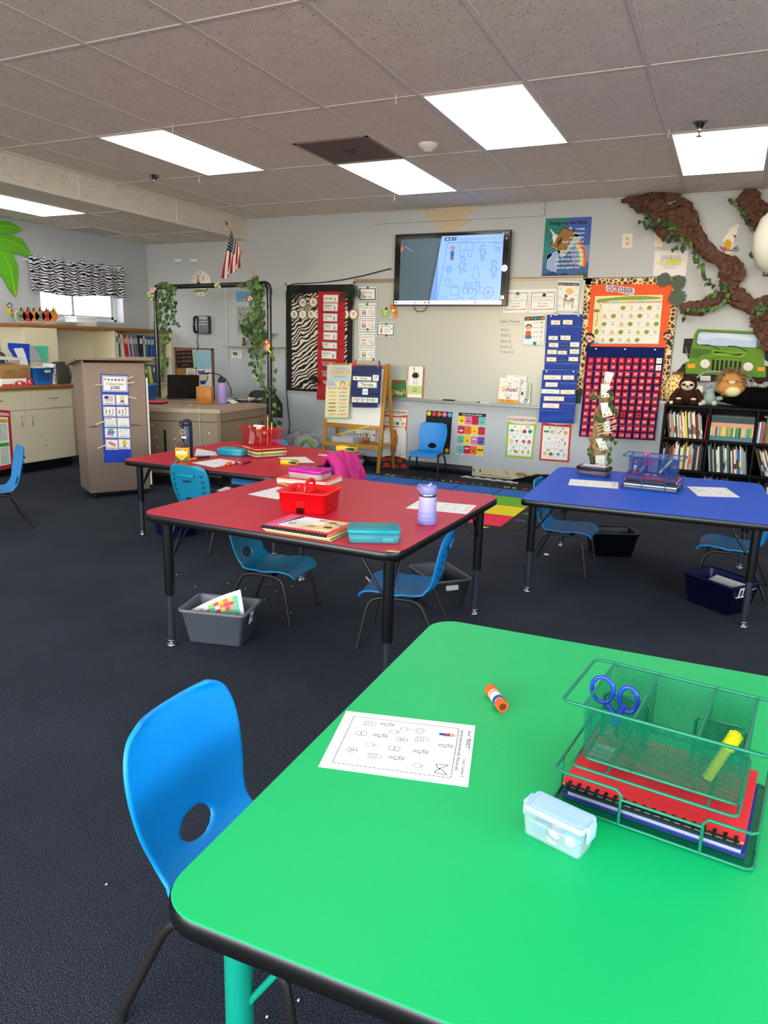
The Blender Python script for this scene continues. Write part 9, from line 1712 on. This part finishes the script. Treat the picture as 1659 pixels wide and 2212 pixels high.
def stdbottle(loc,label):
 o=empty('navy_flask',loc,0,label,'water bottle');n_=M('141c48',.35);mb=MB();mb.lathe([(0,0),(.036,0),(.037,.004),(.037,.205),(.034,.214)],n_,28);mb.build('bottle_body',o);mb=MB();mb.lathe([(.034,.214),(.036,.216),(.035,.240),(.030,.245),(0,.245)],M('10183c',.35),26);mb.tube([(-.02,-.01,.246),(.0,0,.252),(.03,0,.248)],.006,mblk,8);mb.tube([(-.030,0,.236),(-.056,0,.232),(-.066,0,.215),(-.052,0,.205),(-.037,0,.212)],.005,mblk,8);mb.build('lid',o)
 F2=lambda z,rr=.0375,da=0:frame((rr*math.sin(-.12+da),-rr*math.cos(-.12+da),z),(math.cos(-.12+da),math.sin(-.12+da),0),(0,0,1),(math.sin(-.12+da),-math.cos(-.12+da),0));mb=MB();T=F2(.172,.0385)
 mb.prism([((.024 if k%2 else .015)*math.cos(k*math.pi/8),(.024 if k%2 else .015)*math.sin(k*math.pi/8))for k in range(16)],0,.001,M('c8b070',.5),T=T);mb.prism([(.013*math.cos(k*.6),.013*math.sin(k*.6))for k in range(10)],.001,.0016,M('3a5a4a',.5),T=T)
 for k in range(7):T2=F2(.135,.0376,-.5+k*.17);mb.box(-.0035,.0035,-.007,.007,0,.0006,P('e8e8ea'),T=T2)
 mb.build('badge_sticker',o);return o
stdbottle(onZ(406,986,CH)+Vector((0,0,.0005)),'tall navy flask with a gold badge sticker on the rear red table')
def crayonbox(T,w,d,h,label,opened=False,txt='48'):
 o=empty('crayon_box',(0,0,0),0,label,'crayon box');y_=M('f0bc10',.4);g=P('1f6a3a');mb=MB();mb.rbox(-w/2,w/2,-d/2,d/2,0,h,y_,r=.002,b=.0006,T=T)
 for(s,n_,A0,B0,C0,D0)in(('f',(0,-1,0),(-w/2,-d/2,h),(w/2,-d/2,h),(w/2,-d/2,0),(-w/2,-d/2,0)),('t',(0,0,1),(-w/2,d/2,h),(w/2,d/2,h),(w/2,-d/2,h),(-w/2,-d/2,h))):
  if opened and s=='t':continue
  a=Art(mb,T@Vector(A0),T@Vector(B0),T@Vector(C0),T@Vector(D0),100,100,n=T.to_3x3()@Vector(n_),eps=.0003)
  if opened:a.poly([(0,58),(50,100),(0,100)],g);a.poly([(100,58),(100,100),(50,100)],g);a.rect(8,8,92,20,P('c8401c'));a.up();a.text('Crayola',50,19,9,WH);a.text('CRAYONS',50,44,17,WH,'c',1,84);a.ell(58,80,15,14,P('c8281c'),16);a.up();a.text(txt,58,86,14,WH)
  else:a.poly([(45,50),(70,15),(100,15),(100,85),(70,85)],g);a.up();a.poly([(60,50),(80,25),(100,25),(100,75),(80,75)],P('123a22'))
 mb.build('carton',o)
 if opened:
  mb=MB();mb.add([T@Vector(p)for p in((-w/2,d/2,h),(w/2,d/2,h),(w/2*.9,d/2,h+.034),(-w/2*.9,d/2,h+.034))],[(0,1,2,3)],P('3a4a30'));mb.build('flap',o)
  R=random.Random(3)
  for k in range(14):mb=MB();x,y=-w/2+.008+(k%5)*.0145,-d/2+.006+(k//5)*.009;mb.lathe([(.0042,0),(.0042,.018),(.0015,.026),(0,.026)],M(R.choice(['5a2a6a','8a3a4a','3a3a3a','b87a90','6a4a30','2a4a6a']),.5),8,T@tr(x,y,h-.004+.006*(k//5)));mb.build('crayon_tip',o)
 return o
q=(onZ(376,996,CH)+onZ(402,997,CH))/2;crayonbox(tr(q.x,q.y+.028,CH+.0005)@rotz(.36),.083,.045,.088,'open yellow and green box of forty-eight crayons beside the navy flask',True)
q=onZ(612,1003,CH);crayonbox(tr(q.x+.03,q.y+.03,CH+.0005)@rotz(.12),.115,.045,.028,'yellow crayon box lying flat near the edge beside the magenta box')
q=onZ(745,977,CH);crayonbox(tr(q.x,q.y+.03,CH+.008)@rotz(.12),.145,.075,.036,'larger yellow crayon box at the right corner of the rear red table')
q=onZ(735,978,CH);mb=MB();[mb.rbox(-.10,.09,-.05,.05,.0025*j,.0025*j+.002,P(c),T=tr(q.x,q.y+.04,CH+.0005)@rotz(.1))for j,c in enumerate(('4a7a3a','e8d8a0','3a6a3a'))];tag(mb.build('flat_cards'),'thin green and cream cards under the larger crayon box','cards')
mk=empty('face_mask',(0,0,0),0,'white fabric face mask with ear loops on the rear red table corner','mask');q=onZ(737,988,CH);mb=MB();mb.grid(lambda u,v:(q.x-.13+.22*u,q.y-.03+.06*v,CH+.003+.018*math.sin(math.pi*u)*math.sin(math.pi*v)+.002*math.sin(v*20)),16,10,M('e4e2dc',.9));mb.build('mask_cloth',mk)
for s,x in((-1,q.x-.13),(1,q.x+.09)):mb=MB();mb.tube([(x,q.y-.02,CH+.004),(x+s*.04,q.y-.03,CH+.006),(x+s*.05,q.y+.01,CH+.005),(x,q.y+.02,CH+.004)],.0022,M('e8e8e4',.8),6);mb.build('ear_loop',mk)
wsh([(491,968),(540,980),(503,988),(440,979)],CH,3,'worksheet behind the navy flask on the rear red table',(3,2))if False else None
wsh([(425,969),(465,976),(470,984),(420,985)],CH,3,'worksheet right of the navy flask on the rear red table',(3,2));wsh([(475,991),(526,999),(462,1010),(414,1000)],CH,4,'worksheet in front of the teal flat box on the rear red table',(4,2));wsh([(600,988),(660,987),(680,1000),(625,1000)],CH,5,'worksheet in front of the red wire tray on the rear red table',(3,2))
qt=[onZ(*c,CH)for c in((464,983),(527,988))];ext=(qt[1]-qt[0]).normalized();Tt=frame((qt[0]+qt[1])/2+Vector((-ext.y,ext.x,0))*.06+Vector((0,0,.001)),ext,Vector((-ext.y,ext.x,0)),Vector((0,0,1)));clearbox(Tt,.20,.125,.030,'1fa0b8','2a9ab0','closed teal pencil box on the rear red table',[((-.02,.0,.01),(.05,.0,.01),.005,'1a6a7a','pencil','dark pencil inside the closed teal pencil box')],.018,'pencil_case',.8)
g0,g1=onZ(492,1002,CH+.012),onZ(512,998,CH+.012);gluestick(g0,g1,'orange glue stick lying at the front of the rear red table',.012)
for(x0,y0,x1,y1,r,c,nm,lb_)in((521,1001,540,995,.009,'8a1c28','marker','dark red marker beside the orange glue stick'),(408,993,424,990,.006,'e0b030','crayon','yellow crayon lying below the navy flask'),(424,989,452,986,.007,'1c2450','marker','navy marker right of the navy flask'),(484,1005,492,1003,.005,'c8883a','crayon','short tan crayon touching the orange glue stick'),(379,999,386,996,.004,'b84a20','crayon','broken red-brown crayon in front of the open crayon box')):
 mb=MB();p,q2=onZ(x0,y0,CH+r+.0005),onZ(x1,y1,CH+r+.0005);mb.tube([p,p+(q2-p)*.7],r,M(c,.4),10);mb.tube([p+(q2-p)*.7,q2],r*1.1,M(c,.4),10);tag(mb.build(nm),lb_,nm)
jk=empty('pink_jacket',(0,0,0),0,'bright pink quilted jacket hanging over a chair between the two red tables','jacket');mj=M('c8187c',.5,bump=.5,bscale=25);mb=MB()
jc=Vector((-2.262,4.22,0))
def jf(u,v,o=0):
 a_=(u-.5)*2;t=v*2-1;r=.060+.035*abs(t)+.008*math.sin(u*34)*math.cos(v*26);x=jc.x+(-.02 if t<0 else .0)+math.sin(t*1.5)*r*1.15;z=.60+.012*math.cos(a_*3)-abs(t)**1.5*(.17 if t<0 else .33+.05*math.sin(u*7));return(x+.010*math.sin(u*40+v*9)+o,jc.y+a_*(.17+.03*abs(t)),z+.012*math.sin(u*22+v*13)+o)
mb.grid(lambda u,v:jf(u,v),40,36,mj);mb.build('jacket_shell',jk)
mb=MB();mb.tube([(jc.x-.03,jc.y-.12,.60),(jc.x+.05,jc.y-.17,.55),(jc.x+.09,jc.y-.18,.42),(jc.x+.10,jc.y-.17,.30)],.036,mj,14,r1=.045);mb.build('sleeve',jk);mb=MB();mb.tube([(jc.x-.06,jc.y-.16,.575),(jc.x-.04,jc.y-.05,.605),(jc.x-.05,jc.y+.08,.60)],.020,mj,12);mb.build('hood',jk)
BH=.542
Tq=organizer(-.335,4.46,BH,-2,'0f3f86','blue wire paper tray of red and black booklets on the blue table','blue wire mesh basket holding pink scissors on the blue table',.318,.262,.0056,.26)
for k,(c,nm,lab,comb)in enumerate((('3a3c40','workbook','dark grey workbook at the bottom of the blue tray',False),('0a1c6a','blue_binder','navy binder in the middle of the blue tray',False),('1a1a1c','workbook','black workbook under the red booklet in the blue tray',False),('f04a5c','comb_booklet','coral red comb-bound booklet on top in the blue tray',True))):book_flat(Tq,-.145,.143,-.119+.004*k,.112,.0065+.0135*k,.0065+.0135*k+.0125,c,nm,lab,'book',['7a7c80','c8ccd8','2a2a2c','f0a8a0'][k],comb)
Tb=Tq@tr(0,0,.0695);scissors(Tb@tr(-.072,-.02,.024)@roty(.5),'e03080','pink-handled scissors leaning in the blue mesh basket',.95);gluestick(Tb@Vector((-.105,-.035,.012)),Tb@Vector((-.098,-.03,.090)),'red-capped glue stick standing in the blue mesh basket',.010,'d84048')
for(a_,b2,r,c,nm,lab)in(((.035,-.04,.025),(.095,-.03,.110),.0075,'cdd88a','highlighter','pale yellow highlighter leaning in the blue mesh basket'),((.080,-.045,.008),(.030,-.04,.118),.004,'3a5aa0','pencil','blue pencil crossing the pale highlighter in the blue basket')):mb=MB();mb.tube([Tb@Vector(a_),Tb@Vector(b2)],r,M(c,.4),10);tag(mb.build(nm),lab,nm)
for x,lab in((-.03,'pink square eraser on the floor of the blue basket'),(.014,'round pink eraser right of the square one in the blue basket')):mb=MB();mb.rbox(-.012,.012,-.007,.007,0,.010,M('e88a98',.7),r=.003 if x<0 else .0068,b=.002,T=Tb@tr(x,-.05,.0065));tag(mb.build('pink_eraser'),lab,'eraser')
mb=MB();mb.tube([Tq@Vector((-.03,-.06,.0665)),Tq@Vector((.06,-.062,.0665))],.006,M('c81828',.4),10);tag(mb.build('red_marker'),'red marker lying on the coral booklet in the blue tray','marker')
wsh([(1232,1035),(1336,1042),(1335,1056),(1227,1048)],BH,1,'worksheet left of the blue wire tray on the blue table',(4,2));wsh([(1484,1051),(1568,1054),(1599,1075),(1508,1072)],BH,2,'worksheet with a few coloured pictures at the right of the blue table',(4,3),True)
qp=[onZ(*c,BH)for c in((1246,1026),(1308,1033))];ep=(qp[1]-qp[0]).normalized();Tp=frame((qp[0]+qp[1])/2+Vector((-ep.y,ep.x,0))*.062+Vector((0,0,.0005)),ep,Vector((-ep.y,ep.x,0)),Vector((0,0,1)))
clearbox(Tp,.20,.125,.040,'101012','5a5468','clear pencil box with a black and purple printed lid on the blue table',[((-.08,-.04,.02),(.05,-.04,.02),.006,'c0204a','pencil','crimson pencil inside the black-lidded pencil box'),((.0,-.045,.012),(.07,-.045,.014),.010,'e060b0','pen','thick pink pen inside the black-lidded pencil box')],.018,'pencil_case',.6)
mb=MB();a=Art(mb,Tp@Vector((-.075,.05,.0602)),Tp@Vector((.075,.05,.0602)),Tp@Vector((.075,-.055,.0602)),Tp@Vector((-.075,-.055,.0602)),150,105,.0008,P('e2dce8'),(0,0,1));[a.rect(8+k*14,78,18+k*14,90,P('2a2a30'))for k in range(10)];[a.line([(10+k*18,20),(22+k*18,34)],2,P('b050b0'))for k in range(7)];[a.rect(10+k*17,94,22+k*17,102,P('6a4ac0'))for k in range(8)];tag(mb.build('lid_label'),'black and white patterned sticker on the dark lid, blue table','sticker')
mb=MB();cA=[Vector(p)+Vector((.02,.055,.006))for p in((-2.085,2.335,.125),(-1.86,2.44,.235),(-1.845,2.47,.10),(-2.03,2.36,.04))]
def pf(u,v):p=(cA[0]*(1-u)+cA[1]*u)*(1-v)+(cA[3]*(1-u)+cA[2]*u)*v;return p+Vector((-.02*math.sin(u*2.6)+0,.03*math.sin(u*3.0)-.02*v,0))
mb.grid(lambda u,v:tuple(pf(u,v)),16,10,M('f0f0f0',.7));cl=['f2a0a0','f0602c','f5e860','e84a6a','9ad868','e8883a','b04ac0','f2f2f2','f5d040','6ad0a0']
for i in range(8):
 for j in range(5):
  u0,v0=.16+i*.095,.16+j*.15;q4=[pf(u0,v0),pf(u0+.09,v0),pf(u0+.09,v0+.14),pf(u0,v0+.14)];q4=[p+Vector((.001,-.0016,.0004))for p in q4];mb.add(q4,[(0,1,2,3)],P(cl[(i*7+j*3+i*j)%10]))
tag(mb.build('coloring_page'),'white page of colourful mosaic shapes sticking out of the light grey tote','drawing')
mb=MB();Tz=tr(.105,4.08,.118)@rotz(math.radians(-38))@rotx(.25);mb.box(-.11,.13,-.07,.08,0,.002,P('e8e6e0'),T=Tz);a=Art(mb,Tz@Vector((-.11,.08,.002)),Tz@Vector((.13,.08,.002)),Tz@Vector((.13,-.07,.002)),Tz@Vector((-.11,-.07,.002)),240,150,n=(0,0,1));a.arc(80,100,20,18,3,P('a03a3a'));a.ell(130,110,18,16,P('5a9ad0'));a.arc(185,105,34,30,3,INK);tag(mb.build('drawing_stack'),'drawings lying inside the navy tote under the blue table','drawings')
mb=MB();T4=tr(.085,4.09,0)@rotz(math.radians(-38))@tr(.158,-.02,.130)@roty(.17);mb.box(0,.001,-.04,.05,-.028,.028,P('e6e6e2'),T=T4);[mb.box(.001,.0014,-.03+.025*k,-.015+.025*k,-.018,.016,INK,T=T4)for k in range(3)];tag(mb.build('tote_label'),'white drawn name label on the end of the navy tote','label')
mb=MB();T4=tr(-1.945,2.48,0)@rotz(math.radians(14))@tr(.155,-.03,.128)@roty(.17);mb.box(0,.001,-.018,.02,-.028,.026,P('e6e6e2'),T=T4);mb.box(.001,.0014,-.010,.012,-.004,.010,P('c83a3a'),T=T4);tag(mb.build('tote_label'),'small white and red label on the end of the light grey tote','label')
mb=MB();p,q2=onZ(791,1247,.005),onZ(800,1257,.005);mb.tube([p,q2],.0055,M('e8b8b0',.6),10);tag(mb.build('crayon'),'short pale pink crayon lying on the carpet under the front red table','crayon')
mb=MB();q=onZ(1179,1198,.004);mb.ball((q.x,q.y,.006),.014,.010,.007,P('e8e8e8'),8,None,5);mb.ball((q.x+.014,q.y+.004,.005),.008,.008,.005,P('e8e8e8'),8,None,4);tag(mb.build('paper_scrap'),'crumpled white paper scrap on the carpet under the blue table','scrap')
mb=MB();q=onZ(497,1056,.02);mb.rbox(-.10,.10,-.07,.07,0,.004,P('e4e4e6'),T=tr(q.x,q.y,.008)@rotx(.1));tag(mb.build('fallen_paper'),'white paper lying on the carpet between the two red tables','paper')
R=random.Random(33);crumbs=[(382,1241),(422,1267),(492,1260),(530,1272),(508,1276),(581,1262),(597,1277),(631,1266),(571,1296),(534,1292),(628,1324),(230,1910),(645,2160),(577,2196),(470,1290),(558,1268)]
for k,(px,py)in enumerate(crumbs):
 q=onZ(px,py,.003);mb=MB();s=.0035 if py<1400 else .003;mb.ball((q.x,q.y,.003),s,s*1.4,s*.7,P('d8d0c0'),6,None,3);o=mb.build('crumb');tag(o,'tiny pale crumb on the dark carpet under the front red table' if py<1400 else 'tiny pale crumb on the carpet '+{1910:'left of the foreground chair',2160:'right of the teal table leg',2196:'close to the foot of the teal table leg'}[py],'crumb','crumbs under the red table' if py<1400 else None)
